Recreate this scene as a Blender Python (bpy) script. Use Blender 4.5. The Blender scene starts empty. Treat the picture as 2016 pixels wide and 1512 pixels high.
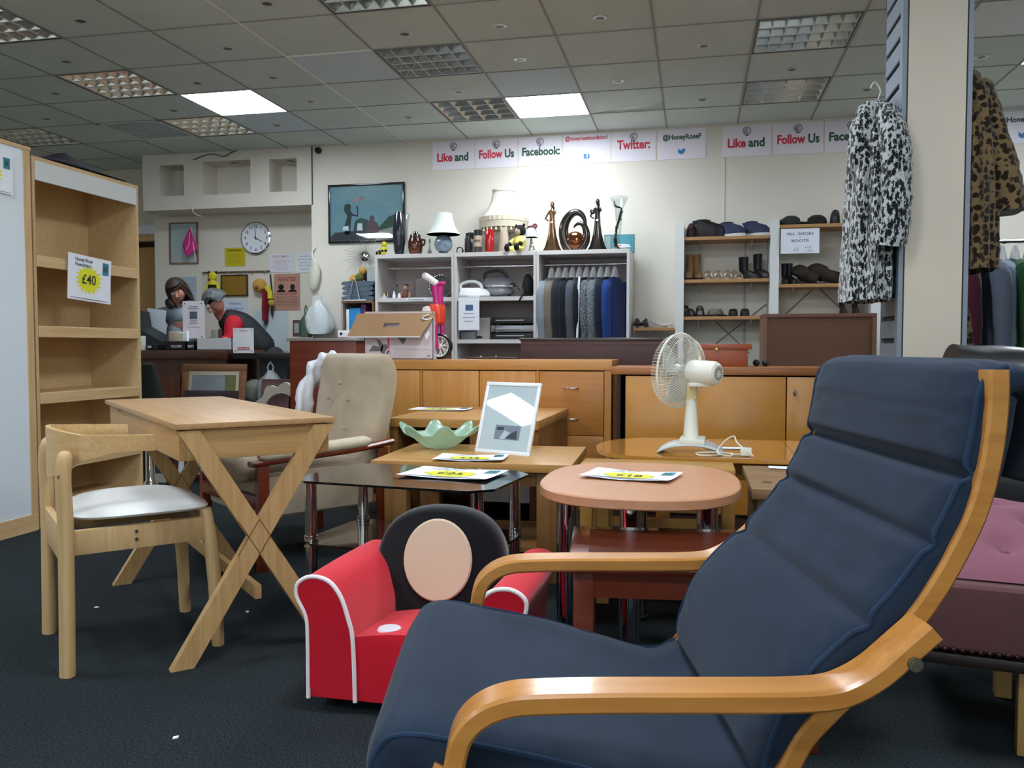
import bpy, bmesh, math, random
from mathutils import Vector, Matrix, Euler, noise
random.seed(7)
PI = math.pi
C = bpy.context.scene.collection
SC = bpy.context.scene

# ------------------------------------------------------------------ camera, world, exposure
EYE = Vector((0, 0, 0.98))
FPX = 1664.0
YAW = math.atan2(360, math.hypot(FPX, 72))
PITCH = math.atan2(72, FPX)
FW = Vector((-math.sin(YAW)*math.cos(PITCH), math.cos(YAW)*math.cos(PITCH), -math.sin(PITCH)))
RT = Vector((math.cos(YAW), math.sin(YAW), 0))
UP = RT.cross(FW)
cam_data = bpy.data.cameras.new('camera')
cam_data.sensor_width = 36
cam_data.lens = 36*FPX/2016
cam_data.clip_start = 0.05
cam = bpy.data.objects.new('camera', cam_data)
cam.matrix_world = Matrix(((RT.x, UP.x, -FW.x, EYE.x), (RT.y, UP.y, -FW.y, EYE.y), (RT.z, UP.z, -FW.z, EYE.z), (0, 0, 0, 1)))
C.objects.link(cam)
SC.camera = cam
SC.view_settings.view_transform = 'Standard'
SC.view_settings.look = 'None'
SC.view_settings.exposure = 0.4
SC.view_settings.gamma = 1.0
SC.view_settings.use_curve_mapping = False
w = bpy.data.worlds.new('world'); SC.world = w
w.use_nodes = True
w.node_tree.nodes['Background'].inputs[0].default_value = (0.75, 0.87, 1.0, 1)
w.node_tree.nodes['Background'].inputs[1].default_value = 1.0
LIT = 30.0          # radiance of a lit ceiling panel

def area(name, loc, size, sizey, power, rot, col=(1, 1, 1)):
    d = bpy.data.lights.new(name, 'AREA'); d.shape = 'RECTANGLE'; d.size = size; d.size_y = sizey
    d.energy = power; d.color = col
    o = bpy.data.objects.new(name, d); o.location = loc; o.rotation_euler = rot; C.objects.link(o)
    return o
# daylight entering through the shop window behind the viewpoint
area('daylight', (-0.6, -3.3, 1.5), 6.4, 2.2, 700, (PI/2, 0, PI), (0.80, 0.92, 1.0))

# ------------------------------------------------------------------ helpers
def ray(x, y):
    return RT*((x-1008)/FPX) + UP*((756-y)/FPX) + FW
def at(x, y, X=None, Y=None, Z=None):
    """the point of a real plane (X=, Y= or Z=) seen at a pixel of the 2016x1512 photograph"""
    d = ray(x, y)
    t = Y/d.y if Y is not None else (Z-EYE.z)/d.z if Z is not None else X/d.x
    return EYE + d*t

def lin(h):
    h = h.lstrip('#')
    v = [int(h[i:i+2], 16)/255 for i in (0, 2, 4)]
    return tuple(c/12.92 if c <= .04045 else ((c+.055)/1.055)**2.4 for c in v) + (1,)

MATS = {}
def mat(name, col, rough=.5, metal=0, kind='', col2=None, sc=1.0, bump=0.0, spec=.5, coat=0, emit=0, alpha=1, trans=0, sheen=0, axis='X', amt=.5, ior=1.45, st=1.0):
    if name in MATS: return MATS[name]
    m = bpy.data.materials.new(name); m.use_nodes = True
    nt = m.node_tree; N = nt.nodes; L = nt.links
    b = N['Principled BSDF']; I = b.inputs
    c1 = lin(col); I['Base Color'].default_value = c1
    I['Roughness'].default_value = rough; I['Metallic'].default_value = metal
    I['Specular IOR Level'].default_value = spec; I['Coat Weight'].default_value = coat
    I['IOR'].default_value = ior
    I['Coat Roughness'].default_value = .12
    if emit: I['Emission Color'].default_value = c1; I['Emission Strength'].default_value = emit
    I['Alpha'].default_value = alpha; I['Transmission Weight'].default_value = trans
    I['Sheen Weight'].default_value = sheen
    m.diffuse_color = c1
    if kind or bump:
        tc = N.new('ShaderNodeTexCoord'); mp = N.new('ShaderNodeMapping'); L.new(tc.outputs['Object'], mp.inputs[0])
        c2 = lin(col2) if col2 else tuple(x*.8 for x in c1[:3]) + (1,)
        mix = N.new('ShaderNodeMix'); mix.data_type = 'RGBA'
        mix.inputs['A'].default_value = c1; mix.inputs['B'].default_value = c2
        nz = N.new('ShaderNodeTexNoise'); L.new(mp.outputs[0], nz.inputs[0]); fac = nz.outputs[0]
        nz.inputs['Detail'].default_value = 4
        if kind == 'wood':
            k = {'X': (1.2, 22, 22), 'Y': (22, 1.2, 22), 'Z': (22, 22, 1.2)}[axis]
            mp.inputs['Scale'].default_value = [v*sc for v in k]; nz.inputs['Scale'].default_value = 3.0
            nz.inputs['Distortion'].default_value = .6
            r = N.new('ShaderNodeValToRGB'); r.color_ramp.elements[0].position = .38; r.color_ramp.elements[1].position = .66
            L.new(fac, r.inputs[0]); fac = r.outputs[0]
        elif kind == 'spots':
            mp.inputs['Scale'].default_value = (1, 1, st)
            vo = N.new('ShaderNodeTexVoronoi'); vo.inputs['Scale'].default_value = sc; vo.inputs['Randomness'].default_value = .75
            nz.inputs['Scale'].default_value = sc*2.2
            ad = N.new('ShaderNodeMix'); ad.data_type = 'RGBA'; ad.inputs[0].default_value = .02
            L.new(mp.outputs[0], ad.inputs['A']); L.new(nz.outputs[1], ad.inputs['B']); L.new(ad.outputs['Result'], vo.inputs[0])
            r = N.new('ShaderNodeValToRGB'); r.color_ramp.elements[0].position = amt; r.color_ramp.elements[1].position = amt+.07
            r.color_ramp.elements[0].color = (1, 1, 1, 1); r.color_ramp.elements[1].color = (0, 0, 0, 1)
            L.new(vo.outputs[0], r.inputs[0]); fac = r.outputs[0]
        else:
            nz.inputs['Scale'].default_value = sc
            r = N.new('ShaderNodeValToRGB'); r.color_ramp.elements[0].position = .35; r.color_ramp.elements[1].position = .35+amt
            L.new(fac, r.inputs[0]); fac = r.outputs[0]
        L.new(fac, mix.inputs['Factor']); L.new(mix.outputs['Result'], I['Base Color'])
        if bump:
            bz = N.new('ShaderNodeTexNoise'); bz.inputs['Detail'].default_value = 3
            bz.inputs['Scale'].default_value = {'wood': 1.0, 'fabric': sc*1.0}.get(kind, sc)
            L.new(mp.outputs[0], bz.inputs[0])
            bp = N.new('ShaderNodeBump'); bp.inputs['Strength'].default_value = bump; bp.inputs['Distance'].default_value = .004
            L.new(bz.outputs[0], bp.inputs['Height']); L.new(bp.outputs[0], I['Normal'])
    MATS[name] = m
    return m

_text_cache = {}
def text_geo(s, bold=0.0, align='CENTER'):
    key = (s, bold, align)
    if key not in _text_cache:
        cu = bpy.data.curves.new('t', 'FONT'); cu.body = s; cu.size = 1; cu.align_x = align; cu.offset = bold
        cu.resolution_u = 3
        o = bpy.data.objects.new('t', cu); C.objects.link(o)
        dg = bpy.context.evaluated_depsgraph_get()
        me = bpy.data.meshes.new_from_object(o.evaluated_get(dg))
        _text_cache[key] = ([v.co.copy() for v in me.vertices], [tuple(p.vertices) for p in me.polygons])
        bpy.data.objects.remove(o); bpy.data.curves.remove(cu); bpy.data.meshes.remove(me)
    return _text_cache[key]

def frame_of(d):
    d = d.normalized(); a = Vector((0, 0, 1)) if abs(d.z) < .9 else Vector((1, 0, 0))
    u = a.cross(d).normalized(); return u, d.cross(u)

class B:
    """collects shapes; build() links them as ONE mesh object"""
    def __init__(s):
        s.v = []; s.f = []; s.mi = []; s.mats = []; s.cur = 0; s.T = Matrix()
    def m(s, mt):
        if mt not in s.mats: s.mats.append(mt)
        s.cur = s.mats.index(mt); return s
    def tf(s, loc=(0, 0, 0), rot=(0, 0, 0)):
        s.T = Matrix.Translation(loc) @ Euler(rot).to_matrix().to_4x4(); return s
    def add(s, vs, fs):
        n = len(s.v); s.v += [s.T @ Vector(v) for v in vs]
        for f in fs: s.f.append([i+n for i in f]); s.mi.append(s.cur)
        return s
    def box(s, x0, x1, y0, y1, z0, z1, bev=0.0, rot=None, seg=2):
        c = Vector(((x0+x1)/2, (y0+y1)/2, (z0+z1)/2)); d = Vector((abs(x1-x0), abs(y1-y0), abs(z1-z0)))
        R = Euler(rot).to_matrix() if rot else Matrix.Identity(3)
        if bev:
            bm = bmesh.new(); bmesh.ops.create_cube(bm, size=1)
            for v in bm.verts: v.co = Vector((v.co.x*d.x, v.co.y*d.y, v.co.z*d.z))
            bmesh.ops.bevel(bm, geom=bm.edges[:], offset=min(bev, min(d)*.49), segments=seg, affect='EDGES', profile=.6)
            bm.verts.index_update()
            vs = [R @ v.co + c for v in bm.verts]; fs = [[v.index for v in f.verts] for f in bm.faces]; bm.free()
            return s.add(vs, fs)
        vs = [R @ Vector((sx*d.x/2, sy*d.y/2, sz*d.z/2)) + c for sx in (-1, 1) for sy in (-1, 1) for sz in (-1, 1)]
        return s.add(vs, [(0, 1, 3, 2), (4, 6, 7, 5), (0, 4, 5, 1), (2, 3, 7, 6), (0, 2, 6, 4), (1, 5, 7, 3)])
    def tube(s, pts, r, n=10, closed=False, cap=True, flat=1.0, up=None):
        pts = [Vector(p) for p in pts]; k = len(pts); rs = r if isinstance(r, (list, tuple)) else [r]*k
        vs = []; prev = None
        for i, p in enumerate(pts):
            a = pts[i-1] if (i or closed) else p; b = pts[(i+1) % k] if (i < k-1 or closed) else p
            d = (b-a)
            if d.length < 1e-9: d = Vector((0, 0, 1))
            d.normalize()
            if up is not None: u = Vector(up).cross(d).normalized(); w2 = d.cross(u)
            elif prev is None: u, w2 = frame_of(d)
            else:
                u = prev - d*prev.dot(d)
                u = u.normalized() if u.length > 1e-6 else frame_of(d)[0]; w2 = d.cross(u)
            prev = u
            for j in range(n):
                t = 2*PI*j/n; vs.append(p + (u*math.cos(t) + w2*math.sin(t)*flat)*rs[i])
        fs = []
        for i in range(k if closed else k-1):
            for j in range(n):
                a = i*n+j; b = i*n+(j+1) % n; c = ((i+1) % k)*n+(j+1) % n; d = ((i+1) % k)*n+j
                fs.append((a, b, c, d))
        if cap and not closed: fs += [tuple(range(n-1, -1, -1)), tuple((k-1)*n+j for j in range(n))]
        return s.add(vs, fs)
    def cyl(s, p0, p1, r0, r1=None, n=16): return s.tube([p0, p1], [r0, r1 if r1 is not None else r0], n)
    def lathe(s, prof, c=(0, 0, 0), n=24, rot=None, sx=1, sy=1, wob=None):
        R = Euler(rot).to_matrix() if rot else Matrix.Identity(3); c = Vector(c); vs = []
        for r, z in prof:
            for j in range(n):
                t = 2*PI*j/n; q = 1 if wob is None else wob(t, z)
                vs.append(R @ Vector((math.cos(t)*r*sx*q, math.sin(t)*r*sy*q, z)) + c)
        fs = []
        for i in range(len(prof)-1):
            for j in range(n): fs.append((i*n+j, i*n+(j+1) % n, (i+1)*n+(j+1) % n, (i+1)*n+j))
        if prof[0][0] > 1e-5: fs.append(tuple(range(n-1, -1, -1)))
        if prof[-1][0] > 1e-5: fs.append(tuple((len(prof)-1)*n+j for j in range(n)))
        return s.add(vs, fs)
    def sph(s, c, r, n=14, rot=None):
        rr = (r, r, r) if not isinstance(r, (tuple, list)) else r
        k = max(6, n//2); prof = [(max(1e-6, math.sin(PI*i/k)), -math.cos(PI*i/k)) for i in range(k+1)]
        R = Euler(rot).to_matrix() if rot else Matrix.Identity(3); c = Vector(c); vs = []
        for q, z in prof:
            for j in range(n):
                t = 2*PI*j/n; vs.append(R @ Vector((math.cos(t)*q*rr[0], math.sin(t)*q*rr[1], z*rr[2])) + c)
        fs = [(i*n+j, i*n+(j+1) % n, (i+1)*n+(j+1) % n, (i+1)*n+j) for i in range(k) for j in range(n)]
        return s.add(vs, fs)
    def prism(s, poly, a, b, plane='xy', hole=None):
        """poly extruded from a to b along the plane's normal"""
        def P(u, v, w): return {'xy': (u, v, w), 'xz': (u, w, v), 'yz': (w, u, v)}[plane]
        n = len(poly); vs = [P(u, v, a) for u, v in poly] + [P(u, v, b) for u, v in poly]
        if hole:
            k = len(hole)
            bm = bmesh.new(); ev = [bm.verts.new(P(u, v, a)) for u, v in poly]; hv = [bm.verts.new(P(u, v, a)) for u, v in hole]
            es = [bm.edges.new((ev[i], ev[(i+1) % n])) for i in range(n)] + [bm.edges.new((hv[i], hv[(i+1) % k])) for i in range(k)]
            bmesh.ops.triangle_fill(bm, edges=es, use_beauty=True); bm.verts.index_update()
            tri = [[v.index for v in f.verts] for f in bm.faces]; bm.free()
            A = [P(u, v, a) for u, v in poly] + [P(u, v, a) for u, v in hole]; Bv = [P(u, v, b) for u, v in poly] + [P(u, v, b) for u, v in hole]
            N2 = n+k; fs = tri + [[i+N2 for i in reversed(t)] for t in tri]
            fs += [(i, (i+1) % n, (i+1) % n+N2, i+N2) for i in range(n)]
            fs += [(n+i, n+i+N2, n+(i+1) % k+N2, n+(i+1) % k) for i in range(k)]
            return s.add(A+Bv, fs)
        fs = [tuple(range(n-1, -1, -1)), tuple(range(n, 2*n))] + [(i, (i+1) % n, (i+1) % n+n, i+n) for i in range(n)]
        return s.add(vs, fs)
    def strip(s, path, wdt, thk, plane='xz', off=0.0, bev=.004, taper=None):
        """bentwood strip: path in the plane, thickness across it, width along the normal; rounded corners"""
        k = len(path); vs = []
        for i, (u, v) in enumerate(path):
            a = path[max(0, i-1)]; b = path[min(k-1, i+1)]; d = Vector((b[0]-a[0], b[1]-a[1])).normalized(); nn = Vector((-d.y, d.x))
            t = (thk if not taper else thk*taper(i/(k-1)))/2; w2 = wdt/2; e = bev
            ring = [(-t, -w2+e), (-t+e, -w2), (t-e, -w2), (t, -w2+e), (t, w2-e), (t-e, w2), (-t+e, w2), (-t, w2-e)]
            for q, wv in ring:
                x, z = u+nn.x*q, v+nn.y*q; wv += off
                vs.append((x, wv, z) if plane == 'xz' else (wv, x, z) if plane == 'yz' else (x, z, wv))
        fs = [(i*8+j, i*8+(j+1) % 8, (i+1)*8+(j+1) % 8, (i+1)*8+j) for i in range(k-1) for j in range(8)]
        fs += [tuple(range(7, -1, -1)), tuple((k-1)*8+j for j in range(8))]
        return s.add(vs, fs)
    def grid(s, fn, nu, nv):
        vs = [fn(i/nu, j/nv) for i in range(nu+1) for j in range(nv+1)]
        return s.add(vs, [(i*(nv+1)+j, i*(nv+1)+j+1, (i+1)*(nv+1)+j+1, (i+1)*(nv+1)+j) for i in range(nu) for j in range(nv)])
    def text(s, t, c, size, ax=(1, 0, 0), ay=(0, 0, 1), bold=0.0, align='CENTER', wid=None, lift=0.0):
        vs, fs = text_geo(t, bold, align); ax = Vector(ax); ay = Vector(ay); c = Vector(c) + ax.cross(ay)*lift
        q = 1.0
        if wid and vs:
            ww = max(v.x for v in vs)-min(v.x for v in vs); q = wid/(ww*size) if ww else 1
        return s.add([c + ax*v.x*size*q + ay*v.y*size for v in vs], fs)
    def build(s, name, mt=None, parent=None, smooth=True, ang=32, sub=0, solid=0, disp=None):
        me = bpy.data.meshes.new(name); me.from_pydata([tuple(v) for v in s.v], [], s.f)
        ms = s.mats if s.mats else [mt]
        for x in ms: me.materials.append(x)
        if len(ms) > 1: me.polygons.foreach_set('material_index', s.mi)
        bm = bmesh.new(); bm.from_mesh(me); bmesh.ops.recalc_face_normals(bm, faces=bm.faces)
        if disp:
            bm.normal_update()
            for v in bm.verts: v.co += v.normal*disp(v.co)
        bm.to_mesh(me); bm.free()
        if smooth:
            me.shade_smooth(); me.set_sharp_from_angle(angle=math.radians(ang))
        o = bpy.data.objects.new(name, me); C.objects.link(o)
        if parent is not None: o.parent = parent
        if solid: q = o.modifiers.new('s', 'SOLIDIFY'); q.thickness = solid; q.offset = 0
        if sub: q = o.modifiers.new('d', 'SUBSURF'); q.levels = sub; q.render_levels = sub
        return o

def tag(o, label=None, cat=None, group=None, kind=None):
    for k, v in (('label', label), ('category', cat), ('group', group), ('kind', kind)):
        if v: o[k] = v
    return o
def thing(name, label, cat, loc=(0, 0, 0), rz=0.0, group=None, rot=None):
    o = bpy.data.objects.new(name, None); o.empty_display_size = .1; C.objects.link(o)
    o.location = loc; o.rotation_euler = rot or (0, 0, rz)
    return tag(o, label, cat, group)
def place(o, loc, rz=0.0, rot=None):
    o.location = loc; o.rotation_euler = rot or (0, 0, rz); return o
def struct(name, b, mt=None, **k):
    o = b.build(name, mt, **k); o['kind'] = 'structure'; return o
def dup(o, loc=None, rz=None, label=None, group=None, parent=None, first=True):
    c = o.copy(); C.objects.link(c); c.parent = parent
    for ch in list(o.children): dup(ch, parent=c, first=False)
    if first:
        if loc is not None: c.location = loc
        if rz is not None: c.rotation_euler = (0, 0, rz)
        tag(c, label, None, group)
    return c
def smooth_path(pts, n=6, closed=False):
    """Catmull-Rom through the points"""
    P = [Vector(p) for p in pts]; out = []; k = len(P)
    for i in range(k if closed else k-1):
        p0 = P[(i-1) % k] if (i or closed) else P[0]; p1 = P[i]; p2 = P[(i+1) % k]; p3 = P[(i+2) % k] if (i+2 < k or closed) else P[-1]
        for j in range(n):
            t = j/n
            out.append(.5*((2*p1) + (p2-p0)*t + (2*p0-5*p1+4*p2-p3)*t*t + (3*p1-p0-3*p2+p3)*t**3))
    if not closed: out.append(P[-1])
    return out
def star(cx, cy, rx, ry, n=18, k=.72, ph=0.1):
    return [(cx+math.cos(PI*i/n+ph)*rx*(1 if i % 2 else k*(.92+.16*random.random())), cy+math.sin(PI*i/n+ph)*ry*(1 if i % 2 else k)) for i in range(2*n)]
def rrect(x0, x1, y0, y1, r, n=5):
    out = []
    for cx, cy, a in ((x1-r, y1-r, 0), (x0+r, y1-r, PI/2), (x0+r, y0+r, PI), (x1-r, y0+r, 1.5*PI)):
        out += [(cx+math.cos(a+PI/2*i/n)*r, cy+math.sin(a+PI/2*i/n)*r) for i in range(n+1)]
    return out
def ellipse(cx, cy, rx, ry, n=28): return [(cx+math.cos(2*PI*i/n)*rx, cy+math.sin(2*PI*i/n)*ry) for i in range(n)]

# ------------------------------------------------------------------ materials
CARPET = mat('carpet', '#171b1d', .95, kind='noise', col2='#353c3f', sc=170, amt=.4, bump=.8, spec=.1)
CEIL = mat('ceiling_tile', '#d5dfdb', .9, kind='noise', col2='#ccd6d2', sc=3, amt=.5, spec=.1)
CEILB = mat('ceiling_tile_blue', '#d2e0e6', .9, spec=.1)
CEILW = mat('ceiling_tile_white', '#f2f6f8', .9, spec=.1)
TBAR = mat('ceiling_bar', '#9c9d99', .7)
TBARL = mat('ceiling_bar_clean', '#f4f6f2', .5)
WALL = mat('painted_wall', '#dcd7cb', .75, kind='noise', col2='#d5d0c3', sc=1.5, amt=.5, spec=.25)
WALL2 = mat('painted_wall_shade', '#d8d0bd', .75, spec=.25)
WHITE = mat('white_paint', '#e4e6e4', .5)
WBOARD = mat('white_board', '#d9e2e8', .35)
BLACK = mat('black_plastic', '#101113', .4)
BLACKM = mat('black_matt', '#0c0d0f', .8)
DGREY = mat('dark_grey', '#33363a', .5)
GREY = mat('grey_laminate', '#cdc9c6', .5)
GREYB = mat('grey_laminate_back', '#bcafab', .6)
PINE = mat('pine', '#d0b184', .5, kind='wood', col2='#c4a170', sc=.6, axis='Y', spec=.3)
PINEZ = mat('pine_upright', '#cbac80', .5, kind='wood', col2='#bf9d6c', sc=.6, axis='Z', spec=.3)
CHIP = mat('chipboard', '#d0b487', .6, kind='noise', col2='#c5a676', sc=60, amt=.4, spec=.2)
OAK = mat('oak', '#b3915f', .42, kind='wood', col2='#a58250', sc=1, axis='X', spec=.4)
OAKL = mat('oak_leg', '#b99766', .45, kind='wood', col2='#aa8656', sc=1, axis='Z', spec=.4)
BIRCH = mat('chair_birch', '#c6a678', .42, kind='wood', col2='#ba9868', sc=1, axis='Z', spec=.4)
BENT = mat('bentwood', '#c0843f', .3, kind='wood', col2='#b07433', sc=.8, axis='X', coat=.35)
BEECH = mat('beech_orange', '#c58742', .33, kind='wood', col2='#b87936', sc=.6, axis='Z', coat=.25)
BEECHD = mat('beech_top', '#a5693a', .35, kind='wood', col2='#94592d', sc=.6, axis='X', coat=.2)
MAPLE = mat('maple_gold', '#c78a3a', .25, kind='noise', col2='#b67a2e', sc=5, amt=.5, coat=.4)
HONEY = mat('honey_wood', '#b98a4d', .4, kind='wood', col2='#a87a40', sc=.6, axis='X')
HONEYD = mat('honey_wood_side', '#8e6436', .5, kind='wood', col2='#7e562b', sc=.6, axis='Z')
RUSTIC = mat('rustic_wood', '#8a6a45', .6, kind='wood', col2='#6f5233', sc=.7, axis='X', bump=.3)
MAHOG = mat('mahogany', '#5c2616', .22, kind='wood', col2='#481b0f', sc=.6, axis='X', coat=.5)
MAHOGR = mat('mahogany_red', '#75301a', .35, kind='wood', col2='#652714', sc=.5, axis='X', coat=.2)
MAHOGD = mat('mahogany_dark', '#4a2a24', .4, kind='wood', col2='#3f221d', sc=.5, axis='X', coat=.2)
COUNTER = mat('counter_wood', '#5a2d16', .4, kind='wood', col2='#472110', sc=.5, axis='Z', coat=.2)
PEACH = mat('peach_laminate', '#c08d6b', .35, kind='noise', col2='#b8835f', sc=25, amt=.5)
CHROME = mat('chrome', '#e6e6e8', .05, 1)
STEEL = mat('brushed_steel', '#b9bbbd', .28, 1)
SILVER = mat('silver_frame', '#9da0a4', .2, 1)
BLUEF = mat('blue_cotton', '#232f3f', .9, kind='fabric', col2='#1c2735', sc=9, amt=.5, bump=.15, sheen=.08, spec=.12)
BLUEP = mat('blue_piping', '#26374c', .9, spec=.15)
REDF = mat('red_cotton', '#c8142a', .85, kind='fabric', col2='#b91024', sc=6, amt=.5, sheen=.2, spec=.15)
WPIPE = mat('white_piping', '#e8dede', .7)
BLKF = mat('black_velour', '#0b0c11', .95, sheen=.3, spec=.1)
SKINP = mat('beige_patch', '#c9b39a', .8)
BEIGEF = mat('beige_plush', '#b5a48d', .95, kind='fabric', col2='#a39078', sc=7, amt=.4, bump=.3, sheen=.3, spec=.1)
SEATW = mat('cream_leatherette', '#e4e6e4', .5)
PAPER = mat('paper', '#e8ebf2', .6)
PAPERP = mat('paper_pinkish', '#e6e0ea', .45)
YEL = mat('star_yellow', '#dfe01c', .6)
INK = mat('ink', '#26282c', .6)
INKG = mat('ink_grey', '#9a9ca4', .6)
INKR = mat('ink_red', '#c8334a', .6)
INKD = mat('ink_green', '#2c5540', .6)
INKB = mat('ink_blue', '#3d7fb8', .6)
GLASSB = mat('smoked_glass', '#08090b', .03, spec=.8, coat=.6)
def glass_mat(name, col, rough=.02, fac=.85):
    """thin clear glass: mostly transparent with a glossy reflection"""
    m = bpy.data.materials.new(name); m.use_nodes = True; nt = m.node_tree; nt.nodes.clear(); N = nt.nodes; L = nt.links
    o = N.new('ShaderNodeOutputMaterial'); t = N.new('ShaderNodeBsdfTransparent'); g = N.new('ShaderNodeBsdfGlossy'); x = N.new('ShaderNodeMixShader')
    lw = N.new('ShaderNodeLayerWeight'); lw.inputs[0].default_value = .5; pw = N.new('ShaderNodeMath'); pw.operation = 'POWER'; pw.inputs[1].default_value = 3.0
    L.new(lw.outputs['Facing'], pw.inputs[0]); fr = N.new('ShaderNodeMath'); fr.operation = 'MULTIPLY_ADD'; fr.inputs[1].default_value = .3; fr.inputs[2].default_value = .05; L.new(pw.outputs[0], fr.inputs[0])
    t.inputs[0].default_value = lin(col); g.inputs['Roughness'].default_value = rough
    L.new(fr.outputs[0], x.inputs[0]); L.new(t.outputs[0], x.inputs[1]); L.new(g.outputs[0], x.inputs[2]); L.new(x.outputs[0], o.inputs[0])
    m.diffuse_color = lin(col); return m
CLEAR = glass_mat('clear_glass', '#f4f8f8')
CLEARG = glass_mat('green_glass_pane', '#cfe8dc')
TUBE = mat('lit_diffuser', '#ecf5ff', .5, emit=LIT)
# ------------------------------------------------------------------ the room
WY = 7.61; CZ = 2.905; CW = 8.0           # back wall, ceiling, recessed wall behind the till
XL, XR, YF = -6.9, 4.2, -3.6
struct('floor', B().box(XL, XR+.1, YF, 9.6, -.12, 0), CARPET, smooth=False)
CELL = .6; GX = -.26; GY = 7.045
louvres = [(-3, 0), (-7, 0), (-7, 2), (-3, 2), (-3, 4), (1, 2), (1, 0), (-7, 4), (-10, 0), (-10, 2), (-3, 6), (1, 4), (1, 6), (-7, 6)]
lits = [(-2, 0), (-6, 1), (-1, 4), (-9, 9), (-5, 8), (-1, 8), (3, 8), (4, 1), (-5, 12), (0, 12)]  # fourth cell is an unseen panel, added to put glare on the tabletop frame
grilles = [(-8, 0)]
holes = set(louvres + lits + grilles)
bl = B()
for i in range(-12, 8):
    for j in range(-2, 18):
        x0 = GX+CELL*i; y1 = GY-CELL*j; x1 = x0+CELL; y0 = y1-CELL
        x0c, x1c = max(x0, XL), min(x1, XR); y0c, y1c = max(y0, YF), min(y1, 9.6)
        if x1c-x0c < .02 or y1c-y0c < .02 or (i, j) in holes: continue
        bl.m(CEILW if (i, j) in ((3, 2),) else CEILB if (i, j) in ((-4, 2), (-2, 1), (-6, 0)) else CEIL)
        dz = 0.0
        if (i, j) == (-1, 0):      # the tile that has slipped
            bl.add([(x0, y0, CZ), (x1, y0, CZ), (x1, y1-.07, CZ+.05), (x0, y1, CZ), (x0, y0, CZ+.02), (x1, y0, CZ+.02), (x1, y1-.07, CZ+.07), (x0, y1, CZ+.02)],
                   [(0, 3, 2, 1), (4, 5, 6, 7), (2, 3, 7, 6), (1, 2, 6, 5)])
            continue
        bl.box(x0c+.001, x1c-.001, y0c+.001, y1c-.001, CZ+.002, CZ+.02)
struct('ceiling', bl, smooth=False)
bt = B()
for i in range(-11, 8):
    x = GX+CELL*i
    bt.m(TBARL if i in (-4,) else TBAR).box(x-.006, x+.006, YF, 9.6 if i < -5 else WY, CZ-.003, CZ+.001)
for j in range(-3, 18):
    y = GY-CELL*j
    x0, x1 = (XL, XR) if j >= 0 else (XL, GX-CELL*5.6)
    bt.m(TBAR).box(x0, x1, y-.005, y+.005, CZ-.0025, CZ+.0012)
bt.m(TBARL).box(GX-1.8*1-.6*1, GX-1.8, GY-CELL*3-.008, GY-CELL*3+.008, CZ-.004, CZ+.001)
struct('trim_1', bt, smooth=False)
bs = B().m(mat('ceiling_void', '#3a3b3a', .9)).box(XL, XR, YF, 9.6, CZ+.25, CZ+.3)
struct('trim_2', bs, smooth=False)

def fixture(i, j, lit, first={}):
    x0 = GX+CELL*i; y1 = GY-CELL*j; cx, cy = x0+.3, y1-.3
    return cx, cy
LOUV = mat('louvre_aluminium', '#eef0ec', .16, .93)
PANB = mat('fixture_pan', '#a9aba8', .25, .8)
LEDGE = mat('louvre_edge', '#e6e9e6', .4)
TUBEOFF = mat('unlit_tube', '#cfd3d2', .35)
def louvre_fixture(label, nx=6, ny=4):
    t = thing('louvre_light', label, 'ceiling light', (0, 0, 0), 0, 'square fluorescent ceiling lights')
    f = B()
    for a in (-.294, .286): f.box(a, a+.008, -.294, .294, -.004, .09); f.box(-.294, .294, a, a+.008, -.004, .09)
    f.build('frame', mat('fixture_frame', '#5d5f5c', .4, .6), t, smooth=False)
    B().box(-.29, .29, -.29, .29, .085, .095).build('pan', PANB, t, smooth=False)
    l = B()
    for k in range(nx+1):
        x = -.28+.56*k/nx; l.add([(x, -.28, 0), (x, .28, 0), (x-.012, .28, .055), (x-.012, -.28, .055), (x+.012, .28, .055), (x+.012, -.28, .055)], [(0, 1, 2, 3), (1, 0, 5, 4)])
    for k in range(ny+1):
        y = -.28+.56*k/ny; l.add([(-.28, y, 0), (.28, y, 0), (.28, y-.022, .06), (-.28, y-.022, .06), (.28, y+.022, .06), (-.28, y+.022, .06)], [(0, 1, 2, 3), (1, 0, 5, 4)])
    l.mats = [LOUV]; l.m(LEDGE)
    for k in range(nx+1): x = -.28+.56*k/nx; l.box(x-.0022, x+.0022, -.28, .28, -.001, .002)
    for k in range(ny+1): y = -.28+.56*k/ny; l.box(-.28, .28, y-.0022, y+.0022, -.001, .002)
    l.build('louvre', None, t, smooth=False)
    for k in range(4):
        y = -.21+.14*k; B().cyl((-.275, y, .07), (.275, y, .07), .012, n=10).build('lamp_tube', TUBEOFF, t)
    return t
def put(o, i, j): o.location = (GX+CELL*i+.3, GY-CELL*j-.3, CZ); return o
LLAB = {(-3, 0): 'unlit louvre ceiling light directly beside the lit panel nearest the social media banners',
        (-7, 0): 'unlit louvre ceiling light beside the pale grid vent near the bulkhead',
        (-7, 2): 'unlit louvre ceiling light diagonally ahead of the lit panel over the till',
        (-3, 2): 'unlit louvre ceiling light with bright reflector cells in the middle of the ceiling',
        (-3, 4): 'unlit louvre ceiling light cut by the top edge of the photo',
        (1, 2): 'long-celled unlit louvre ceiling light nearer of the two by the cream pillar',
        (1, 0): 'unlit louvre ceiling light above the banners, farther of the two by the pillar',
        (-7, 4): 'unlit louvre ceiling light in the top left corner of the photo',
        (-10, 0): 'unlit louvre ceiling light just above the white wardrobe end at the far left',
        (-10, 2): 'unlit louvre ceiling light hidden above the tall bookcases'}
base = put(louvre_fixture(LLAB[(-3, 2)]), -3, 2)
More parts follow.
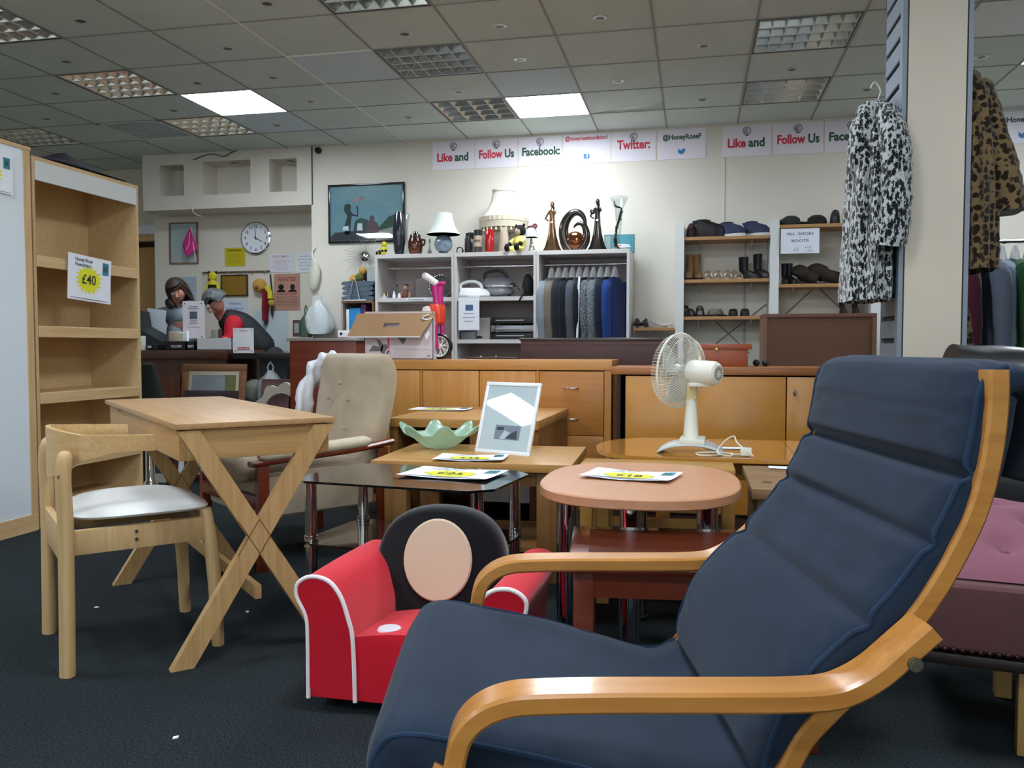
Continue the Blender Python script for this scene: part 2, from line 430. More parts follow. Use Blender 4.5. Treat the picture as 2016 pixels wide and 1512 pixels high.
for (i, j) in louvres:
    if (i, j) in ((-3, 2), (1, 2), (1, 0), (-3, 0), (-10, 2)) : continue
    put(dup(base, label=LLAB.get((i, j), 'unlit louvre ceiling light behind the viewpoint')), i, j)
b2 = put(louvre_fixture(LLAB[(1, 2)], 7, 4), 1, 2)
b3 = put(louvre_fixture(LLAB[(1, 0)], 4, 4), 1, 0)
put(dup(b3, label=LLAB[(-3, 0)]), -3, 0); put(dup(base, label=LLAB[(-10, 2)]), -10, 2)
def lit_panel(i, j, label):
    t = put(thing('light_panel', label, 'ceiling light', group='lit square ceiling panels'), i, j)
    f = B()
    for a in (-.297, .289): f.box(a, a+.008, -.297, .297, -.003, .05); f.box(-.297, .297, a, a+.008, -.003, .05)
    f.build('frame', mat('fixture_frame_white', '#c8cac8', .4), t, smooth=False)
    B().box(-.288, .288, -.288, .288, .004, .012).build('diffuser', TUBE, t, smooth=False)
    return t
lit_panel(-2, 0, 'lit square ceiling panel glowing just in front of the banners on the back wall')
lit_panel(-6, 1, 'lit square ceiling panel glowing over the till area')
lit_panel(-1, 4, 'lit square ceiling panel just touching the top edge of the photo')
for c in lits[3:]: lit_panel(c[0], c[1], 'lit square ceiling panel out of view behind the viewpoint or pillar')
t = put(thing('ceiling_grille', 'pale grid ceiling vent beside the unlit louvre light near the bulkhead', 'ceiling vent'), -8, 0)
g = B()
for k in range(15):
    x = -.28+.04*k; g.box(x-.004, x+.004, -.28, .28, 0, .02); g.box(-.28, .28, x-.004, x+.004, 0, .02)
g.build('lattice', mat('vent_pale', '#c9d4d3', .6), t, smooth=False)
f = B()
for a in (-.298, .27): f.box(a, a+.028, -.298, .298, -.004, .03); f.box(-.298, .298, a, a+.028, -.004, .03)
f.build('frame', mat('vent_frame', '#dde5e4', .5), t, smooth=False)
B().box(-.29, .29, -.29, .29, .05, .06).build('backing', mat('vent_dark', '#9fb0b2', .7), t, smooth=False)

dl = [(-6, 4), (-5, 3), (-7, 3), (-5, 2), (-8, 2), (-6, 2), (-7, 1), (-9, 1), (-5, 1), (-6, 0), (-4, 4), (-3, 3), (-2, 3), (-2, 2), (-1, 3), (-1, 1),
      (0, 2), (-3, 1), (0, 0), (1, 1), (2, 0), (3, 1), (-4, 0), (-10, 1)]
LD = 'small round recessed spotlight in the ceiling tiles'
d0 = thing('downlight', LD, 'spotlight', group='round ceiling spotlights')
B().lathe([(.028, .004), (.028, -.003), (.040, -.004), (.045, -.001), (.045, .004)], n=20).build('rim', mat('downlight_rim', '#cfd1cd', .35, .4), d0)
B().lathe([(0, -.0015), (.031, -.0015), (.031, .004), (0, .004)], n=20).build('reflector', mat('downlight_inside', '#26282a', .3, .6), d0)
for k, (i, j) in enumerate(dl):
    o = d0 if k == 0 else dup(d0)
    o.location = (GX+CELL*(i+.5), GY-CELL*(j+.37), CZ)
    B  # ring and reflector share data
# ceiling tiles sit just above the rims; a flat dark disc fills each rim in place of a hollow

# walls
b = B().box(-3.607, XR+.1, WY, WY+.15, 0, CZ+.3)
struct('wall_back', b, WALL, smooth=False)
b = B()
b.m(WALL).box(-5.6, -3.607, CW, CW+.12, 0, CZ)
b.box(-3.62, -3.607, WY, CW, 0, CZ); b.box(-5.6, -5.48, CW+.1, 9.6, 0, CZ)
struct('wall_till', b, WALL, smooth=False)
# bulkhead with three niches
def niche_wall():
    b = B().m(WALL)
    N = [(-5.256, -4.983, 2.492, 2.797), (-4.775, -4.257, 2.488, 2.812), (-4.057, -3.767, 2.489, 2.804)]
    x = -5.445; y0, y1 = WY-.005, CW
    Z0, Z1 = 2.353, CZ
    for a, c, z0, z1 in N:
        b.box(x, a, y0, y1, Z0, Z1); b.box(a, c, y0, y1, Z0, z0); b.box(a, c, y0, y1, z1, Z1); b.box(a, c, y0+.26, y1, z0, z1); x = c
    b.box(x, -3.607, y0, y1, Z0, Z1)
    return b
struct('trim_3', niche_wall(), smooth=False)
for k, nx in enumerate((-5.12, -4.5, -3.9)):
    t = thing('downlight', ('small dark spotlight in the roof of the ' + ('first', 'wide middle', 'third')[k] + ' wall niche from the bookcase'), 'spotlight', (nx, WY+.12, 2.80 if k != 1 else 2.812))
    B().lathe([(.02, 0), (.04, -.002), (.04, -.008), (.022, -.01), (.018, 0)], n=16).build('rim', SILVER, t)
    B().cyl((0, 0, -.012), (0, 0, 0), .017, n=12).build('bulb', mat('bulb_pale', '#d8d8d0', .2), t)
# passage at the left: wall with a doorway, shelving beyond
b = B().m(WALL2); DY = 8.16
b.box(XL, -6.45, DY, DY+.1, 0, CZ); b.box(-6.45, -5.6, DY, DY+.1, 2.24, CZ)
struct('wall_hall', b, smooth=False)
b = B().m(mat('door_lintel_white', '#dfe6ec', .5)).box(-6.5, -5.6, DY-.03, DY, 2.2, 2.3); b.m(PINEZ).box(-6.5, -5.6, DY-.02, DY+.1, 2.13, 2.2)
b.box(-6.5, -6.44, DY-.02, DY+.1, 0, 2.13)
struct('trim_4', b, smooth=False)
t = thing('pine_cupboard', 'tall pine cupboard seen through the doorway beside the bookcase', 'cupboard', (-6.42, 8.45, 0))
B().box(0, .03, 0, .4, 0, 2.1).box(.12, .15, 0, .4, 0, 2.1).box(0, .15, .38, .4, 0, 2.1).build('carcass', PINEZ, t, smooth=False); B().box(.15, .78, 0, .02, .02, 2.1).build('door', mat('cupboard_door', '#c49b66', .5), t, smooth=False); B().box(.15, .78, .02, .4, 0, 2.08).build('body', PINEZ, t, smooth=False)
for k in range(6): B().box(.03, .12, .01, .38, .1+.36*k, .12+.36*k).build('shelf', PINE, t, smooth=False)
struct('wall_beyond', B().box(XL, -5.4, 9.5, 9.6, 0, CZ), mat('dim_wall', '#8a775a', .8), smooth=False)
struct('wall_left', B().box(XL-.1, XL, YF, 9.6, 0, CZ+.3), WALL, smooth=False)
struct('wall_right', B().box(XR, XR+.1, YF, WY, 0, CZ+.3), WALL, smooth=False)
b = B().box(XL, -4.0, YF-.1, YF, 0, CZ+.3).box(2.8, XR, YF-.1, YF, 0, CZ+.3).box(-4, 2.8, YF-.1, YF, 0, .3).box(-4, 2.8, YF-.1, YF, 2.7, CZ+.3)
struct('wall_front', b, WALL, smooth=False)
b = B()
for x in (-4.0, -1.75, .5, 2.74): b.box(x, x+.06, YF-.08, YF-.02, .3, 2.7)
b.box(-4, 2.8, YF-.08, YF-.02, .3, .36); b.box(-4, 2.8, YF-.08, YF-.02, 2.64, 2.7)
struct('window_1', b, SILVER, smooth=False)
# thin dark strip at the corner between bulkhead and back wall, and the round alarm sensor
struct('trim_5', B().box(-3.612, -3.602, WY-.012, WY, 2.35, CZ), mat('corner_strip_dark', '#4d5054', .5), smooth=False)
t = thing('alarm_sensor', 'small round black sensor high on the back wall by the bulkhead corner', 'sensor', at(628, 297, Y=WY))
B().lathe([(.0, -.0), (.03, 0), (.032, .02), (.026, .04), (.012, .05), (0, .05)], rot=(PI/2, 0, 0), n=18).build('dome', BLACK, t)
struct('trim_6', B().box(.24, .246, WY-.002, WY, 2.0, 2.64), mat('wall_joint', '#a8a294', .8), smooth=False)
b = B()
for (x0, x1) in ((-3.607, XR),): b.box(x0, x1, WY-.015, WY, 0, .1)
struct('baseboard_back', b, WHITE, smooth=False)
# loose cable on the ceiling and bulkhead
pts = [at(x, y, Y=WY-.02) for x, y in ((380, 315), (400, 307), (420, 303), (440, 308), (456, 300), (466, 296))]
tag(B().tube(smooth_path(pts), .004, 6).build('loose_cable', BLACK), 'thin black loose cable curling across the bulkhead face', 'cable')
pts = [at(x, y, Y=WY-.02) for x, y in ((378, 408), (381, 418), (390, 424), (396, 425))]
tag(B().tube(smooth_path(pts), .004, 6).build('loose_cable', mat('cable_white', '#ddd8cc', .5)), 'short pale cable end dangling under the bulkhead', 'cable')
pts = [(GX+CELL*-3.5, GY-CELL*.37, CZ), (GX+CELL*-3.5+.01, GY-CELL*.37, CZ-.05), (GX+CELL*-3.52, GY-CELL*.37, CZ-.09), (GX+CELL*-3.48, GY-CELL*.37, CZ-.12)]
tag(B().tube(smooth_path(pts), .004, 6).build('hanging_wire', mat('wire_white', '#d6d8d6', .4)), 'short twisted wire hanging from a ceiling hole above the back wall', 'wire')

# the pillar with slatwall on two sides
PX0, PX1, PY0, PY1 = .872, 1.098, 3.9, 4.26
struct('pillar', B().box(PX0, PX1, PY0, PY1, 0, CZ), mat('pillar_paint', '#c9bfae', .7, spec=.3), smooth=False)
SLAT = mat('slatwall_blue_grey', '#7c8692', .5)
SLATD = mat('slot_dark', '#23272c', .7)
def slatwall(xo, sgn, name, label):
    t = thing(name, label, 'slatwall', (xo, PY0, 0))
    p = B().box(min(0, -sgn*.004), max(0, -sgn*.004), 0.0, PY1-PY0, 0, CZ).build('backing', SLATD, t, smooth=False)
    b = B(); z = .02; x0, x1 = (sgn*.0, sgn*.014)
    while z < CZ-.09:
        b.box(min(x0, x1), max(x0, x1), .055, PY1-PY0, z, z+.078, bev=.003, seg=1); z += .1
    b.build('slat_boards', SLAT, t)
    B().box(min(x0, x1*1.3), max(x0, x1*1.3), 0, .05, 0, CZ).box(min(x0, x1), max(x0, x1), PY1-PY0-.012, PY1-PY0, 0, CZ).build('edge_strip', SLAT, t)
    return t
slatwall(PX0-.006, -1, 'slatwall_panel', 'blue-grey slatwall on the pillar side where the black and white coat hangs')
slatwall(PX1+.006, 1, 'slatwall_panel', 'blue-grey slatwall on the pillar side where the leopard coat hangs')
# ------------------------------------------------------------------ bentwood armchair with blue cushion (nearest thing)
HR = Vector((RT.x, RT.y, 0)); HF = Vector((-RT.y, RT.x, 0))
def pz(x, y, z, ox=0.0):
    """(sideways, height) of a pixel at distance z in front of the eye"""
    return ((x-1008)/FPX*z-ox, EYE.z+z*((756-y)/FPX*math.cos(PITCH)-math.sin(PITCH)))
def eyefloor(lx, ly): return HR*lx + HF*ly
def easy_chair():
    ox, oy = .25, 1.34
    t = thing('bentwood_armchair', 'large bentwood lounge chair with dark blue quilted cushion filling the bottom right of the photo', 'armchair', eyefloor(ox, oy), YAW)
    def path(pts, z, n=6): return [(p[0], p[1]) for p in smooth_path([(*pz(x, y, z, ox), 0) for x, y in pts], n)]
    arm = [(1832, 1238), (1782, 1283), (1735, 1325), (1690, 1354), (1640, 1372), (1560, 1378), (1400, 1379), (1200, 1379), (1060, 1382), (1000, 1388), (950, 1408), (915, 1442), (898, 1490), (890, 1560), (884, 1700), (878, 1900), (880, 2150), (892, 2330), (930, 2440), (1010, 2490), (1200, 2500), (1500, 2500), (1800, 2500)]
    for s, nm in ((-1, 'near'), (1, 'far')):
        y = -.322 if s < 0 else .322
        a = path(arm, 1.02)
        a = [(u, max(v, .0135)) for u, v in a]
        B().strip(a, .058, .026, off=y).build('side_frame', BENT, t)
        rail = path([(1957, 728), (1958, 800), (1948, 900), (1925, 1000), (1885, 1092), (1835, 1180), (1775, 1262), (1705, 1342), (1637, 1412), (1590, 1465), (1556, 1530), (1500, 1620), (1400, 1680), (1250, 1680), (1100, 1640), (980, 1590), (900, 1555), (845, 1530)], 1.057)
        B().strip(rail if s < 0 else rail[4:], .030, .027, off=s*.283).build('seat_rail', BENT, t)
        br = path([(1570, 1545), (1556, 1640), (1560, 1850), (1600, 2100), (1650, 2330), (1680, 2470)], 1.055)
        B().strip([(u, max(v, .04)) for u, v in br], .05, .024, off=s*.285).build('rear_brace', BENT, t)
        bx, bz = pz(1803, 1309, 1.0, ox)
        b = B().cyl((bx, y+s*.029, bz), (bx, y+s*.035, bz), .0085, n=20).cyl((bx, y+s*.034, bz), (bx, y+s*.0365, bz), .006, n=6)
        b.build('bolt', mat('bolt_zinc', '#8d8872', .35, .9), t)
    for x, y in ((1962, 790), (1905, 1085)):
        u, v = pz(x, y, 1.057, ox); B().box(u-.002, u+.012, -.262, .262, v-.02, v+.02, bev=.004).build('cross_rail', BENT, t)
    # cushion: front-surface profile, superelliptic section swept along it
    front = [(.71, .80), (.705, .87), (.69, .925), (.66, .957), (.62, .966), (.588, .955), (.572, .925), (.566, .885), (.556, .835), (.537, .785), (.51, .735), (.475, .685), (.43, .637), (.378, .587), (.340, .535), (.315, .475), (.300, .425), (.262, .410), (.19, .428), (.10, .455), (.02, .474), (-.06, .490), (-.12, .500), (-.165, .494), (-.190, .462), (-.197, .42)]
    P = smooth_path([(x-ox, z, 0) for x, z in front], 7); k = len(P)
    L = [0]
    for i in range(1, k): L.append(L[-1]+(P[i]-P[i-1]).length)
    seams = [7*8.2, 7*9.9, 7*11.9, 7*15.9, 7*18.6, 7*21]
    W = .290
    def thick(i):
        tck = .078
        if i < 7*4.5: tck = .030+.04*(i/(7*4.5))**3
        return max(.02, tck)*min(1, .35+((k-1-i)/5)**.6) if i > k-7 else max(.02, tck)
    def crease(i): return sum(.020*d*math.exp(-((i-q)/1.0)**2) for q, d in zip(seams, (1.5, .9, 1.0, 1.2, .25, .0)))
    vs = []; n = 44
    for i, p in enumerate(P):
        a = P[max(0, i-1)]; b = P[min(k-1, i+1)]; d = (b-a).normalized(); nn = Vector((-d.y, d.x, 0))   # points behind the surface
        if nn.dot(Vector((1, -.6, 0))) < 0: nn = -nn
        if i < 7*4: nn = Vector((-d.y, d.x, 0)); nn = nn if nn.dot(Vector((.64-ox, .9, 0))-p) > 0 else -nn
        tk = thick(i)
        for j in range(n):
            th = 2*PI*j/n; c, s_ = math.cos(th), math.sin(th)
            yy = (abs(c)**.26)*(1 if c > 0 else -1)*W; q = (abs(s_)**.62)*(1 if s_ > 0 else -1)
            wr = .004*noise.noise(Vector((i*.13, yy*9, 3)))+.0035*noise.noise(Vector((i*.5, yy*22, 9)))*(1 if abs(yy) > .12 else .3)
            c2 = p + nn*(tk*.5-q*tk*.5 + (wr+crease(i))*(1 if q > 0 else 0)*abs(q))
            vs.append((c2.x, yy*(1+.01*noise.noise(Vector((i*.2, q, 1)))), c2.y))
    fs = [(i*n+j, i*n+(j+1) % n, (i+1)*n+(j+1) % n, (i+1)*n+j) for i in range(k-1) for j in range(n)] + [tuple(range(n-1, -1, -1)), tuple((k-1)*n+j for j in range(n))]
    cu = B().add(vs, fs).build('cushion', BLUEF, t, ang=70, sub=1)
    def rim(i, s):          # a point on the front shoulder of the section
        p = P[i]; a = P[max(0, i-1)]; b = P[min(k-1, i+1)]; d = (b-a).normalized(); nn = Vector((-d.y, d.x, 0))
        if nn.dot(Vector((1, -.6, 0))) < 0: nn = -nn
        th = .5; tk = thick(i); yy = math.cos(th)**.26*W; q = math.sin(th)**.62
        c2 = p+nn*(tk*.5-q*tk*.5+crease(i)*q*.8); return Vector((c2.x, s*(yy+.001), c2.y))
    for s in (-1, 1): B().tube([rim(i, s) for i in range(7*4, k-3)], .0042, 8).build('piping', BLUEP, cu)
    e = [rim(k-4, s) for s in (-1, 1)]
    B().tube([e[0], (e[0]+e[1])/2, e[1]], .0042, 8).build('piping', BLUEP, cu)
    return t
easy_chair()

# ------------------------------------------------------------------ red child's armchair
def kids_chair():
    o = eyefloor(-.27, 2.19)
    t = thing('child_armchair', 'small red child\'s armchair with white piping and a tall black rounded back', 'armchair', o, YAW-math.radians(13))
    W = .30; D = .44
    prof = [(.285, .035), (.285, .20), (.29, .26), (.315, .31), (.312, .345), (.275, .366), (.225, .358), (.19, .32), (.168, .26), (.155, .20), (.150, .035)]
    for s in (-1, 1):
        out = [(x+.012*0, z) for x, z in prof]
        sp = [(v.x, v.y) for v in smooth_path([(x, z, 0) for x, z in prof], 4)]
        def P(u, v, s=s):
            i = u*(len(sp)-1); a = sp[min(int(i), len(sp)-1)]
            y = v*D
            puff = 1+.02*math.sin(PI*v)
            zz = .035+(a[1]-.035)*(1+.0*v*(1 if a[1] > .2 else a[1]/.2)) if a[1] > .035 else .035
            return Vector((s*(a[0]*puff - .0*v), y, zz))
        b = B().grid(P, len(sp)-1, 10)
        n = len(sp); b.add([P(i/(n-1), 0)+Vector((0, -.012 if 0 < i < n-1 else 0, 0)) for i in range(n)] + [P(i/(n-1), 0) for i in range(n)], [tuple(range(n))]+[(i, i+1, n+i+1, n+i) for i in range(n-1)])
        b.add([P(i/(n-1), 1) for i in range(n)], [tuple(range(n))])
        b.build('arm', REDF, t, ang=50)
        pts = [P(i/(n-1), 0)+Vector((0, -.010, 0)) for i in range(n)]
        B().tube(pts, .006, 8).build('piping', WPIPE, t)
    # seat block, sloping front
    b = B(); 
    def seat(u, v):
        y = .002+u*.38; x = -.165+v*.33
        return Vector((x, y, .205-.012*math.cos(PI*(v-.5))*-1 - .03*u + .006*math.sin(v*PI)))
    nu, nv = 10, 12
    b.grid(seat, nu, nv)
    fr = [seat(0, j/nv) for j in range(nv+1)]
    b.add(fr+[Vector((p.x, p.y-.004, p.z-.02)) for p in fr]+[Vector((p.x, p.y-.002, .035)) for p in fr], [(j, j+1, nv+2+j, nv+1+j) for j in range(nv)]+[(nv+1+j, nv+2+j, 2*nv+3+j, 2*nv+2+j) for j in range(nv)])
    b.build('seat', REDF, t, ang=60)
    c = seat(.16, .26)
    B().lathe([(0, .006), (.03, .005), (.034, 0), (.03, -.004)], c, 24, sx=1, sy=1).build('button', mat('button_grey', '#c8c4cc', .6), t)
    # back: tapering base rising into a round head
    out = [(-.155, .10), (-.17, .2), (-.185, .25), (-.2, .30), (-.202, .36), (-.178, .42), (-.13, .465), (-.065, .487), (0, .492), (.065, .487), (.13, .465), (.178, .42), (.202, .36), (.2, .30), (.185, .25), (.17, .2), (.155, .10)]
    oo = [(v.x, v.y) for v in smooth_path([(a, c, 0) for a, c in out], 3)]
    n = len(oo); vs = []; rings = [(.90, .0), (.97, .012), (1.0, .035), (1.0, .07), (.96, .09)]
    cz = .33
    for q, y in rings:
        for a, c2 in oo: vs.append((a*q-.03, .315+y+(c2-.2)*.16, cz+(c2-cz)*q))
    b = B().add(vs, [(r*n+j, r*n+(j+1) % n, (r+1)*n+(j+1) % n, (r+1)*n+j) for r in range(4) for j in range(n)]+[tuple(range(n-1, -1, -1)), tuple(4*n+j for j in range(n))])
    b.build('backrest', BLKF, t, ang=60)
    el = ellipse(-.03, .34, .108, .122, 40)
    vs = [(a, .311+(c2-.2)*.16, c2) for a, c2 in el]+[(-.03+(a+.03)*.96, .306+(c2-.2)*.16, .345+(c2-.345)*.96) for a, c2 in el]
    B().add(vs, [(j, (j+1) % 40, 40+(j+1) % 40, 40+j) for j in range(40)]+[tuple(40+j for j in range(40))]).build('patch', SKINP, t, smooth=False)
    B().box(-.285, .285, .0, .42, .04, .16, bev=.01).build('base', REDF, t)
    for sx in (-.24, .24):
        for y in (.05, .36): B().cyl((sx, y, 0), (sx, y, .04), .018, .022).build('foot', BLACK, t)
kids_chair()

# ------------------------------------------------------------------ writing desk with crossed legs
def desk():
    N = Vector((-1.52, 2.26, 0)); a = math.atan2(.714, .70)
    t = thing('cross_leg_desk', 'light oak desk with crossed X-shaped legs, standing by the pine bookcase', 'desk', N, a)
    W, Lg = .495, 1.42        # local x = short side, local y = long side
    b = B().box(-.004, W+.004, -.012, Lg, .732, .75, bev=.003)
    b.build('tabletop', mat('oak_top', '#b08b5f', .45, kind='wood', col2='#a07c52', sc=.8, axis='Y'), t)
    B().box(.01, W-.01, .016, Lg-.05, .634, .728, bev=.002).build('drawer_box', mat('oak_apron', '#b98d57', .45, kind='wood', col2='#ac8049', sc=.8, axis='Y'), t)
    B().box(.03, W-.03, .004, .018, .636, .730, bev=.002).build('end_apron', OAK, t)
    def leg(x0, x1, y0, y1):
        d = Vector((x1-x0, 0, .728)); nn = Vector((.058/2/(.728/d.length), 0, 0))
        p = [(x0-nn.x, 0), (x0+nn.x, 0), (x1+nn.x, .728), (x1-nn.x, .728)]
        return B().prism(p, y0, y1, 'xz')
    for y in (-.008, 1.10):
        g = B(); 
        leg(.005, W-.034, y, y+.034).build('leg', OAKL, t, smooth=False)
        # the second leg is halved into the first where they cross
        x0, x1 = W-.02, .034; hw = .033
        def xc(z): return x0+(x1-x0)*z/.728
        B().prism([(xc(0)-hw, 0), (xc(0)+hw, 0), (xc(.728)+hw, .728), (xc(.728)-hw, .728)], y+.0012, y+.0328, 'xz').build('leg', OAKL, t, smooth=False)
        jl = B().m(mat('joint_gap', '#4a351d', .8))
        for q in (-1, 1):       # fine dark lines where the legs are halved together
            xa, xb = [.005+(W-.039)*z/.728+q*.0345 for z in (.326, .436)]
            jl.prism([(xa-.0012, .326), (xa+.0012, .326), (xb+.0012, .436), (xb-.0012, .436)], y-.0006, y+.0008, 'xz')
            xa, xb = [xc(z)+q*hw for z in (.326, .436)]
            jl.prism([(xa-.0012, .326), (xa+.0012, .326), (xb+.0012, .436), (xb-.0012, .436)], y-.0006, y+.0008, 'xz')
        jl.build('joint_line', parent=t, smooth=False)
    B().box(W/2-.01, W/2+.012, .03, 1.07, .17, .215, bev=.003).build('stretcher', OAKL, t)
desk()

# ------------------------------------------------------------------ bentwood dining chair tucked under the desk
def dining_chair():
    A = Vector((-1.824, 2.15, 0)); Bp = Vector((-2.163, 2.469, 0))
    rz = math.atan2((A-Bp).y, (A-Bp).x)
    t = thing('dining_chair', 'pale birch chair with curved back and white seat tucked under the cross-legged desk', 'chair', (A+Bp)/2, rz)
    w = .233                  # local x towards A, local y = facing
    for s in (-1, 1):
        p = [Vector((s*w, 0, 0)), Vector((s*w*1.0, .004, .42)), Vector((s*(w-.002), -.0, .59)), Vector((s*(w-.010), .010, .672))]
        b = B().tube(smooth_path(p, 6), [.0225]*16+[.021, .018, .012], 16, flat=1.25)
        b.build('rear_leg', BIRCH, t)
        p = [Vector((s*(w-.015), .445, 0)), Vector((s*(w-.018), .435, .25)), Vector((s*(w-.03), .415, .455))]
        B().tube(smooth_path(p, 6), [.019, .02, .02, .021, .021, .021, .022, .022, .022, .022, .021, .02, .018], 16, flat=1.2).build('front_leg', BIRCH, t)
        B().box(s*(w-.02)-.012, s*(w-.02)+.012, .02, .41, .355, .43, bev=.004).build('seat_rail', BIRCH, t)
        for z in (.385, .41): B().cyl((s*(w-.006), .2, z), (s*(w+.0), .2, z), .005, n=10).build('screw_cap', DGREY, t)
        B().cyl((s*(w+.015), -.012, .60), (s*(w+.021), -.012, .60), .007, n=12).build('bolt', CHROME, t)
    B().box(-w+.02, w-.02, .40, .42, .355, .43, bev=.003).build('seat_rail', BIRCH, t)
    B().box(-w+.01, w-.01, -.008, .014, .33, .44, bev=.003).build('seat_rail', BIRCH, t)
    # curved back
    def P(u, v):
        a = PI*(1.0+u)       # from left arm end round the back to right arm end
        q = abs(2*u-1)
        x = math.cos(a)*(w+.008); y = .10+math.sin(a)*.118 + (.16*max(0, q-.72)/.28)
        x *= 1-.08*max(0, q-.8)/.2
        h = .155-.105*min(1, (q/.86))**1.7; zt = .728-.022*q**2
        return Vector((x, y, zt-h*(1-v)))
    nu, nv = 48, 5
    fr = [P(i/nu, j/nv) for i in range(nu+1) for j in range(nv+1)]
    inn = []
    for i in range(nu+1):
        p = P(i/nu, .5); a = P(max(0, i-1)/nu, .5); b2 = P(min(nu, i+1)/nu, .5); d = (b2-a).normalized(); nn = Vector((-d.y, d.x, 0))
        if nn.dot(Vector((0, .1, 0))-Vector((p.x, p.y, 0))) < 0: nn = -nn
        for j in range(nv+1): inn.append(P(i/nu, j/nv)+nn*(.021-.006*abs(j/nv-.5)*2))
    K = nv+1; n0 = len(fr); fs = []
    for i in range(nu):
        for j in range(nv):
            fs.append((i*K+j, i*K+j+1, (i+1)*K+j+1, (i+1)*K+j)); fs.append((n0+i*K+j, n0+(i+1)*K+j, n0+(i+1)*K+j+1, n0+i*K+j+1))
        fs.append((i*K, (i+1)*K, n0+(i+1)*K, n0+i*K)); fs.append((i*K+nv, n0+i*K+nv, n0+(i+1)*K+nv, (i+1)*K+nv))
    for i in (0, nu): fs.append(tuple([i*K+j for j in range(K)]+[n0+i*K+j for j in range(K-1, -1, -1)]))
    B().add(fr+inn, fs).build('backrest', mat('chair_birch_band', '#c9a673', .4, kind='wood', col2='#bf9964', sc=1, axis='X'), t, ang=40)
    # upholstered seat
    pad = []
    prof = [(0, .482), (.5, .483), (.75, .479), (.90, .47), (.97, .462), (1.0, .452), (.98, .445), (.9, .442), (0, .441)]
    n = 40; vs = []
    for q, z in prof:
        for j in range(n):
            a = 2*PI*j/n; c, s_ = math.cos(a), math.sin(a)
            x = math.copysign(abs(c)**.62, c)*(w+.012)*(1+.05*s_); y = .24+math.copysign(abs(s_)**.62, s_)*.21
            vs.append((x*max(q, .001), .24+(y-.24)*max(q, .001), z + .012*(x/w)**2*q))
    B().add(vs, [(i*n+j, i*n+(j+1) % n, (i+1)*n+(j+1) % n, (i+1)*n+j) for i in range(len(prof)-1) for j in range(n)]).build('seat_pad', SEATW, t, ang=60)
dining_chair()

# ------------------------------------------------------------------ price notices (paper with a yellow star)
def notice(name, label, price, loc, rot, w=.297, h=.21, curl=.006, cat='price sign', heading=('Honey Rose', 'Foundation'), pic=True):
    t = thing(name, label, cat, loc, rot=rot)
    def S(u, v):
        x = (u-.5)*w; y = (v-.5)*h
        return Vector((x, y, .002+curl*(math.cos(2*PI*u*.8+.4)+1)*.5+curl*.6*(v-.5)**2*3*(1 if u > .5 else .4)))
    def zat(x, y): return S(x/w+.5, y/h+.5).z
    b = B().m(PAPER).grid(S, 14, 8)
    b.build('paper', parent=t)
    c = B()
    def flat(poly, m, lift):
        c.m(m); cx = sum(p[0] for p in poly)/len(poly); cy = sum(p[1] for p in poly)/len(poly)
        vs = [(x, y, zat(x, y)+lift) for x, y in poly]+[(cx, cy, zat(cx, cy)+lift)]; n = len(poly)
        c.add(vs, [(i, (i+1) % n, n) for i in range(n)])
    if price: flat(star(-.02*w, -.03*h, .32*w, .33*h), YEL, .0012)
    if pic: flat([(.30*w, .14*h), (.44*w, .14*h), (.44*w, .42*h), (.30*w, .42*h)], mat('logo_teal', '#2f7d92', .6), .0012); flat([(.32*w, .22*h), (.42*w, .22*h), (.40*w, .34*h), (.34*w, .34*h)], INKD, .0018)
    flat([(-.45*w, -.46*h), (.45*w, -.46*h), (.45*w, -.445*h), (-.45*w, -.445*h)], INKG, .001)
    c.build('print', parent=t, smooth=False)
    d = B().m(INK)
    if price: d.text(price, (-.02*w, -.12*h, zat(-.02*w, 0)+.0035), .3*h, (1, 0, 0), (0, 1, 0), .01)
    if heading:
        for k, s_ in enumerate(heading): d.text(s_, (-.34*w, (.36-.11*k)*h, zat(-.2*w, .3*h)+.0022), .11*h, (1, 0, 0), (0, 1, 0), .01, 'LEFT')
    if d.v: d.build('lettering', parent=t, smooth=False)
    return t

# ------------------------------------------------------------------ black glass table
def glass_table():
    t = thing('glass_table', 'two-tier black glass side table on chrome tube legs behind the red child\'s chair', 'side table', (0, 0, 0))
    # straight front edge in world space, tidied to a chamfered rectangle
    a = at(565, 945, Z=.5); b_ = at(1000, 972, Z=.5); d = Vector((b_.x-a.x, b_.y-a.y, 0)); rz = math.atan2(d.y, d.x)
    t.location = (a.x, a.y, 0); t.rotation_euler = (0, 0, rz)
    W = .78; D = .50; c = .07
    poly = [(c, 0), (W-c, 0), (W, c), (W, D-c), (W-c, D), (c, D), (0, D-c), (0, c)]
    B().prism(poly, .492, .5, 'xy').build('glass_top', GLASSB, t, smooth=False)
    B().prism([(x*.94+.02, y*.94+.015) for x, y in poly], .262, .270, 'xy').build('glass_shelf', GLASSB, t, smooth=False)
    for x, y in ((.06, .06), (W-.06, .06), (.06, D-.06), (W-.06, D-.06)):
        b = B().cyl((x, y, .008), (x, y, .262), .0215, n=20).cyl((x, y, .27), (x, y, .49), .0215, n=20)
        lg = b.build('leg', CHROME, t)
        b = B()
        for z in (.275, .287, .250): b.lathe([(.0215, -.004), (.026, -.003), (.026, .003), (.0215, .004)], (x, y, z), 20)
        b.build('collar', CHROME, lg)
        B().lathe([(.0, 0), (.025, 0), (.024, .008), (0, .008)], (x, y, 0), 20).build('foot', BLACK, lg)
    x, y = .39, .12
    B().cyl((.37, .25, .008), (.37, .25, .262), .0215, n=20).build('centre_leg', CHROME, t)
    return t
glass_table()
p = at(892, 933, Z=.503)
notice('price_notice', 'white price notice with a yellow star lying on the black glass table', '£25', (p.x, p.y, .5005), (0, 0, math.radians(-8)), .36, .24)

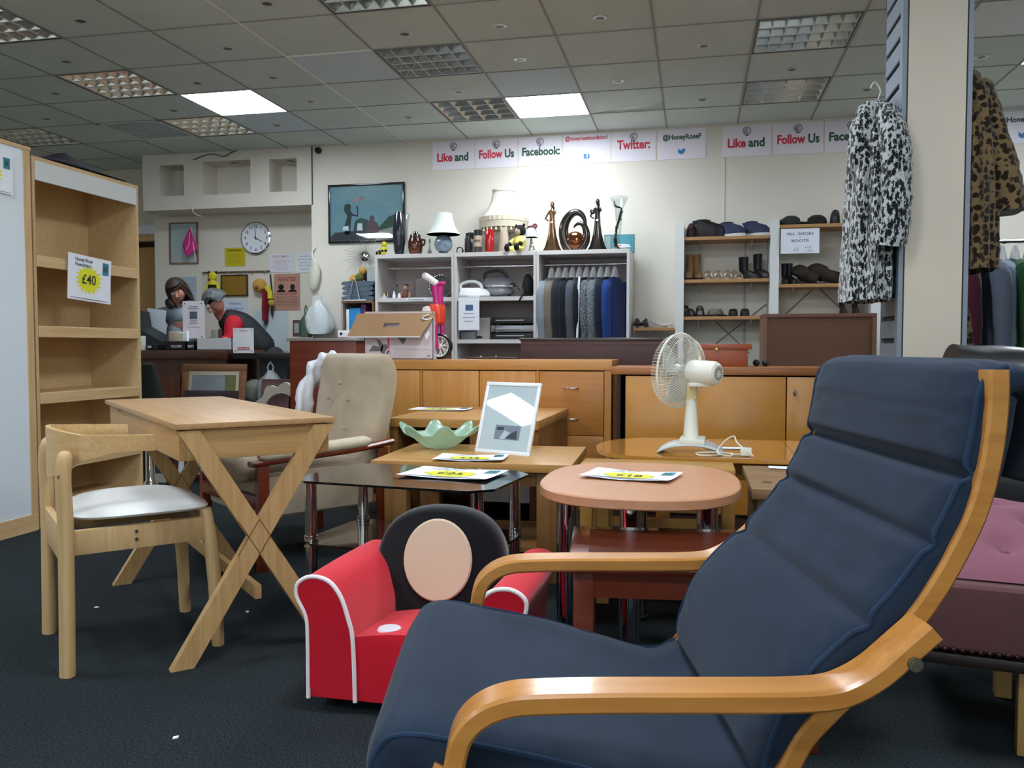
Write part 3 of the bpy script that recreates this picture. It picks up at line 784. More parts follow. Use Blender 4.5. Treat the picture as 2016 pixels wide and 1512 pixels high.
# ------------------------------------------------------------------ peach round-ended table on wide chrome legs
def round_table():
    c = Vector((-.171, 2.785, 0))
    t = thing('round_table', 'peach laminate round-topped table on thick chrome legs with a price notice', 'table', c)
    n = 64; poly = []
    for i in range(n):
        a = 2*PI*i/n; q = .78; poly.append((math.copysign(abs(math.cos(a))**q, math.cos(a))*.318, math.copysign(abs(math.sin(a))**q, math.sin(a))*.39))
    b = B(); vs = []
    for k, z in ((.985, .517), (1, .521), (1, .546), (.985, .55)): vs += [(x*k, y*k, z) for x, y in poly]
    b.add(vs, [(r*n+j, r*n+(j+1) % n, (r+1)*n+(j+1) % n, (r+1)*n+j) for r in range(3) for j in range(n)]+[tuple(range(n-1, -1, -1)), tuple(3*n+j for j in range(n))])
    b.build('tabletop', PEACH, t, ang=25)
    for x, y in ((-.235, -.05), (.215, -.02), (-.02, -.16), (-.02, .27)):
        lg = B().cyl((x, y, .012), (x, y, .517), .034 if y < .2 else .03, n=24).build('leg', CHROME, t)
        B().cyl((x, y, 0), (x, y, .012), .037, n=24).build('foot', BLACK, lg)
    return t
round_table()
p = at(1243, 938, Z=.552)
notice('price_notice', 'white price notice with a yellow star lying on the round peach table', '£18', (p.x, p.y, .5505), (0, 0, math.radians(-12)), .30, .20, .008)

# ------------------------------------------------------------------ mahogany low table
def low_table():
    t = thing('mahogany_table', 'low dark red mahogany table with square legs behind the bentwood armrest', 'coffee table', (-.30, 2.02, 0), math.radians(6))
    W, D, H = .62, .46, .45
    B().box(0, W, 0, D, H-.022, H, bev=.006).box(.05, W-.05, .05, D-.05, H-.005, H+.0015).build('tabletop', MAHOG, t)
    b = B().box(.02, W-.02, .025, .04, H-.085, H-.022).box(.02, W-.02, D-.04, D-.025, H-.085, H-.022).box(.02, .035, .03, D-.03, H-.085, H-.022).box(W-.035, W-.02, .03, D-.03, H-.085, H-.022)
    b.build('apron', MAHOGR, t, smooth=False)
    for x in (.015, W-.065):
        for y in (.02, D-.07): B().box(x, x+.05, y, y+.05, 0, H-.022, bev=.004).build('leg', MAHOGR, t)
low_table()
# ------------------------------------------------------------------ wide low coffee table with bowl and picture frame
def coffee_table():
    t = thing('wide_coffee_table', 'wide low honey-wood coffee table carrying the glass bowl and picture frame', 'coffee table', (-1.345, 3.37, 0), math.radians(2))
    W, D, H = .86, .655, .5
    B().box(0, W, 0, D, H-.035, H, bev=.004).build('tabletop', HONEY, t)
    for x in (.05, W-.15):
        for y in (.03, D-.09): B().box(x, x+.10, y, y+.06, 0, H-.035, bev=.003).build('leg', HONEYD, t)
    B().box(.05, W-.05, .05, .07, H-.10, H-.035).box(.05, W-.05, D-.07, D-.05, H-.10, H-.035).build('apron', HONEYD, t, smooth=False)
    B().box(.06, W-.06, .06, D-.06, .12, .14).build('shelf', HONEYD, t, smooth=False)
coffee_table()
p = at(928, 903, Z=.502)
notice('price_notice', 'white price notice with a yellow star lying on the coffee table before the picture frame', '£35', (p.x, p.y, .5005), (0, 0, math.radians(4)), .30, .20, .008)

def bowl():
    c = at(866, 883, Z=.5)
    t = thing('glass_bowl', 'frosted green glass bowl with a wavy petal rim on the coffee table', 'bowl', (c.x, c.y, .5))
    def wob(a, z): return 1
    n = 72; prof = [(0, .006), (.04, .004), (.07, .014), (.10, .036), (.12, .058), (.142, .074), (.157, .084)]
    vs = []
    for q, (r, z) in enumerate(prof):
        for j in range(n):
            a = 2*PI*j/n; k = (q/(len(prof)-1))**2; s = math.cos(6*a+.6)
            rr = r*(1+.14*k*s)*(1+.16*k*math.cos(a)**2); vs.append((math.cos(a)*rr, math.sin(a)*rr, z+k*.034*max(s, -.45)+k*.004))
    b = B().add(vs, [(i*n+j, i*n+(j+1) % n, (i+1)*n+(j+1) % n, (i+1)*n+j) for i in range(len(prof)-1) for j in range(n)])
    b.build('bowl', mat('green_glass', '#bfe6cd', .3, trans=.5, spec=.6, alpha=.75), t, solid=.005)
    return t
bowl()
def picture_stand():
    a = at(934, 889, Z=.5); c = at(1031, 900, Z=.5); d = c-a; rz = math.atan2(d.y, d.x)
    w = d.length+.005; h = .335
    t = thing('picture_frame', 'white tabletop picture frame leaning back on its strut on the coffee table', 'picture frame', (a.x, a.y, .5), rot=(math.radians(-17), 0, -.41))
    f = .017
    b = B().box(0, w, 0, .012, 0, f, bev=.002).box(0, w, 0, .012, h-f, h, bev=.002).box(0, f, 0, .012, f, h-f, bev=.002).box(w-f, w, 0, .012, f, h-f, bev=.002)
    b.build('frame', mat('frame_white_gloss', '#eef0f2', .2), t)
    b = B().m(mat('mount_card', '#eef0f6', .5)).box(f, w-f, .006, .008, f, h-f)
    b.m(mat('photo_grey', '#9da0ae', .5)).box(w*.30, w*.76, .0055, .006, h*.20, h*.40)
    b.m(mat('photo_dark', '#4a4c55', .5)).prism([(w*.50, h*.22), (w*.72, h*.21), (w*.70, h*.34), (w*.62, h*.30)], .005, .0056, 'xz').box(w*.33, w*.46, .005, .0056, h*.33, h*.37)
    b.m(PAPER).prism([(w*.40, h*.21), (w*.50, h*.21), (w*.58, h*.30), (w*.48, h*.33)], .0045, .0053, 'xz')
    b.build('print', parent=t, smooth=False)
    B().box(f, w-f, .003, .0042, f, h-f).build('glass', CLEAR, t, smooth=False)
    B().box(0+.004, w-.004, .012, .014, .004, h-.004).build('back_board', mat('board_brown', '#8a6b50', .7), t, smooth=False)
    B().prism([(.015, h*.62), (.015, h*.56), (.125, .038), (.15, .04)], w*.45, w*.62, 'yz').build('strut', mat('board_brown2', '#a88566', .7), t, smooth=False)
picture_stand()

# ------------------------------------------------------------------ TV unit behind it
def tv_unit():
    t = thing('tv_unit', 'honey-wood low unit with open front behind the picture frame and glass bowl', 'cabinet', (-1.535, 4.08, 0), math.radians(-1))
    W, D, H = .79, .9, .62
    top = HONEY
    B().box(0, W, 0, D, H-.045, H, bev=.005).build('top', top, t)
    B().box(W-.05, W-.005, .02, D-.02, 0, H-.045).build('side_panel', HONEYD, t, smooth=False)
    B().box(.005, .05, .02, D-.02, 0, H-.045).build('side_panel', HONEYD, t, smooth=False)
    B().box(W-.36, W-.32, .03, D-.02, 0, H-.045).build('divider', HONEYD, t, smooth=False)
    B().box(.05, W-.05, D-.04, D-.02, 0, H-.045).build('back_panel', mat('unit_back', '#5d4022', .6), t, smooth=False)
    B().box(.05, W-.05, .03, D-.04, .06, .085).build('bottom_shelf', HONEYD, t, smooth=False)
    B().box(W-.32, W-.05, .06, .07, .20, H-.05).build('white_panel', PAPER, t, smooth=False)
tv_unit()
p = at(868, 806, Z=.622)
notice('price_notice', 'pale price notice lying flat on the low unit behind the glass bowl', '£45', (p.x, p.y, .6205), (0, 0, .03), .34, .21, .004)

# ------------------------------------------------------------------ sideboards
def handle_bar(b, x, y, z, w=.05):
    b.tube(smooth_path([(x-w, y, z), (x-w*.8, y-.016, z), (x, y-.022, z), (x+w*.8, y-.016, z), (x+w, y, z)], 4), .0045, 8)
def sideboard_left():
    x1 = at(1205, 712, Y=5.0).x
    t = thing('sideboard', 'long orange beech sideboard with doors and drawers, tricycle box on top', 'sideboard', (x1, 5.0, 0))
    W, D, H = 1.84, .44, .905
    B().box(-W, .0, 0, D, H-.062, H, bev=.004).build('top', BEECH if False else mat('beech_top_orange', '#c68c4a', .32, kind='wood', col2='#b97e3e', sc=.6, axis='X', coat=.25), t)
    B().box(-W+.005, -W+.03, .01, D, 0, H-.062).build('side_panel', BEECH, t, smooth=False)
    B().box(-.045, -.005, .003, D, 0, H-.062).build('side_panel', BEECH, t, smooth=False)
    B().box(-W+.03, -.045, D-.02, D, .05, H-.062).box(-W+.03, -.045, .03, D-.02, .05, .07).build('back_panel', BEECHD, t, smooth=False)
    xs = [at(u, 760, Y=5.0).x-x1 for u in (830, 943, 1055)]
    def door(a, c): return B().box(a+.003, c-.003, .004, .024, .08, H-.068, bev=.002).build('door', mat('door_orange', '#c58b45', .35, kind='wood', col2='#b97e3a', sc=.5, axis='Z', coat=.2), t)
    door(-W+.03, -W+.34); door(-W+.34, xs[0]-.01); door(xs[0]+.005, xs[1]); door(xs[1], xs[2]); 
    B().box(xs[0]-.01, xs[0]+.005, .003, .03, 0.05, H-.065).build('upright', BEECH, t, smooth=False)
    B().box(xs[2], xs[2]+.02, .003, .03, 0.05, H-.065).build('upright', BEECH, t, smooth=False)
    z = H-.068
    for hh in (.385, .24, .17):
        dr = B().box(xs[2]+.023, -.049, .004, .024, z-hh+.004, z, bev=.002).build('drawer', mat('drawer_orange', '#bb7c3b', .35, kind='wood', col2='#ae7031', sc=.5, axis='X', coat=.2), t)
        if hh > .3:
            for q in (z-.10, z-.285):
                b = B(); handle_bar(b, (xs[2]-.03)/2, .004, q, .042); b.build('handle', STEEL, dr)
        else:
            b = B(); handle_bar(b, (xs[2]-.03)/2, .004, z-hh/2, .042); b.build('handle', STEEL, dr)
        z -= hh
    B().box(-W+.03, -.045, .03, .05, 0, .06).build('plinth', BEECHD, t, smooth=False)
sideboard_left()
def sideboard_right():
    x0 = at(1204, 722, Y=4.72).x
    t = thing('maple_cabinet', 'golden maple cabinet with reddish top behind the desk fan', 'cabinet', (x0, 4.72, 0))
    W, D, H = 1.22, .46, .872
    B().box(0, W, -.01, D, H-.042, H, bev=.004).build('top', BEECHD, t)
    B().box(.03, .05, .0, D-.01, 0, H-.042).box(W-.03, W-.01, .0, D-.01, 0, H-.042).box(.05, W-.03, D-.03, D-.01, 0, H-.042).build('carcass', mat('dark_carcass', '#2c1a10', .6), t, smooth=False)
    xs = [.075, at(1548, 780, Y=4.72).x-x0, W-.035]
    for a, c in zip(xs[:-1], xs[1:]):
        d = B().box(a+.003, c-.003, -.004, .02, .07, H-.05, bev=.002).build('door', MAPLE, t)
        if a > .2:
            hx = at(1564, 763, Y=4.71).x-x0
            B().sph((hx, -.014, H-.13), (.008, .01, .022), 12).build('handle', STEEL, d)
    B().box(.05, W-.03, .02, .04, 0, .07).build('plinth', MAHOGD, t, smooth=False)
sideboard_right()

# dark mahogany pieces
def chest():
    a = at(570, 664, Y=5.5)
    t = thing('mahogany_chest', 'reddish mahogany chest with silver-edged top between the till counter and the sideboard', 'chest', (a.x, 5.5, 0))
    W, D, H = .50, .42, 1.045
    B().box(0, W, 0, D, 0, H-.02, bev=.003).build('body', MAHOGR, t)
    B().box(-.02, W+.02, -.015, D+.01, H-.02, H, bev=.003).build('top', mat('mahog_top_edge', '#9a9490', .3, .3), t)
chest()
def bureau():
    a = at(1022, 700, Y=5.66); c = at(1335, 700, Y=5.66)
    t = thing('mahogany_bureau', 'long dark mahogany cabinet seen from behind, standing behind the orange sideboard', 'cabinet', (a.x, 5.66, 0))
    W, D, H = c.x-a.x, .44, 1.045
    B().box(.01, W-.01, .01, D-.01, 0, H-.02).build('body', MAHOGD, t, smooth=False)
    B().box(0, W, 0, D, H-.02, H, bev=.006).build('top', mat('mahog_edge', '#3c2f2c', .25, coat=.5), t)
    B().box(.01, W-.01, .005, .012, H-.045, H-.04).build('moulding', MAHOGR, t, smooth=False)
bureau()

# ------------------------------------------------------------------ folding table with the fan, nest table, rustic table
def folding_table():
    t = thing('gateleg_table', 'glossy golden drop-leaf table with one rounded end under the desk fan', 'table', (.407, 3.44, 0))
    H = .54; n = 20
    poly = [(0, 0), (0, .72), (-.56, .72)]
    for i in range(n+1):
        a = PI/2+PI*i/n*1.0; poly.append((-.60+math.cos(a)*.235, .36+math.sin(a)*.36))
    poly.append((-.56, 0))
    B().prism(poly, H-.018, H, 'xy').build('tabletop', mat('gloss_gold', '#b98136', .14, kind='wood', col2='#a97028', sc=.5, axis='X', coat=.6), t, ang=20)
    B().box(-.002, .10, .0, .72, H-.018, H).build('leaf', mat('gloss_gold2', '#b07a30', .16, coat=.5), t, smooth=False)
    B().box(-.55, 0.2, .10, .12, H-.10, H-.018).box(-.55, .2, .60, .62, H-.10, H-.018).build('apron', MAPLE, t, smooth=False)
    for x in (-.56, .05):
        for y in (.10, .58): B().box(x, x+.045, y, y+.045, 0, H-.018, bev=.003).build('leg', MAPLE, t)
folding_table()
def nest_table():
    t = thing('small_light_table', 'small pale wooden table squeezed between the round peach table and the fan table', 'side table', (-.43, 3.19, 0))
    W, D, H = .58, .22, .53; NM = mat('pale_yellow_wood', '#b98e48', .3, kind='wood', col2='#aa7e3b', sc=.6, axis='X', coat=.3)
    B().box(0, W, .0, D, H-.02, H, bev=.003).build('tabletop', NM, t)
    for x in (.0, .065, W-.05):
        for y in (.01, D-.05): B().box(x+.005, x+.05, y, y+.04, 0, H-.02).build('leg', NM, t, smooth=False)
    B().box(.11, W-.06, .02, .035, .30, .335).box(.11, W-.06, .02, .04, .36, .39).build('rail', NM, t, smooth=False)
    B().box(.11, W-.06, .03, D-.03, .10, .12).build('shelf', NM, t, smooth=False)
nest_table()
def rustic():
    t = thing('rustic_table', 'rough brown wooden table with a knot, beside the blue armchair back', 'table', (.185, 2.84, 0))
    W, D, H = .34, .56, .52
    B().box(0, W, 0, D, H-.035, H, bev=.005).build('tabletop', RUSTIC, t)
    for x in (.02, W-.09):
        for y in (.03, D-.1): B().box(x, x+.07, y, y+.07, 0, H-.035, bev=.004).build('leg', RUSTIC, t)
    B().lathe([(0, .001), (.012, .001), (.014, 0)], (.06, .15, H), 14, sx=1.3).build('knot', mat('knot', '#2b2018', .7), t)
rustic()
p = at(1540, 921, Z=.522)
notice('small_card', 'small white card lying on the rough brown wooden table', '', (p.x, p.y, .5205), (0, 0, -.05), .10, .07, .001, cat='card', heading=None, pic=False)

# ------------------------------------------------------------------ desk fan
def fan():
    c = at(1360, 889, Z=.54)
    t = thing('desk_fan', 'off-white desk fan seen from behind with its wire cage, on the golden table', 'fan', (c.x, c.y, .54), math.radians(-2))
    FW_ = mat('fan_plastic', '#dcdccf', .3); FB = mat('fan_blade', '#cfd3cf', .3, alpha=.85); FY = mat('fan_yellowed', '#cdbf8a', .4)
    # base: arched foot
    bs = B()
    def P(u, v):
        x = (u-.5)*.27; y = (v-.5)*.19
        return Vector((x, y, .045*max(0, 1-abs(2*u-1)**2.6)*(1-.35*abs(2*v-1)**3)+.004))
    bs.grid(P, 22, 10); bs.build('base', mat('fan_base_grey', '#b9bfbd', .35), t, solid=.006)
    B().box(-.045, .06, -.09, .07, .035, .062, bev=.008).build('base_cover', FW_, t)
    st = B(); vs = []
    for z, a, b in ((.05, .036, .032), (.07, .032, .028), (.2, .022, .02), (.262, .021, .019)):
        vs += [(a*math.cos(2*PI*j/16), b*math.sin(2*PI*j/16), z) for j in range(16)]
    st.add(vs, [(i*16+j, i*16+(j+1) % 16, (i+1)*16+(j+1) % 16, (i+1)*16+j) for i in range(3) for j in range(16)]); st.build('stem', FW_, t)
    B().box(-.018, .022, -.02, .02, .22, .30, bev=.006).build('neck', FY, t)
    B().cyl((-.035, -.0, .248), (-.018, 0, .248), .014, n=16).build('tilt_knob', FY, t)
    # motor housing axis points from the back of the fan towards the blades: away from the viewer and left
    ax = Vector((-.84, .52, .05)).normalized(); M0 = Vector((.045, -.02, .335))
    u, w_ = frame_of(ax)
    def ring(c, r, flat=1.0): return [c+(u*math.cos(2*PI*j/28)+w_*math.sin(2*PI*j/28))*r for j in range(28)]
    vs = []; pr = [(-.078, .0), (-.078, .036), (-.07, .046), (-.055, .051), (.04, .052), (.058, .047), (.062, .03), (.062, 0)]
    for d, r in pr: vs += ring(M0+ax*d, max(r, .0005))
    B().add(vs, [(i*28+j, i*28+(j+1) % 28, (i+1)*28+(j+1) % 28, (i+1)*28+j) for i in range(len(pr)-1) for j in range(28)]).build('motor_housing', FW_, t)
    v = B()
    for j in range(20):
        a = 2*PI*j/20; dd = u*math.cos(a)+w_*math.sin(a); pp = u*-math.sin(a)+w_*math.cos(a); c0 = M0-ax*.0788
        v.add([c0+dd*.016+pp*.0012, c0+dd*.016-pp*.0012, c0+dd*.028-pp*.002, c0+dd*.028+pp*.002], [(0, 1, 2, 3)])
    v.build('vent_slots', DGREY, t, smooth=False)
    B().box(M0.x-.055, M0.x+.05, M0.y-.03, M0.y+.03, .277, .295, bev=.006).build('bracket', FW_, t)
    B().cyl(M0+Vector((-.01, 0, .045)), M0+Vector((-.012, 0, .068)), .006, n=10).build('swivel_knob', FW_, t)
    H0 = M0+ax*.115; R = .158
    B().cyl(M0+ax*.06, H0-ax*.02, .008, n=10).build('shaft', STEEL, t)
    hub = B().tube([H0-ax*.03, H0-ax*.02, H0+ax*.015, H0+ax*.03], [.02, .028, .03, .02], 18).build('hub', FB, t)
    for k in range(4 if False else 3):
        a0 = 2*PI*k/3+.5; b = B()
        def Q(uu, vv, a0=a0):
            r = .025+uu*.115; a = a0+(vv-.5)*(1.05+.25*math.sin(PI*uu))*(1 if uu < .9 else .86)
            return H0+(u*math.cos(a)+w_*math.sin(a))*r+ax*((vv-.5)*.05*(1-.3*uu))
        b.grid(Q, 10, 8).build('blade', FB, t, solid=.0015)
    # cage
    cg = B()
    for k in range(72):
        a = 2*PI*k/72; dd = u*math.cos(a)+w_*math.sin(a)
        pts = [M0+ax*.055+dd*.045, M0+ax*.055+dd*.10, M0+ax*.075+dd*.14, H0-ax*.005+dd*R]
        cg.tube(smooth_path(pts, 3), .0011, 4, cap=False)
        pts = [H0+ax*.005+dd*R, H0+ax*.04+dd*.145, H0+ax*.062+dd*.10, H0+ax*.066+dd*.04]
        cg.tube(smooth_path(pts, 3), .0011, 4, cap=False)
    for d, r in ((.057-.115, .085), (.08-.115, .145)): cg.tube(ring(H0+ax*d, r), .0013, 5, closed=True)
    cg.build('cage', mat('cage_wire', '#cfcdbf', .4), t)
    b = B().tube(ring(H0, R+.001), .005, 8, closed=True); b.build('cage_rim', FW_, t)
    B().lathe([(0, 0), (.04, 0), (.04, .004), (0, .006)], H0+ax*.066, 20, rot=ax.to_track_quat('Z', 'Y').to_euler()).build('cage_badge', FW_, t)
    cp = [(.06, -.05, .02), (.12, -.08, .006), (.10, -.15, .006), (.04, -.16, .006), (.03, -.12, .01), (.10, -.10, .012), (.17, -.08, .006), (.16, -.16, .006), (.11, -.17, .02), (.14, -.10, .06), (.175, -.06, .075), (.19, -.09, .05), (.25, -.14, .006), (.22, -.1, .006), (.16, -.12, .008)]
    cd = B().tube(smooth_path(cp, 6), .003, 7).build('cord', FW_, t)
    B().box(.20, .245, -.125, -.085, .003, .035, bev=.006).build('plug', FW_, cd)
fan()
p = at(1440, 884, Z=.542)
notice('fan_card', 'small white card under the coiled cord of the fan', '', (p.x, p.y+.03, .5405), (0, 0, .05), .12, .07, .001, cat='card', heading=None, pic=False)

# ------------------------------------------------------------------ beige high-back armchair
def beige_chair():
    d = Vector((-.60, -.80, 0)).normalized()      # facing
    o = Vector((-1.83, 3.9, 0)); rz = math.atan2(d.y, d.x)+PI/2      # local -y = facing
    t = thing('beige_armchair', 'high-backed beige plush armchair with buttoned back and wooden arms behind the oak desk', 'armchair', o, rz)
    w = .30
    # back: curved slab
    def slab(pts, half, thick, name, rnd=.06, nv=20, par=t, mt=BEIGEF, wf=None):
        P = smooth_path([(y, z, 0) for y, z in pts], 5); k = len(P); n = 32; vs = []
        for i, p in enumerate(P):
            a = P[max(0, i-1)]; b = P[min(k-1, i+1)]; dd = (b-a).normalized(); nn = Vector((-dd.y, dd.x, 0))
            e = min(1, (min(i, k-1-i)+.35)/3.2)**.5; ww = half*(wf(i/(k-1)) if wf else 1)
            for j in range(n):
                th = 2*PI*j/n; c, s = math.cos(th), math.sin(th)
                x = math.copysign(abs(c)**.35, c)*ww*(.94+.06*e); q = math.copysign(abs(s)**.7, s)*thick/2*e
                c2 = p+nn*q; vs.append((x, c2.x, c2.y))
        fs = [(i*n+j, i*n+(j+1) % n, (i+1)*n+(j+1) % n, (i+1)*n+j) for i in range(k-1) for j in range(n)]+[tuple(range(n-1, -1, -1)), tuple((k-1)*n+j for j in range(n))]
        return B().add(vs, fs).build(name, mt, par, ang=70)
    bk = slab([(.10, .30), (.13, .42), (.17, .55), (.20, .70), (.22, .84), (.20, .945)], .315, .12, 'backrest', wf=lambda s: .80+.26*math.sin(min(1, s*1.35)*PI/2)-.04*max(0, s-.8)*5)
    for x, z in ((-.10, .72), (.10, .72), (0, .80), (-.1, .58), (.1, .58)):
        B().sph((x, .140+(z-.55)*.16-.058, z), .011, 10).build('button', BEIGEF, bk)
    slab([(-.52, .40), (-.45, .445), (-.2, .435), (.1, .41)], .27, .13, 'seat_cushion')
    for s in (-1, 1):
        x = s*.325
        B().strip([(v.x, v.y) for v in smooth_path([(-.50, .475, 0), (-.3, .485, 0), (-.0, .50, 0), (.22, .525, 0)], 5)], .055, .025, 'yz', off=x, bev=.008).build('arm', MAHOGR, t)
        a = smooth_path([(x, -.46, .505), (x, -.2, .518), (x, .10, .535)], 6)
        B().tube(a, [.016]+[.034]*(len(a)-2)+[.016], 14, flat=.85, up=(0, 0, 1)).build('arm_pad', mat('arm_pad_cream', '#c9bea5', .9, kind='noise', col2='#b8ac92', sc=30), t)
        B().box(x-.018, x+.018, -.47, -.42, 0, .47, bev=.004).build('leg', MAHOGR, t)
        B().box(x-.018, x+.018, .14, .19, 0, .50, bev=.004).build('leg', MAHOGR, t)
    B().box(-.30, .30, -.44, .14, .22, .42, bev=.03, seg=3).build('seat_base', BEIGEF, t)
    B().box(-.31, .31, -.47, -.44, .27, .33, bev=.003).build('front_rail', MAHOGR, t)
    B().box(-.31, .31, .15, .18, .27, .33, bev=.003).build('rear_rail', MAHOGR, t)
    # white cloth hanging over the far top corner of the chair
    cl = B(); Mw = Matrix.Translation(o) @ Matrix.Rotation(rz, 4, 'Z')
    P = smooth_path([(-.20, .26, .915), (-.28, .22, .925), (-.335, .17, .87), (-.36, .13, .76), (-.38, .10, .62), (-.39, .08, .50)], 6)
    cl.tube([Mw @ p for p in P], [.045]*6+[.06]*6+[.07]*12+[.062]*7, 40, flat=.55)
    tag(cl.build('white_cloth', mat('white_cloth', '#dcdde3', .85), None, ang=60, disp=lambda c: .012*math.sin(c.x*90+c.y*60)+.012*noise.noise(c*22)), 'crumpled white cloth draped over the side of the beige armchair back', 'cloth')
beige_chair()
# ------------------------------------------------------------------ things fixed to the back wall
def banner(x0, x1, kind, label, y=None):
    """paper banner; position read off the wall plane"""
    X0, X1 = at(x0, 300, Y=WY).x, at(x1, 300, Y=WY).x; Z0, Z1 = 2.625, 2.885
    t = thing('banner_sheet', label, 'banner', (X0, WY-.004, Z0), group='social media banner sheets on the back wall')
    w, h = X1-X0-.006, Z1-Z0
    B().box(0, w, 0, .002, 0, h).build('paper', PAPERP, t, smooth=False)
    b = B(); ax, ay = (1, 0, 0), (0, 0, 1)
    def T(s, cx, cz, size, m, wid=None, bold=.035): b.m(m).text(s, (cx, -.0012, cz), size, ax, ay, bold, 'CENTER', wid)
    def logo(cx, cz, r=.032):
        b.m(INK)
        for q, (rr, a0, a1) in enumerate(((1, -.3, 3.4), (.55, .5, 4.6), (.25, 2, 6))):
            pts = [(cx+math.cos(a0+(a1-a0)*i/14)*r*rr, -.0015, cz+math.sin(a0+(a1-a0)*i/14)*r*rr) for i in range(15)]
            b.tube(pts, .0025, 4)
        for s in (-1, 1): b.tube([(cx+s*.0*r, -.0015, cz-1.35*r), (cx+s*.55*r, -.0015, cz-1.0*r), (cx+s*1.05*r, -.0015, cz-.1*r), (cx+s*.25*r, -.0015, cz-.6*r), (cx, -.0015, cz-1.35*r)], .0025, 4)
    if kind != 'x' and kind[0] in 'LFTU': logo(w*.5, h*.86-.01)
    if kind == 'L': T('Like', w*.29, h*.30, .105, INKR, w*.37); T('and', w*.70, h*.30, .105, INKD, w*.33)
    if kind == 'F': T('Follow', w*.36, h*.34, .105, INKR, w*.56); T('Us', w*.81, h*.34, .105, INKD, w*.22)
    if kind == 'U': T('Facebook:', w*.52, h*.36, .10, INKD, w*.88)
    if kind == 'H': T('@honeyrosefoundation1', w*.5, h*.80, .05, INKR, w*.9, .03); b.m(INKB).box(w*.44, w*.56, -.0015, -.0005, h*.16, h*.32); b.m(WHITE).text('f', (w*.51, -.002, h*.18), .05, ax, ay, .04)
    if kind == 'T': T('Twitter:', w*.5, h*.42, .11, INKR, w*.74)
    if kind == 'R':
        T('@HoneyRoseF', w*.5, h*.66, .06, INKD, w*.8)
        bird = [(-.5, .02), (-.42, -.12), (-.28, -.26), (-.05, -.36), (.2, -.28), (.36, -.05), (.42, .16), (.52, .28), (.38, .26), (.44, .36), (.30, .32), (.14, .36), (.03, .24), (.02, .12), (-.18, .18), (-.42, .40), (-.46, .25), (-.40, .12)]
        b.m(INKB).prism([(w*.5+x*.07, h*.25+z*.07) for x, z in bird], -.0018, -.0005, 'xz')
    b.build('print', parent=t, smooth=False)
    return t
bn = [(852, 935, 'L', 'banner sheet reading Like and, the one nearest the bulkhead'), (936, 1020, 'F', 'banner sheet reading Follow Us beside the sheet nearest the bulkhead'),
      (1021, 1107, 'U', 'banner sheet reading Facebook in green, washed out by the lit panel'), (1109, 1203, 'H', 'banner sheet with the red handle and a blue f square, most washed out by glare'),
      (1204, 1293, 'T', 'banner sheet reading Twitter in red'), (1295, 1391, 'R', 'banner sheet with a green handle over a small blue bird'),
      (1422, 1520, 'L', 'banner sheet reading Like and, just past the gap in the row'), (1521, 1622, 'F', 'banner sheet reading Follow Us above the shoe shelves'),
      (1623, 1730, 'U', 'banner sheet reading Facebook partly hidden by the black and white coat'), (1900, 1950, 'x', 'blank banner sheet half hidden by the leopard coat'),
      (1952, 2075, 'R', 'banner sheet with green handle at the right edge beyond the leopard coat')]
for a in bn: banner(*a)

def wbox(x0, y0, x1, y1, Y=WY):
    a = at(x0, (y0+y1)/2, Y=Y); c = at(x1, (y0+y1)/2, Y=Y); xm = (x0+x1)/2
    return a.x, c.x, at(xm, y1, Y=Y).z, at(xm, y0, Y=Y).z
def framed(name, label, cat, box, Y, fw, fmat, art, depth=.02, glass=True, par=None):
    X0, X1, Z0, Z1 = box; w, h = X1-X0, Z1-Z0
    t = thing(name, label, cat, (X0, Y-depth, Z0))
    B().box(0, w, 0, depth-.001, 0, fw, bev=.002).box(0, w, 0, depth-.001, h-fw, h, bev=.002).box(0, fw, 0, depth-.001, fw, h-fw, bev=.002).box(w-fw, w, 0, depth-.001, fw, h-fw, bev=.002).build('frame', fmat, t)
    b = B(); art(b, w, h); b.build('print', parent=t, smooth=False)
    if glass: B().box(fw, w-fw, .003, .004, fw, h-fw).build('glass', CLEAR, t, smooth=False)
    return t
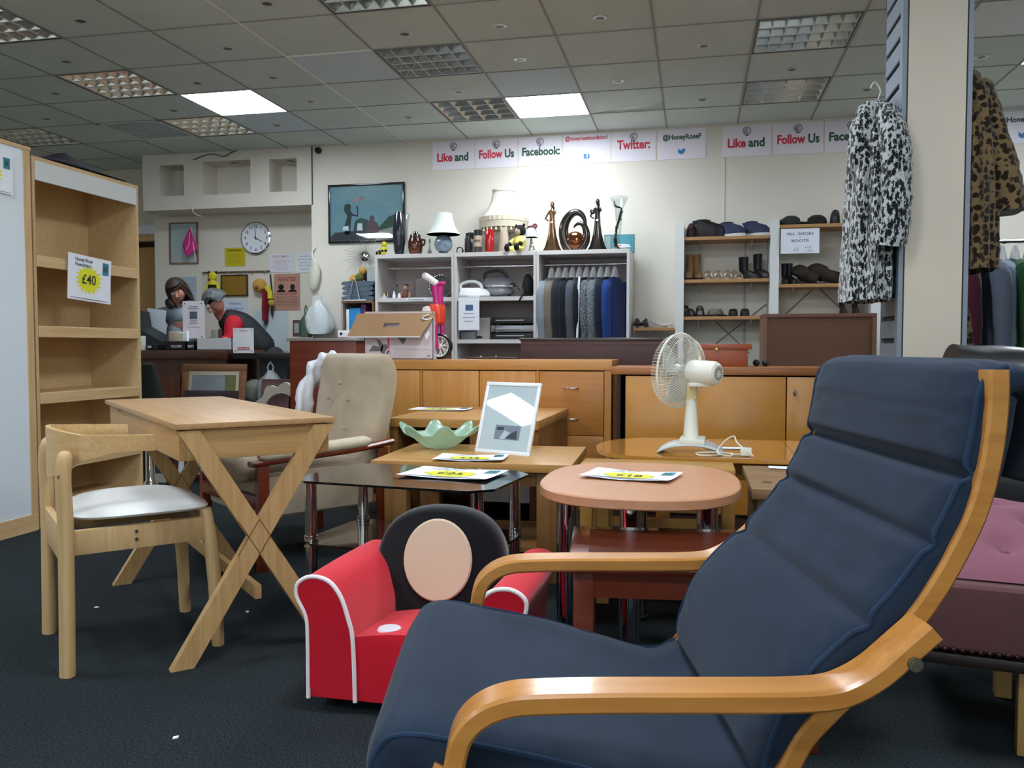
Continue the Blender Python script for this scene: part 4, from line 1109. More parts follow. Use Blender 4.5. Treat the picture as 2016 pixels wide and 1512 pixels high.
# large framed picture: sky, hills, dark figure blowing, desk with seated figure (a reflection-like scene)
def art_big(b, w, h):
    f = .018; y = .012
    b.m(mat('art_sky', '#6c97a6', .4, kind='noise', col2='#8aa9ad', sc=5, amt=.5)).box(f, w-f, y, y+.003, f, h-f)
    def P(poly, m, k=1): b.m(m).prism([(f+(w-2*f)*u, f+(h-2*f)*v) for u, v in poly], y-.0006*k, y, 'xz')
    P([(.30, .05), (.34, .36), (.42, .42), (.52, .38), (.56, .25), (.66, .22), (.80, .42), (1, .52), (1, .0), (.3, 0)], mat('art_hill', '#2d4b43', .5))
    P([(0, 0), (1, 0), (1, .17), (.70, .20), (.45, .12), (.40, .19), (.04, .13), (0, .1)], mat('art_ground', '#45464b', .5), 2)
    P([(.65, .17), (1, .28), (1, .05), (.62, .0)], mat('art_cream', '#a59d93', .5), 3)
    P([(.20, .30), (.24, .46), (.19, .56), (.20, .66), (.25, .69), (.29, .65), (.28, .56), (.31, .50), (.37, .47), (.37, .60), (.355, .62), (.375, .64), (.39, .62), (.385, .44), (.30, .46), (.29, .36), (.27, .12), (.20, .12)], mat('art_figure', '#1c2530', .5), 3)
    P([(.50, .15), (.50, .32), (.54, .36), (.55, .44), (.58, .46), (.61, .43), (.61, .35), (.66, .31), (.67, .15)], mat('art_seated', '#6b4550', .5), 4)
    P([(.17, .20), (.18, .27), (.25, .28), (.26, .19)], PAPER, 4); P([(.37, .19), (.38, .32), (.44, .32), (.45, .19)], PAPER, 4)
    P([(.05, .02), (.05, .16), (.40, .19), (.42, .02)], mat('art_desk', '#33303a', .5), 3)
    P(ellipse(.36, .74, .03, .045, 14), mat('art_pink', '#c58d8d', .5), 2); P([(.40, .78), (.46, .80), (.46, .76), (.42, .75)], mat('art_red', '#b95c56', .5), 2)
framed('framed_picture', 'large dark-framed blue picture with a silhouetted figure on the back wall', 'picture', wbox(648, 362, 798, 478), WY, .018, mat('frame_black_gloss', '#15181c', .15), art_big, .025)

# till wall (recessed)
def art_notice(b, w, h):
    b.m(mat('notice_pale', '#d5dcde', .5)).box(.015, w-.015, .01, .013, .015, h-.015); b.m(INKG)
    for k in range(17): b.box(w*.16, w*(.78+.08*math.sin(k*2.3)), .009, .010, h*(.9-.048*k), h*(.905-.048*k))
framed('framed_notice', 'brown-framed notice with small print behind the pink flag', 'notice', wbox(335, 438, 391, 520, CW), CW, .016, mat('frame_brown', '#86695a', .5), art_notice)
def flag():
    c = at(386, 516, Y=7.9)
    t = thing('pink_flag', 'small pink paper flag on a white stick in front of the framed notice', 'flag', c)
    B().tube([(0, 0, 0), (-.02, 0, .12), (-.05, 0, .36)], .004, 6).build('stick', WHITE, t)
    def P(u, v):
        a = Vector((-.05, 0, .36)); b2 = Vector((.02, 0, .14)); c2 = Vector((-.09, 0, .05)); d2 = Vector((-.16, 0, .17))
        p = a*(1-u)*(1-v)+b2*u*(1-v)+d2*(1-u)*v+c2*u*v; p.y = -.012*math.sin(u*5+v*4)-.005; return p
    B().grid(P, 10, 10).build('cloth', mat('flag_pink', '#d02f88', .45), t, solid=.002)
    B().tube([P(.15, .15)+Vector((0, -.004, 0)), P(.45, .55)+Vector((0, -.004, 0)), P(.5, .85)+Vector((0, -.004, 0))], .005, 6).build('ribbon', mat('ribbon_pale', '#efb7d6', .4), t)
flag()
def clock():
    a = at(477, 469, Y=CW); b_ = at(535, 469, Y=CW); r = (b_.x-a.x)/2; c = (a+b_)/2
    t = thing('wall_clock', 'round silver-rimmed wall clock reading just before four', 'clock', (c.x, CW-.03, c.z))
    B().lathe([(r*.90, -.012), (r*.93, .006), (r, .0), (r, -.03), (r*.9, -.03)], n=48, rot=(PI/2, 0, 0)).build('rim', CHROME, t)
    B().lathe([(0, -.008), (r*.91, -.008), (r*.91, -.014), (0, -.014)], n=48, rot=(PI/2, 0, 0)).build('dial', mat('dial_white', '#e4e8ee', .5), t)
    b = B().m(INK)
    for k in range(12):
        a = 2*PI*(k+1)/12; b.text(str(k+1), (math.sin(a)*r*.72, .0075, math.cos(a)*r*.72-r*.085), r*.26, (1, 0, 0), (0, 0, 1), .02)
    for k in range(60):
        a = 2*PI*k/60; b.box(math.sin(a)*r*.86-.001, math.sin(a)*r*.86+.001, .0070, .0079, math.cos(a)*r*.86-.0015, math.cos(a)*r*.86+.0015)
    b.build('numerals', parent=t, smooth=False)
    for nm, ang, ln, wd in (('hour_hand', math.radians(119), r*.5, .008), ('minute_hand', math.radians(-4), r*.78, .006)):
        d = Vector((math.sin(ang), 0, math.cos(ang))); q = Vector((d.z, 0, -d.x))*wd/2
        B().add([-d*.02+q+Vector((0, .003, 0)), -d*.02-q+Vector((0, .003, 0)), d*ln-q*.6+Vector((0, .003, 0)), d*ln+q*.6+Vector((0, .003, 0)), -d*.02+q+Vector((0, .0055, 0)), -d*.02-q+Vector((0, .0055, 0)), d*ln-q*.6+Vector((0, .0055, 0)), d*ln+q*.6+Vector((0, .0055, 0))], [(0, 1, 2, 3), (7, 6, 5, 4), (0, 4, 5, 1), (1, 5, 6, 2), (2, 6, 7, 3), (3, 7, 4, 0)]).build(nm, INK, t, smooth=False)
clock()
def sheet(label, box, Y, base, lines, cat='sign', title=None, tm=INK, extra=None, name='paper_sign', th=.003):
    X0, X1, Z0, Z1 = box; w, h = X1-X0, Z1-Z0
    t = thing(name, label, cat, (X0, Y-.006, Z0))
    B().box(0, w, 0, th, 0, h).build('paper', base, t, smooth=False)
    b = B()
    if title: b.m(tm).text(title, (w*.5, -.001, h*.80), h*.16, (1, 0, 0), (0, 0, 1), .02, 'CENTER', w*.72)
    for k, (s, z, sz, wd, m) in enumerate(lines):
        if s: b.m(m).text(s, (w*.5, -.001, h*z), h*sz, (1, 0, 0), (0, 0, 1), .015, 'CENTER', w*wd)
        else: b.m(m).box(w*(.5-wd/2), w*(.5+wd/2), -.001, 0, h*z, h*(z+sz))
    if extra: extra(b, w, h)
    b.build('print', parent=t, smooth=False)
    return t
sheet('yellow WARNING sign below the wall clock', wbox(443, 488, 483, 524, CW), CW, mat('warn_yellow', '#c6b81f', .35), [('', .6-.11*k, .03, .7, mat('warn_line', '#8c8413', .6)) for k in range(5)], title='WARNING', tm=BLACK)
def rule(n, m, z0=.72, dz=.1, wd=.8): return [('', z0-dz*k, .025, wd*(.8+.2*math.sin(k*1.9)), m) for k in range(n)]
sheet('white laminated notice with red print right of the clock', wbox(531, 500, 576, 536, CW), CW, mat('lam_white', '#d5dbe6', .3), rule(7, mat('red_faint', '#cf9a9f', .6), .66, .09), title='CUSTOMERS', tm=mat('red_faint2', '#c07a80', .6))
sheet('white notice with dark print at the corner beside the hanging mask', wbox(583, 499, 617, 537, CW), CW, mat('lam_white2', '#dbe0e6', .4), [('Customers can', .82, .12, .7, INKG), ('find ordinary small', .66, .12, .8, INKG), ('reproduced', .50, .12, .6, INKG), ('if you would', .34, .12, .7, INKG), ('thank you', .15, .12, .5, INKG)])
def wanted(b, w, h):
    for cx, wm in ((w*.28, 1), (w*.72, 0)):
        b.m(BLACK).prism(ellipse(cx, h*.64, w*.11 if wm else w*.09, h*.075, 18), -.0012, 0, 'xz')
        b.prism([(cx-w*.18, h*.5), (cx-w*.13, h*.555), (cx, h*.575), (cx+w*.13, h*.555), (cx+w*.18, h*.5)], -.0012, 0, 'xz')
sheet('brown and pink WANTED VOLUNTEERS poster with two dark heads', wbox(540, 539, 591, 611, CW), CW, mat('wanted_paper', '#b98c7c', .5, kind='noise', col2='#a5806c', sc=8), [('VOLUNTEERS', .42, .08, .75, mat('wanted_red', '#a03a3e', .6))]+[('', .36-.04*k, .012, .8, mat('wanted_line', '#7d5d50', .6)) for k in range(7)], 'poster', 'WANTED', mat('wanted_red', '#a03a3e', .6), wanted, 'poster')
framed('wooden_plaque', 'square dark-edged golden wooden plaque between the hanging soft toys', 'plaque', wbox(437, 541, 489, 583, CW), CW, .012, mat('plaque_edge', '#3e2a14', .5), lambda b, w, h: b.m(mat('plaque_gold', '#8e6d23', .4)).box(.01, w-.01, .008, .012, .01, h-.01), .025, False)
sheet('white handwritten notice with faint blue words behind the bending person', wbox(440, 590, 487, 640, CW), CW, mat('lam_white3', '#cdd3df', .5), [('WORKING', .80, .12, .5, INKB), ('VOLUNTEERS WITH', .60, .12, .75, INKB), ('POLICY', .40, .12, .4, INKB)])
sheet('large pale blue poster low on the till wall beside the mahogany chest', wbox(500, 612, 568, 692, CW), CW, mat('poster_paleblue', '#c0cdd4', .6), [('VOL', .20, .12, .25, INKG), ('CALL US', .05, .1, .4, INKG)], 'poster', name='poster')
sheet('pale blue sheet on the wall between the two people', wbox(352, 545, 387, 600, CW), CW, mat('sheet_blue', '#a9b8c8', .6), rule(6, INKG), 'paper', name='paper_sheet')
# rail with hooks under the warning sign and soft toys hanging from it
a = at(400, 537, Y=CW); c = at(532, 535, Y=CW)
t = thing('hook_rail', 'thin dark hook rail carrying soft toys and lanyards on the till wall', 'hook rail', (a.x, CW-.02, a.z))
B().box(0, c.x-a.x, 0, .018, -.008, .008, bev=.003).build('bar', mat('rail_dark', '#5b4d42', .5), t)
for k in range(6):
    x = .04+k*(c.x-a.x-.08)/5; B().tube(smooth_path([(x, 0, 0), (x, -.03, -.01), (x, -.035, -.03), (x, -.02, -.035)]), .0035, 6).build('hook', STEEL, t)
def plush_bear(loc, s, body, limb, label, face=None, pose='sit', name='soft_toy', rz=0, hood=None, stripes=False):
    t = thing(name, label, 'soft toy', loc, rz)
    bd = B().m(body).sph((0, 0, .30*s), (.17*s, .15*s, .22*s), 18)
    if stripes: bd.m(limb).lathe([(.160*s, .20*s), (.176*s, .24*s), (.178*s, .28*s), (.172*s, .31*s)], n=20, sy=.92)
    bd.build('body', parent=t)
    hm = hood or body
    h = B().m(hm).sph((0, 0, .62*s), (.17*s, .16*s, .17*s), 18)
    if face: h.m(face).sph((0, -.06*s, .60*s), (.125*s, .115*s, .125*s), 16)
    h.build('head', parent=t)
    for q in (-1, 1):
        B().sph((q*.14*s, 0, .77*s), (.05*s, .03*s, .05*s), 10).build('ear', limb, t)
        B().sph((q*.06*s, -.16*s if not face else -.17*s, .65*s), .018*s, 8).build('eye', BLACK, t)
        if pose == 'sit':
            B().m(body).tube([(q*.10*s, -.05*s, .13*s), (q*.16*s, -.22*s, .09*s), (q*.18*s, -.34*s, .10*s)], [.085*s, .075*s, .07*s], 12).m(limb).sph((q*.18*s, -.37*s, .12*s), (.09*s, .06*s, .11*s), 12).build('leg', parent=t)
            B().m(body).tube([(q*.14*s, 0, .42*s), (q*.22*s, -.12*s, .32*s), (q*.20*s, -.2*s, .25*s)], [.06*s, .055*s, .05*s], 10).m(limb).sph((q*.2*s, -.22*s, .23*s), .065*s, 10).build('arm', parent=t)
        else:
            B().m(body).tube([(q*.09*s, 0, .15*s), (q*.10*s, 0, -.05*s), (q*.10*s, -.02*s, -.22*s)], [.07*s, .06*s, .055*s], 12).m(limb).sph((q*.1*s, -.05*s, -.25*s), (.06*s, .09*s, .05*s), 12).build('leg', parent=t)
            B().m(body).tube([(q*.15*s, 0, .42*s), (q*.22*s, -.02*s, .25*s), (q*.22*s, -.04*s, .12*s)], [.055*s, .05*s, .045*s], 10).build('arm', parent=t)
    return t
YP = mat('plush_yellow', '#d7cf3a', .95, kind='noise', col2='#c4bb30', sc=40); YPP = mat('plush_pale_yellow', '#eae07a', .95); BP = mat('plush_black', '#14120f', .95); RP = mat('plush_red', '#7d1420', .9); SKT = mat('plush_tan', '#c79a4a', .95)
c = at(419, 566, Y=CW-.12)
plush_bear((c.x, CW-.12, c.z-.06), .28, YP, BP, 'yellow and black bee soft toy hanging left of the wooden plaque', pose='hang', stripes=True)
c = at(511, 600, Y=CW-.12)
t = thing('soft_toy', 'tan-headed rag toy with a long dark red body hanging beside the WANTED poster', 'soft toy', (c.x, CW-.06, c.z))
B().sph((-.03, 0, .20), (.075, .05, .07), 16).build('head', SKT, t); B().sph((-.035, -.05, .18), (.022, .02, .018), 10).build('nose', mat('toy_nose', '#a0603a', .8), t)
B().tube(smooth_path([(.02, 0, .16), (.035, 0, .08), (.03, 0, -.05), (.03, 0, -.16)], 4), [.05]*4+[.055]*5+[.05]*4, 14, flat=.5).build('body', RP, t)
B().tube([(.05, 0, .18), (.09, -.01, .13), (.10, -.02, .06)], [.03, .025, .03], 10).build('arm', YP, t); B().sph((.11, -.02, .02), .035, 12).build('paw', SKT, t)
for (x, y0, y1, m, lab) in ((410, 540, 590, RP, 'dark red lanyard hanging at the left end of the hook rail'), (532, 540, 622, BLACK, 'black umbrella-like strap hanging from the right end of the hook rail'), (519, 600, 640, BLACK, 'thin black strap hanging below the red-outfitted soft toy')):
    a = at(x, y0, Y=CW-.03); c = at(x+4, y1, Y=CW-.03)
    tag(B().tube(smooth_path([a, (a+c)/2+Vector((.01, 0, 0)), c]), [.008]*6+[.012]*7, 8).build('hanging_strap', m), lab, 'strap')
# mask and carrier bag hanging at the corner
a = at(621, 486, Y=WY-.01)
t = thing('hanging_mask', 'pale curved mask hanging on a ribbon at the wall corner', 'mask', (a.x, WY-.01, a.z))
B().tube(smooth_path([(0, -.01, 0), (-.03, -.012, -.06), (0, -.012, -.14), (.02, -.012, -.18)]), .007, 8).build('ribbon', WHITE, t)
def Pm(u, v): a_ = -PI/2+PI*v; return Vector((math.cos(a_)*.035*math.sin(PI*min(.98, .1+u))+(.03 if v > .5 else 0)*math.sin(PI*u), -.02-.05*math.sin(PI*v)*math.sin(PI*u), -.17-.27*u))
b = B(); vs = []
B().sph((0, -.03, -.29), (.055, .03, .14), 18, rot=(0, .15, 0)).build('shell', mat('mask_cream', '#c9c8b6', .6), t)
def carrier_bag(loc, w, h, label, m, name='carrier_bag', d=.12, prn=None):
    t = thing(name, label, 'carrier bag', loc)
    n = 22; prof = [(.10, 0), (.85, .0), (1.0, .06), (1.02, .25), (.95, .5), (.72, .72), (.42, .88), (.18, 1.0)]
    vs = []
    for q, z in prof:
        for j in range(n):
            a_ = 2*PI*j/n; k = 1+.13*math.sin(a_*5+z*6)*min(1, z*2+.3)+.05*math.sin(a_*11+z*3)+.14*noise.noise(Vector((a_*2, z*5, w*9)))
            vs.append((math.cos(a_)*w/2*q*k, math.sin(a_)*d/2*min(1, q+.15)*k, z*h*.8))
    B().add(vs, [(i*n+j, i*n+(j+1) % n, (i+1)*n+(j+1) % n, (i+1)*n+j) for i in range(len(prof)-1) for j in range(n)]+[tuple(range(n-1, -1, -1)), tuple((len(prof)-1)*n+j for j in range(n))]).build('bag', m, t, ang=60)
    for q in (-1, 1): B().tube(smooth_path([(q*w*.08, 0, h*.76), (q*w*.10, .0, h*.9), (0, 0, h), (q*.01, 0, h*1.01)]), .006, 6).build('handle', m, t)
    if prn: B().prism([(-w*.05, h*.25), (w*.16, h*.22), (w*.12, h*.42)], -d*.55, -d*.53, 'xz').build('logo', prn, t)
    return t
BAGW = mat('plastic_white', '#ccd5d8', .35, spec=.6); BAGG = mat('bag_green', '#4c6050', .7)
c = at(628, 664, Y=WY-.12)
carrier_bag((c.x, WY-.12, c.z+.03), .26, .40, 'white plastic carrier bag hanging on the wall above the mahogany chest', BAGW, name='hanging_carrier_bag')
c = at(598, 664, Y=WY-.10)
carrier_bag((c.x, WY-.046, c.z), .12, .30, 'green cloth bag hanging just behind the white carrier bag', BAGG, d=.08, name='hanging_cloth_bag')
sheet('small frame with a dark border leaning behind the mahogany chest', wbox(577, 630, 592, 662, CW), CW, mat('sm_frame', '#5f4b4d', .5), [('', .2, .6, .6, mat('sm_pic', '#aab0ae', .6))], 'picture', name='small_picture')

# faint marble mosaic patch on the wall beside the spiky mirror is left as scuffs
# ------------------------------------------------------------------ grey open wardrobe unit, three bays
GY0, GY1 = 7.1, 7.58
gz = 1.80
gx = [at(x, 500, Y=GY0).x for x in (738, 894, 1056, 1240)]
def bay(x0, x1, label, shelves, rail=True):
    t = thing('open_wardrobe', label, 'shelving unit', (x0, GY0, 0), group='grey open wardrobe bays against the back wall')
    w = x1-x0-.003; D = GY1-GY0
    B().box(0, w, 0, D, gz-.035, gz, bev=.001, seg=1).build('top', GREY, t, smooth=False)
    B().box(0, .022, 0, D, 0, gz-.035).build('side_panel', GREY, t, smooth=False); B().box(w-.022, w, 0, D, 0, gz-.035).build('side_panel', GREY, t, smooth=False)
    B().box(.022, w-.022, D-.01, D, 0, gz-.035).build('back_panel', GREYB, t, smooth=False)
    for z in shelves: B().box(.022, w-.022, .01, D-.01, z-.035, z).build('shelf', GREY, t, smooth=False)
    if rail: B().cyl((.022, .2, gz-.105), (w-.022, .2, gz-.105), .011, n=12).build('hanging_rail', CHROME, t)
    return t
zs1 = at(800, 586, Y=GY0+.01).z; zs2 = at(980, 668, Y=GY0+.01).z
bay(gx[0], gx[1], 'grey open wardrobe bay with ornaments and mirror, nearest the framed picture', (zs1, zs2))
bay(gx[1], gx[2], 'grey open wardrobe bay holding irons and electrical players', (zs1, zs2))
bay(gx[2], gx[3], 'grey open wardrobe bay full of hanging suit jackets', (.1,))

# jackets
def jacket(label, x, col, col2=None, spots=False, w=.44, L=.80, open_=.0, kind='fabric', dx=.0, lap=None, tk=1.0, group='suit jackets on the wardrobe rail', rail_z=gz-.105, Y0=GY0+.2, name='suit_jacket', cat='jacket', hcol=None, rz=0, slv=True):
    m = mat('cloth_'+col.strip('#')+('s' if spots else ''), col, .9, kind='noise', col2=col2 or col, sc=60 if not spots else 90, amt=.3, sheen=.2, spec=.1)
    t = thing(name, label, cat, (x, Y0, rail_z), rz, group)
    hz = -.10          # shoulder height under the rail
    b = B()
    rings = [(.00, .035, .030), (-.012, .07, .045), (-.035, .14, .055), (-.065, .19, .058), (-.10, .215, .06), (-.2, .205, .065), (-.4, .20, .062), (-.6, .215, .07), (-L+.05, .225, .075), (-L, .225, .07)]
    n = 24; vs = []
    for z, hy, hx in rings:
        for j in range(n):
            a = 2*PI*j/n; wr = 1+.05*math.sin(a*3+z*4+x*30)
            vs.append((math.copysign(abs(math.cos(a))**.8, math.cos(a))*hx*wr*tk, math.copysign(abs(math.sin(a))**.8, math.sin(a))*hy*w/.44, hz+z))
    b.add(vs, [(i*n+j, i*n+(j+1) % n, (i+1)*n+(j+1) % n, (i+1)*n+j) for i in range(len(rings)-1) for j in range(n)]+[tuple(range(n-1, -1, -1)), tuple((len(rings)-1)*n+j for j in range(n))])
    b.build('body', m, t, ang=60)
    for s in ((-1, 1) if slv else ()):
        P = smooth_path([(0, s*.17*w/.44, hz-.07), (.005, s*.225*w/.44, hz-.14), (.012, s*.245*w/.44, hz-.32), (.02, s*.235*w/.44, hz-.50), (.018, s*.225*w/.44, hz-.64)], 5)
        B().tube(P, [q*(.55+.45*tk) for q in [.052]*3+[.056]*5+[.053]*5+[.048]*5+[.045]*3], 14, flat=1.0).build('sleeve', m, t)
    if lap: B().prism([(-.20, hz-.02), (-.212, hz-.10), (-.235, hz-.55), (-.222, hz-.30)], .03, .05, 'yz').build('lining', mat('lining_pale', '#c9cdd2', .5), t, smooth=False)
    B().tube(smooth_path([(0, 0, .014), (0, .012, .008), (0, .014, -.01), (0, 0, -.03), (0, 0, -.06)]), .0025, 6).build('hanger_hook', STEEL, t)
    B().lathe([(0, .05), (.02, .045), (.035, .02), (.05, -.02), (.055, -.045), (0, -.045)], (0, 0, hz+.03), 12, sx=.45, sy=1.15).build('hanger', hcol or mat('hanger_white', '#d9dadb', .4), t)
    return t
jx = [(1075, '#7f8890', 'pale grey suit jacket, first from the iron bay side on the rail', None), (1098, '#6f675c', 'taupe suit jacket second along the wardrobe rail', None), (1112, '#22262d', 'dark charcoal jacket next to the taupe one', None),
      (1133, '#191c22', 'black jacket in the middle behind the grey-sleeved one', None), (1146, '#4a5059', 'mid grey jacket with pale shoulder edge', None), (1158, '#15181d', 'black jacket with white lining showing', 1),
      (1170, '#1d2126', 'second black jacket before the tweed coat', None), (1184, '#3d444c', 'speckled grey tweed jacket', None), (1201, '#1a2230', 'navy jacket behind the blue one', None), (1217, '#1f3a78', 'bright blue jacket at the pillar end of the rail', None)]
for k, (px_, col, lab, lap) in enumerate(jx):
    x = gx[2]+.10+(gx[3]-gx[2]-.24)*k/9
    jacket(lab, x, col, '#7d858c' if 'tweed' in lab else None, 'tweed' in lab, lap=lap, L=.78, tk=.5, rz=-.38, w=.36)

# ------------------------------------------------------------------ ornaments on top of the grey unit
TZ = gz
def top_pt(px_, Y=7.28): return Vector((at(px_, 494, Y=Y).x, Y, TZ))
def lathe_thing(name, label, cat, loc, prof, m, part='body', n=28, **k):
    t = thing(name, label, cat, loc); B().lathe(prof, n=n, **k).build(part, m, t, ang=50); return t
def zt(px_, py, Y=7.28): return at(px_, py, Y=Y).z-TZ
p = top_pt(786, 7.22); h = zt(786, 418, 7.22)
t = lathe_thing('tall_vase', 'tall dark blue-black bottle-shaped vase with narrow faceted body', 'vase', p, [(.0, 0), (.035, 0), (.045, .03), (.058, h*.35), (.06, h*.55), (.05, h*.8), (.035, h), (.03, h), (.03, h-.01)], mat('vase_navy', '#1d222c', .18, coat=.5), n=10)
lathe_thing('glass_vase', 'clear glass vase with flared rim just behind the tall dark vase', 'vase', top_pt(797, 7.42), [(.03, 0), (.03, .30), (.045, .40), (.048, .40), (.033, .30), (.033, 0)], CLEAR)
p = top_pt(818, 7.25)
t = lathe_thing('ceramic_pot', 'glossy dark brown lidded pot with small handle on the grey unit', 'pot', p, [(0, 0), (.045, 0), (.06, .03), (.068, .08), (.064, .13), (.05, .165), (.05, .175)], mat('pot_brown', '#351c12', .12, kind='noise', col2='#6e3517', sc=9, amt=.3, coat=.7))
B().lathe([(.05, .17), (.046, .185), (.025, .195), (.02, .215), (0, .22)], n=24).build('lid', mat('pot_black', '#17100d', .15, coat=.6), t)
B().tube(smooth_path([(.055, 0, .14), (.085, 0, .135), (.082, 0, .10), (.066, 0, .09)]), .009, 8).build('handle', mat('pot_black', '#17100d', .15), t)
p = top_pt(846, 7.3)
t = thing('glass_swan', 'little clear glass ornament between the brown pot and the table lamp', 'ornament', p)
B().lathe([(0, 0), (.03, 0), (.035, .015), (.02, .03), (.01, .06), (.006, .10), (.012, .13), (0, .135)], n=16).build('body', mat('glass_ornament', '#cfd6da', .08, trans=.7), t)
B().lathe([(0, .13), (.006, .13), (.006, .15), (0, .15)], n=10).build('stopper', DGREY, t)
def table_lamp():
    p = top_pt(873, 7.24); t = thing('table_lamp', 'table lamp with grey mottled globe base and pale flared shade', 'lamp', p)
    B().lathe([(0, 0), (.05, 0), (.052, .012), (.045, .02)], n=24).build('foot', mat('lamp_foot', '#2c323a', .3), t)
    r = .082; B().lathe([(max(.02, math.sin(a)*r), .015+r-math.cos(a)*r) for a in [PI*(.12+.8*i/16) for i in range(17)]], n=32).build('globe', mat('lamp_globe', '#6c7f94', .18, kind='noise', col2='#9aa8b5', sc=25, amt=.4, coat=.5), t)
    z = .015+2*r; B().cyl((0, 0, z-.01), (0, 0, z+.04), .012, n=12).build('socket', mat('brass_dark', '#6b6558', .4, .6), t)
    B().lathe([(.15, z-.0), (.142, z+.01), (.105, z+.07), (.085, z+.13), (.078, z+.185), (.076, z+.185), (.083, z+.13), (.103, z+.07), (.139, z+.01), (.148, z)], n=36).build('shade', mat('shade_white', '#dfe6df', .8, trans=0), t)
    return t
table_lamp()
p = top_pt(905, 7.25)
b = B()
for k in range(4):
    a0 = k*.8; b.tube(smooth_path([(math.cos(q+a0)*.03, math.sin(q*.7)*.015, .035+math.sin(q+a0)*.03) for q in [i*.9 for i in range(8)]], 4), .0035, 6)
o = b.build('coiled_cable', BLACK); o.location = p; tag(o, 'small coil of black cable beside the dark tumblers on the grey unit', 'cable')
p = top_pt(928, 7.35); t = thing('lamp_shade_black', 'dark tapered lampshade-like box behind the striped tumbler', 'box', p)
B().lathe([(.065, 0), (.05, .20), (.048, .20), (.06, 0)], n=4).build('body', mat('dark_gloss', '#26241f', .2, coat=.4), t, smooth=False)
lathe_thing('black_bottle', 'slim matt black bottle in front of the dark tapered box', 'bottle', top_pt(921, 7.16), [(0, 0), (.026, 0), (.028, .01), (.026, .12), (.02, .14), (.0, .145)], BLACK)
def striped():
    p = top_pt(941, 7.18); t = thing('striped_vase', 'cream and black banded vase with lettering round its middle', 'vase', p)
    for nm, z0, z1, m in (('lower_band', 0, .055, mat('smoke_brown', '#4b423c', .15)), ('middle_band', .055, .15, mat('vase_cream', '#bda992', .4)), ('upper_band', .15, .20, mat('smoke_dark', '#2a2a2c', .12))):
        B().lathe([(.001, z0), (.032+z0*.03, z0), (.032+z1*.03, z1), (.001, z1)], n=24).build(nm, m, t)
    b = B().m(BLACK).text('aroma', (0, -.0375, .095), .04, (1, 0, 0), (0, 0, 1), .02, 'CENTER', .062); b.build('lettering', parent=t, smooth=False)
striped()
p = top_pt(964, 7.16); t = lathe_thing('red_vase', 'tall glossy red vase with an orange diagonal band', 'vase', p, [(0, 0), (.034, 0), (.042, .04), (.044, .10), (.04, .16), (.03, .20), (.026, .20)], mat('vase_red', '#a5121a', .12, coat=.8))
B().add([Vector((math.sin(a)*(.0445-.0002*i), -math.cos(a)*(.0445-.0002*i)*1.0, z)) for i, (a, z) in enumerate([(-.8, .10), (.5, .17), (.5, .145), (-.8, .078)])], [(0, 1, 2, 3)]).build('band', mat('vase_orange', '#d04a1c', .2), t, smooth=False)
lathe_thing('beige_vase', 'plain beige tapering vase beside the red vase', 'vase', top_pt(992, 7.17), [(0, 0), (.045, 0), (.047, .03), (.036, .17), (.028, .215), (.024, .215)], mat('vase_beige', '#b5a48f', .25, coat=.5))
def big_lamp():
    p = top_pt(992, 7.38); t = thing('fringed_lamp', 'large cream lamp shade with tasselled fringe behind the vases', 'lamp', p)
    B().lathe([(0, 0), (.07, 0), (.06, .02), (.03, .05), (.045, .12), (.03, .2), (.012, .24)], n=20).build('base', mat('lamp_base_cream', '#cfc7b8', .3), t)
    zb = .30; pr = [(.215, zb), (.205, zb+.01), (.15, zb+.09), (.115, zb+.17), (.098, zb+.25), (.095, zb+.265)]
    wb = lambda a, z: 1+.012*math.cos(a*16)
    B().lathe(pr, n=96, wob=wb).build('shade', mat('shade_cream', '#e2ddcf', .8), t)
    B().lathe([(.099, zb+.25), (.104, zb+.255), (.104, zb+.272), (.099, zb+.275)], n=48).build('top_trim', mat('trim_lace', '#c9c3b2', .8), t)
    b = B(); b.lathe([(.214, zb-.02), (.22, zb-.015), (.22, zb+.025), (.214, zb+.02)], n=96, wob=lambda a, z: 1+.012*math.cos(a*32))
    b.lathe([(.212, zb-.07), (.217, zb-.07), (.218, zb-.018), (.213, zb-.018)], n=96, wob=lambda a, z: 1+.01*math.cos(a*24+z*60)); b.build('lace_band', mat('lace', '#c7bda8', .9), t)
    b = B()
    for k in range(30):
        a = 2*PI*k/30; b.lathe([(0, .028), (.004, .026), (.006, .015), (.0125, 0), (0, 0)], (math.cos(a)*.213, math.sin(a)*.213, zb-.10), 8)
    o = b.build('tassel_fringe', mat('tassel', '#d8cfbb', .9), t)
    return t
big_lamp()
p = top_pt(1022, 7.12); t = plush_bear((p.x-.0, p.y+.04, TZ-.005), .30, YPP, BP, 'yellow soft toy with black hair sitting on the shelf edge, legs hanging over', face=mat('plush_face', '#c9b4a0', .9), hood=BP, rz=-.5)
p = top_pt(1046, 7.3); t = thing('white_lamp', 'small ornate lamp with white glass shade and dark red flower', 'lamp', p)
B().lathe([(0, 0), (.035, 0), (.03, .012), (.01, .03), (.012, .08), (.007, .13)], n=16).build('stem', mat('lamp_wood', '#57453e', .3), t)
B().lathe([(.058, .14), (.05, .17), (.045, .2), (.03, .225), (.01, .235), (.008, .235), (.028, .22), (.043, .2), (.048, .17), (.055, .14)], n=24, wob=lambda a, z: 1+.06*math.cos(8*a)).build('shade', mat('glass_white', '#d4dbe2', .15, trans=.3), t)
for k in range(6): a = k*1.05; B().sph((.035+math.cos(a)*.014, -.02, .235+math.sin(a)*.014), (.011, .008, .011), 8).build('petal', mat('dark_rose', '#6b2c33', .6), t)
B().tube(smooth_path([(-.03, -.02, .215), (-.02, -.03, .23), (.01, -.03, .232), (.03, -.02, .23)]), .006, 6).build('garland', mat('dark_rose', '#6b2c33', .6), t)
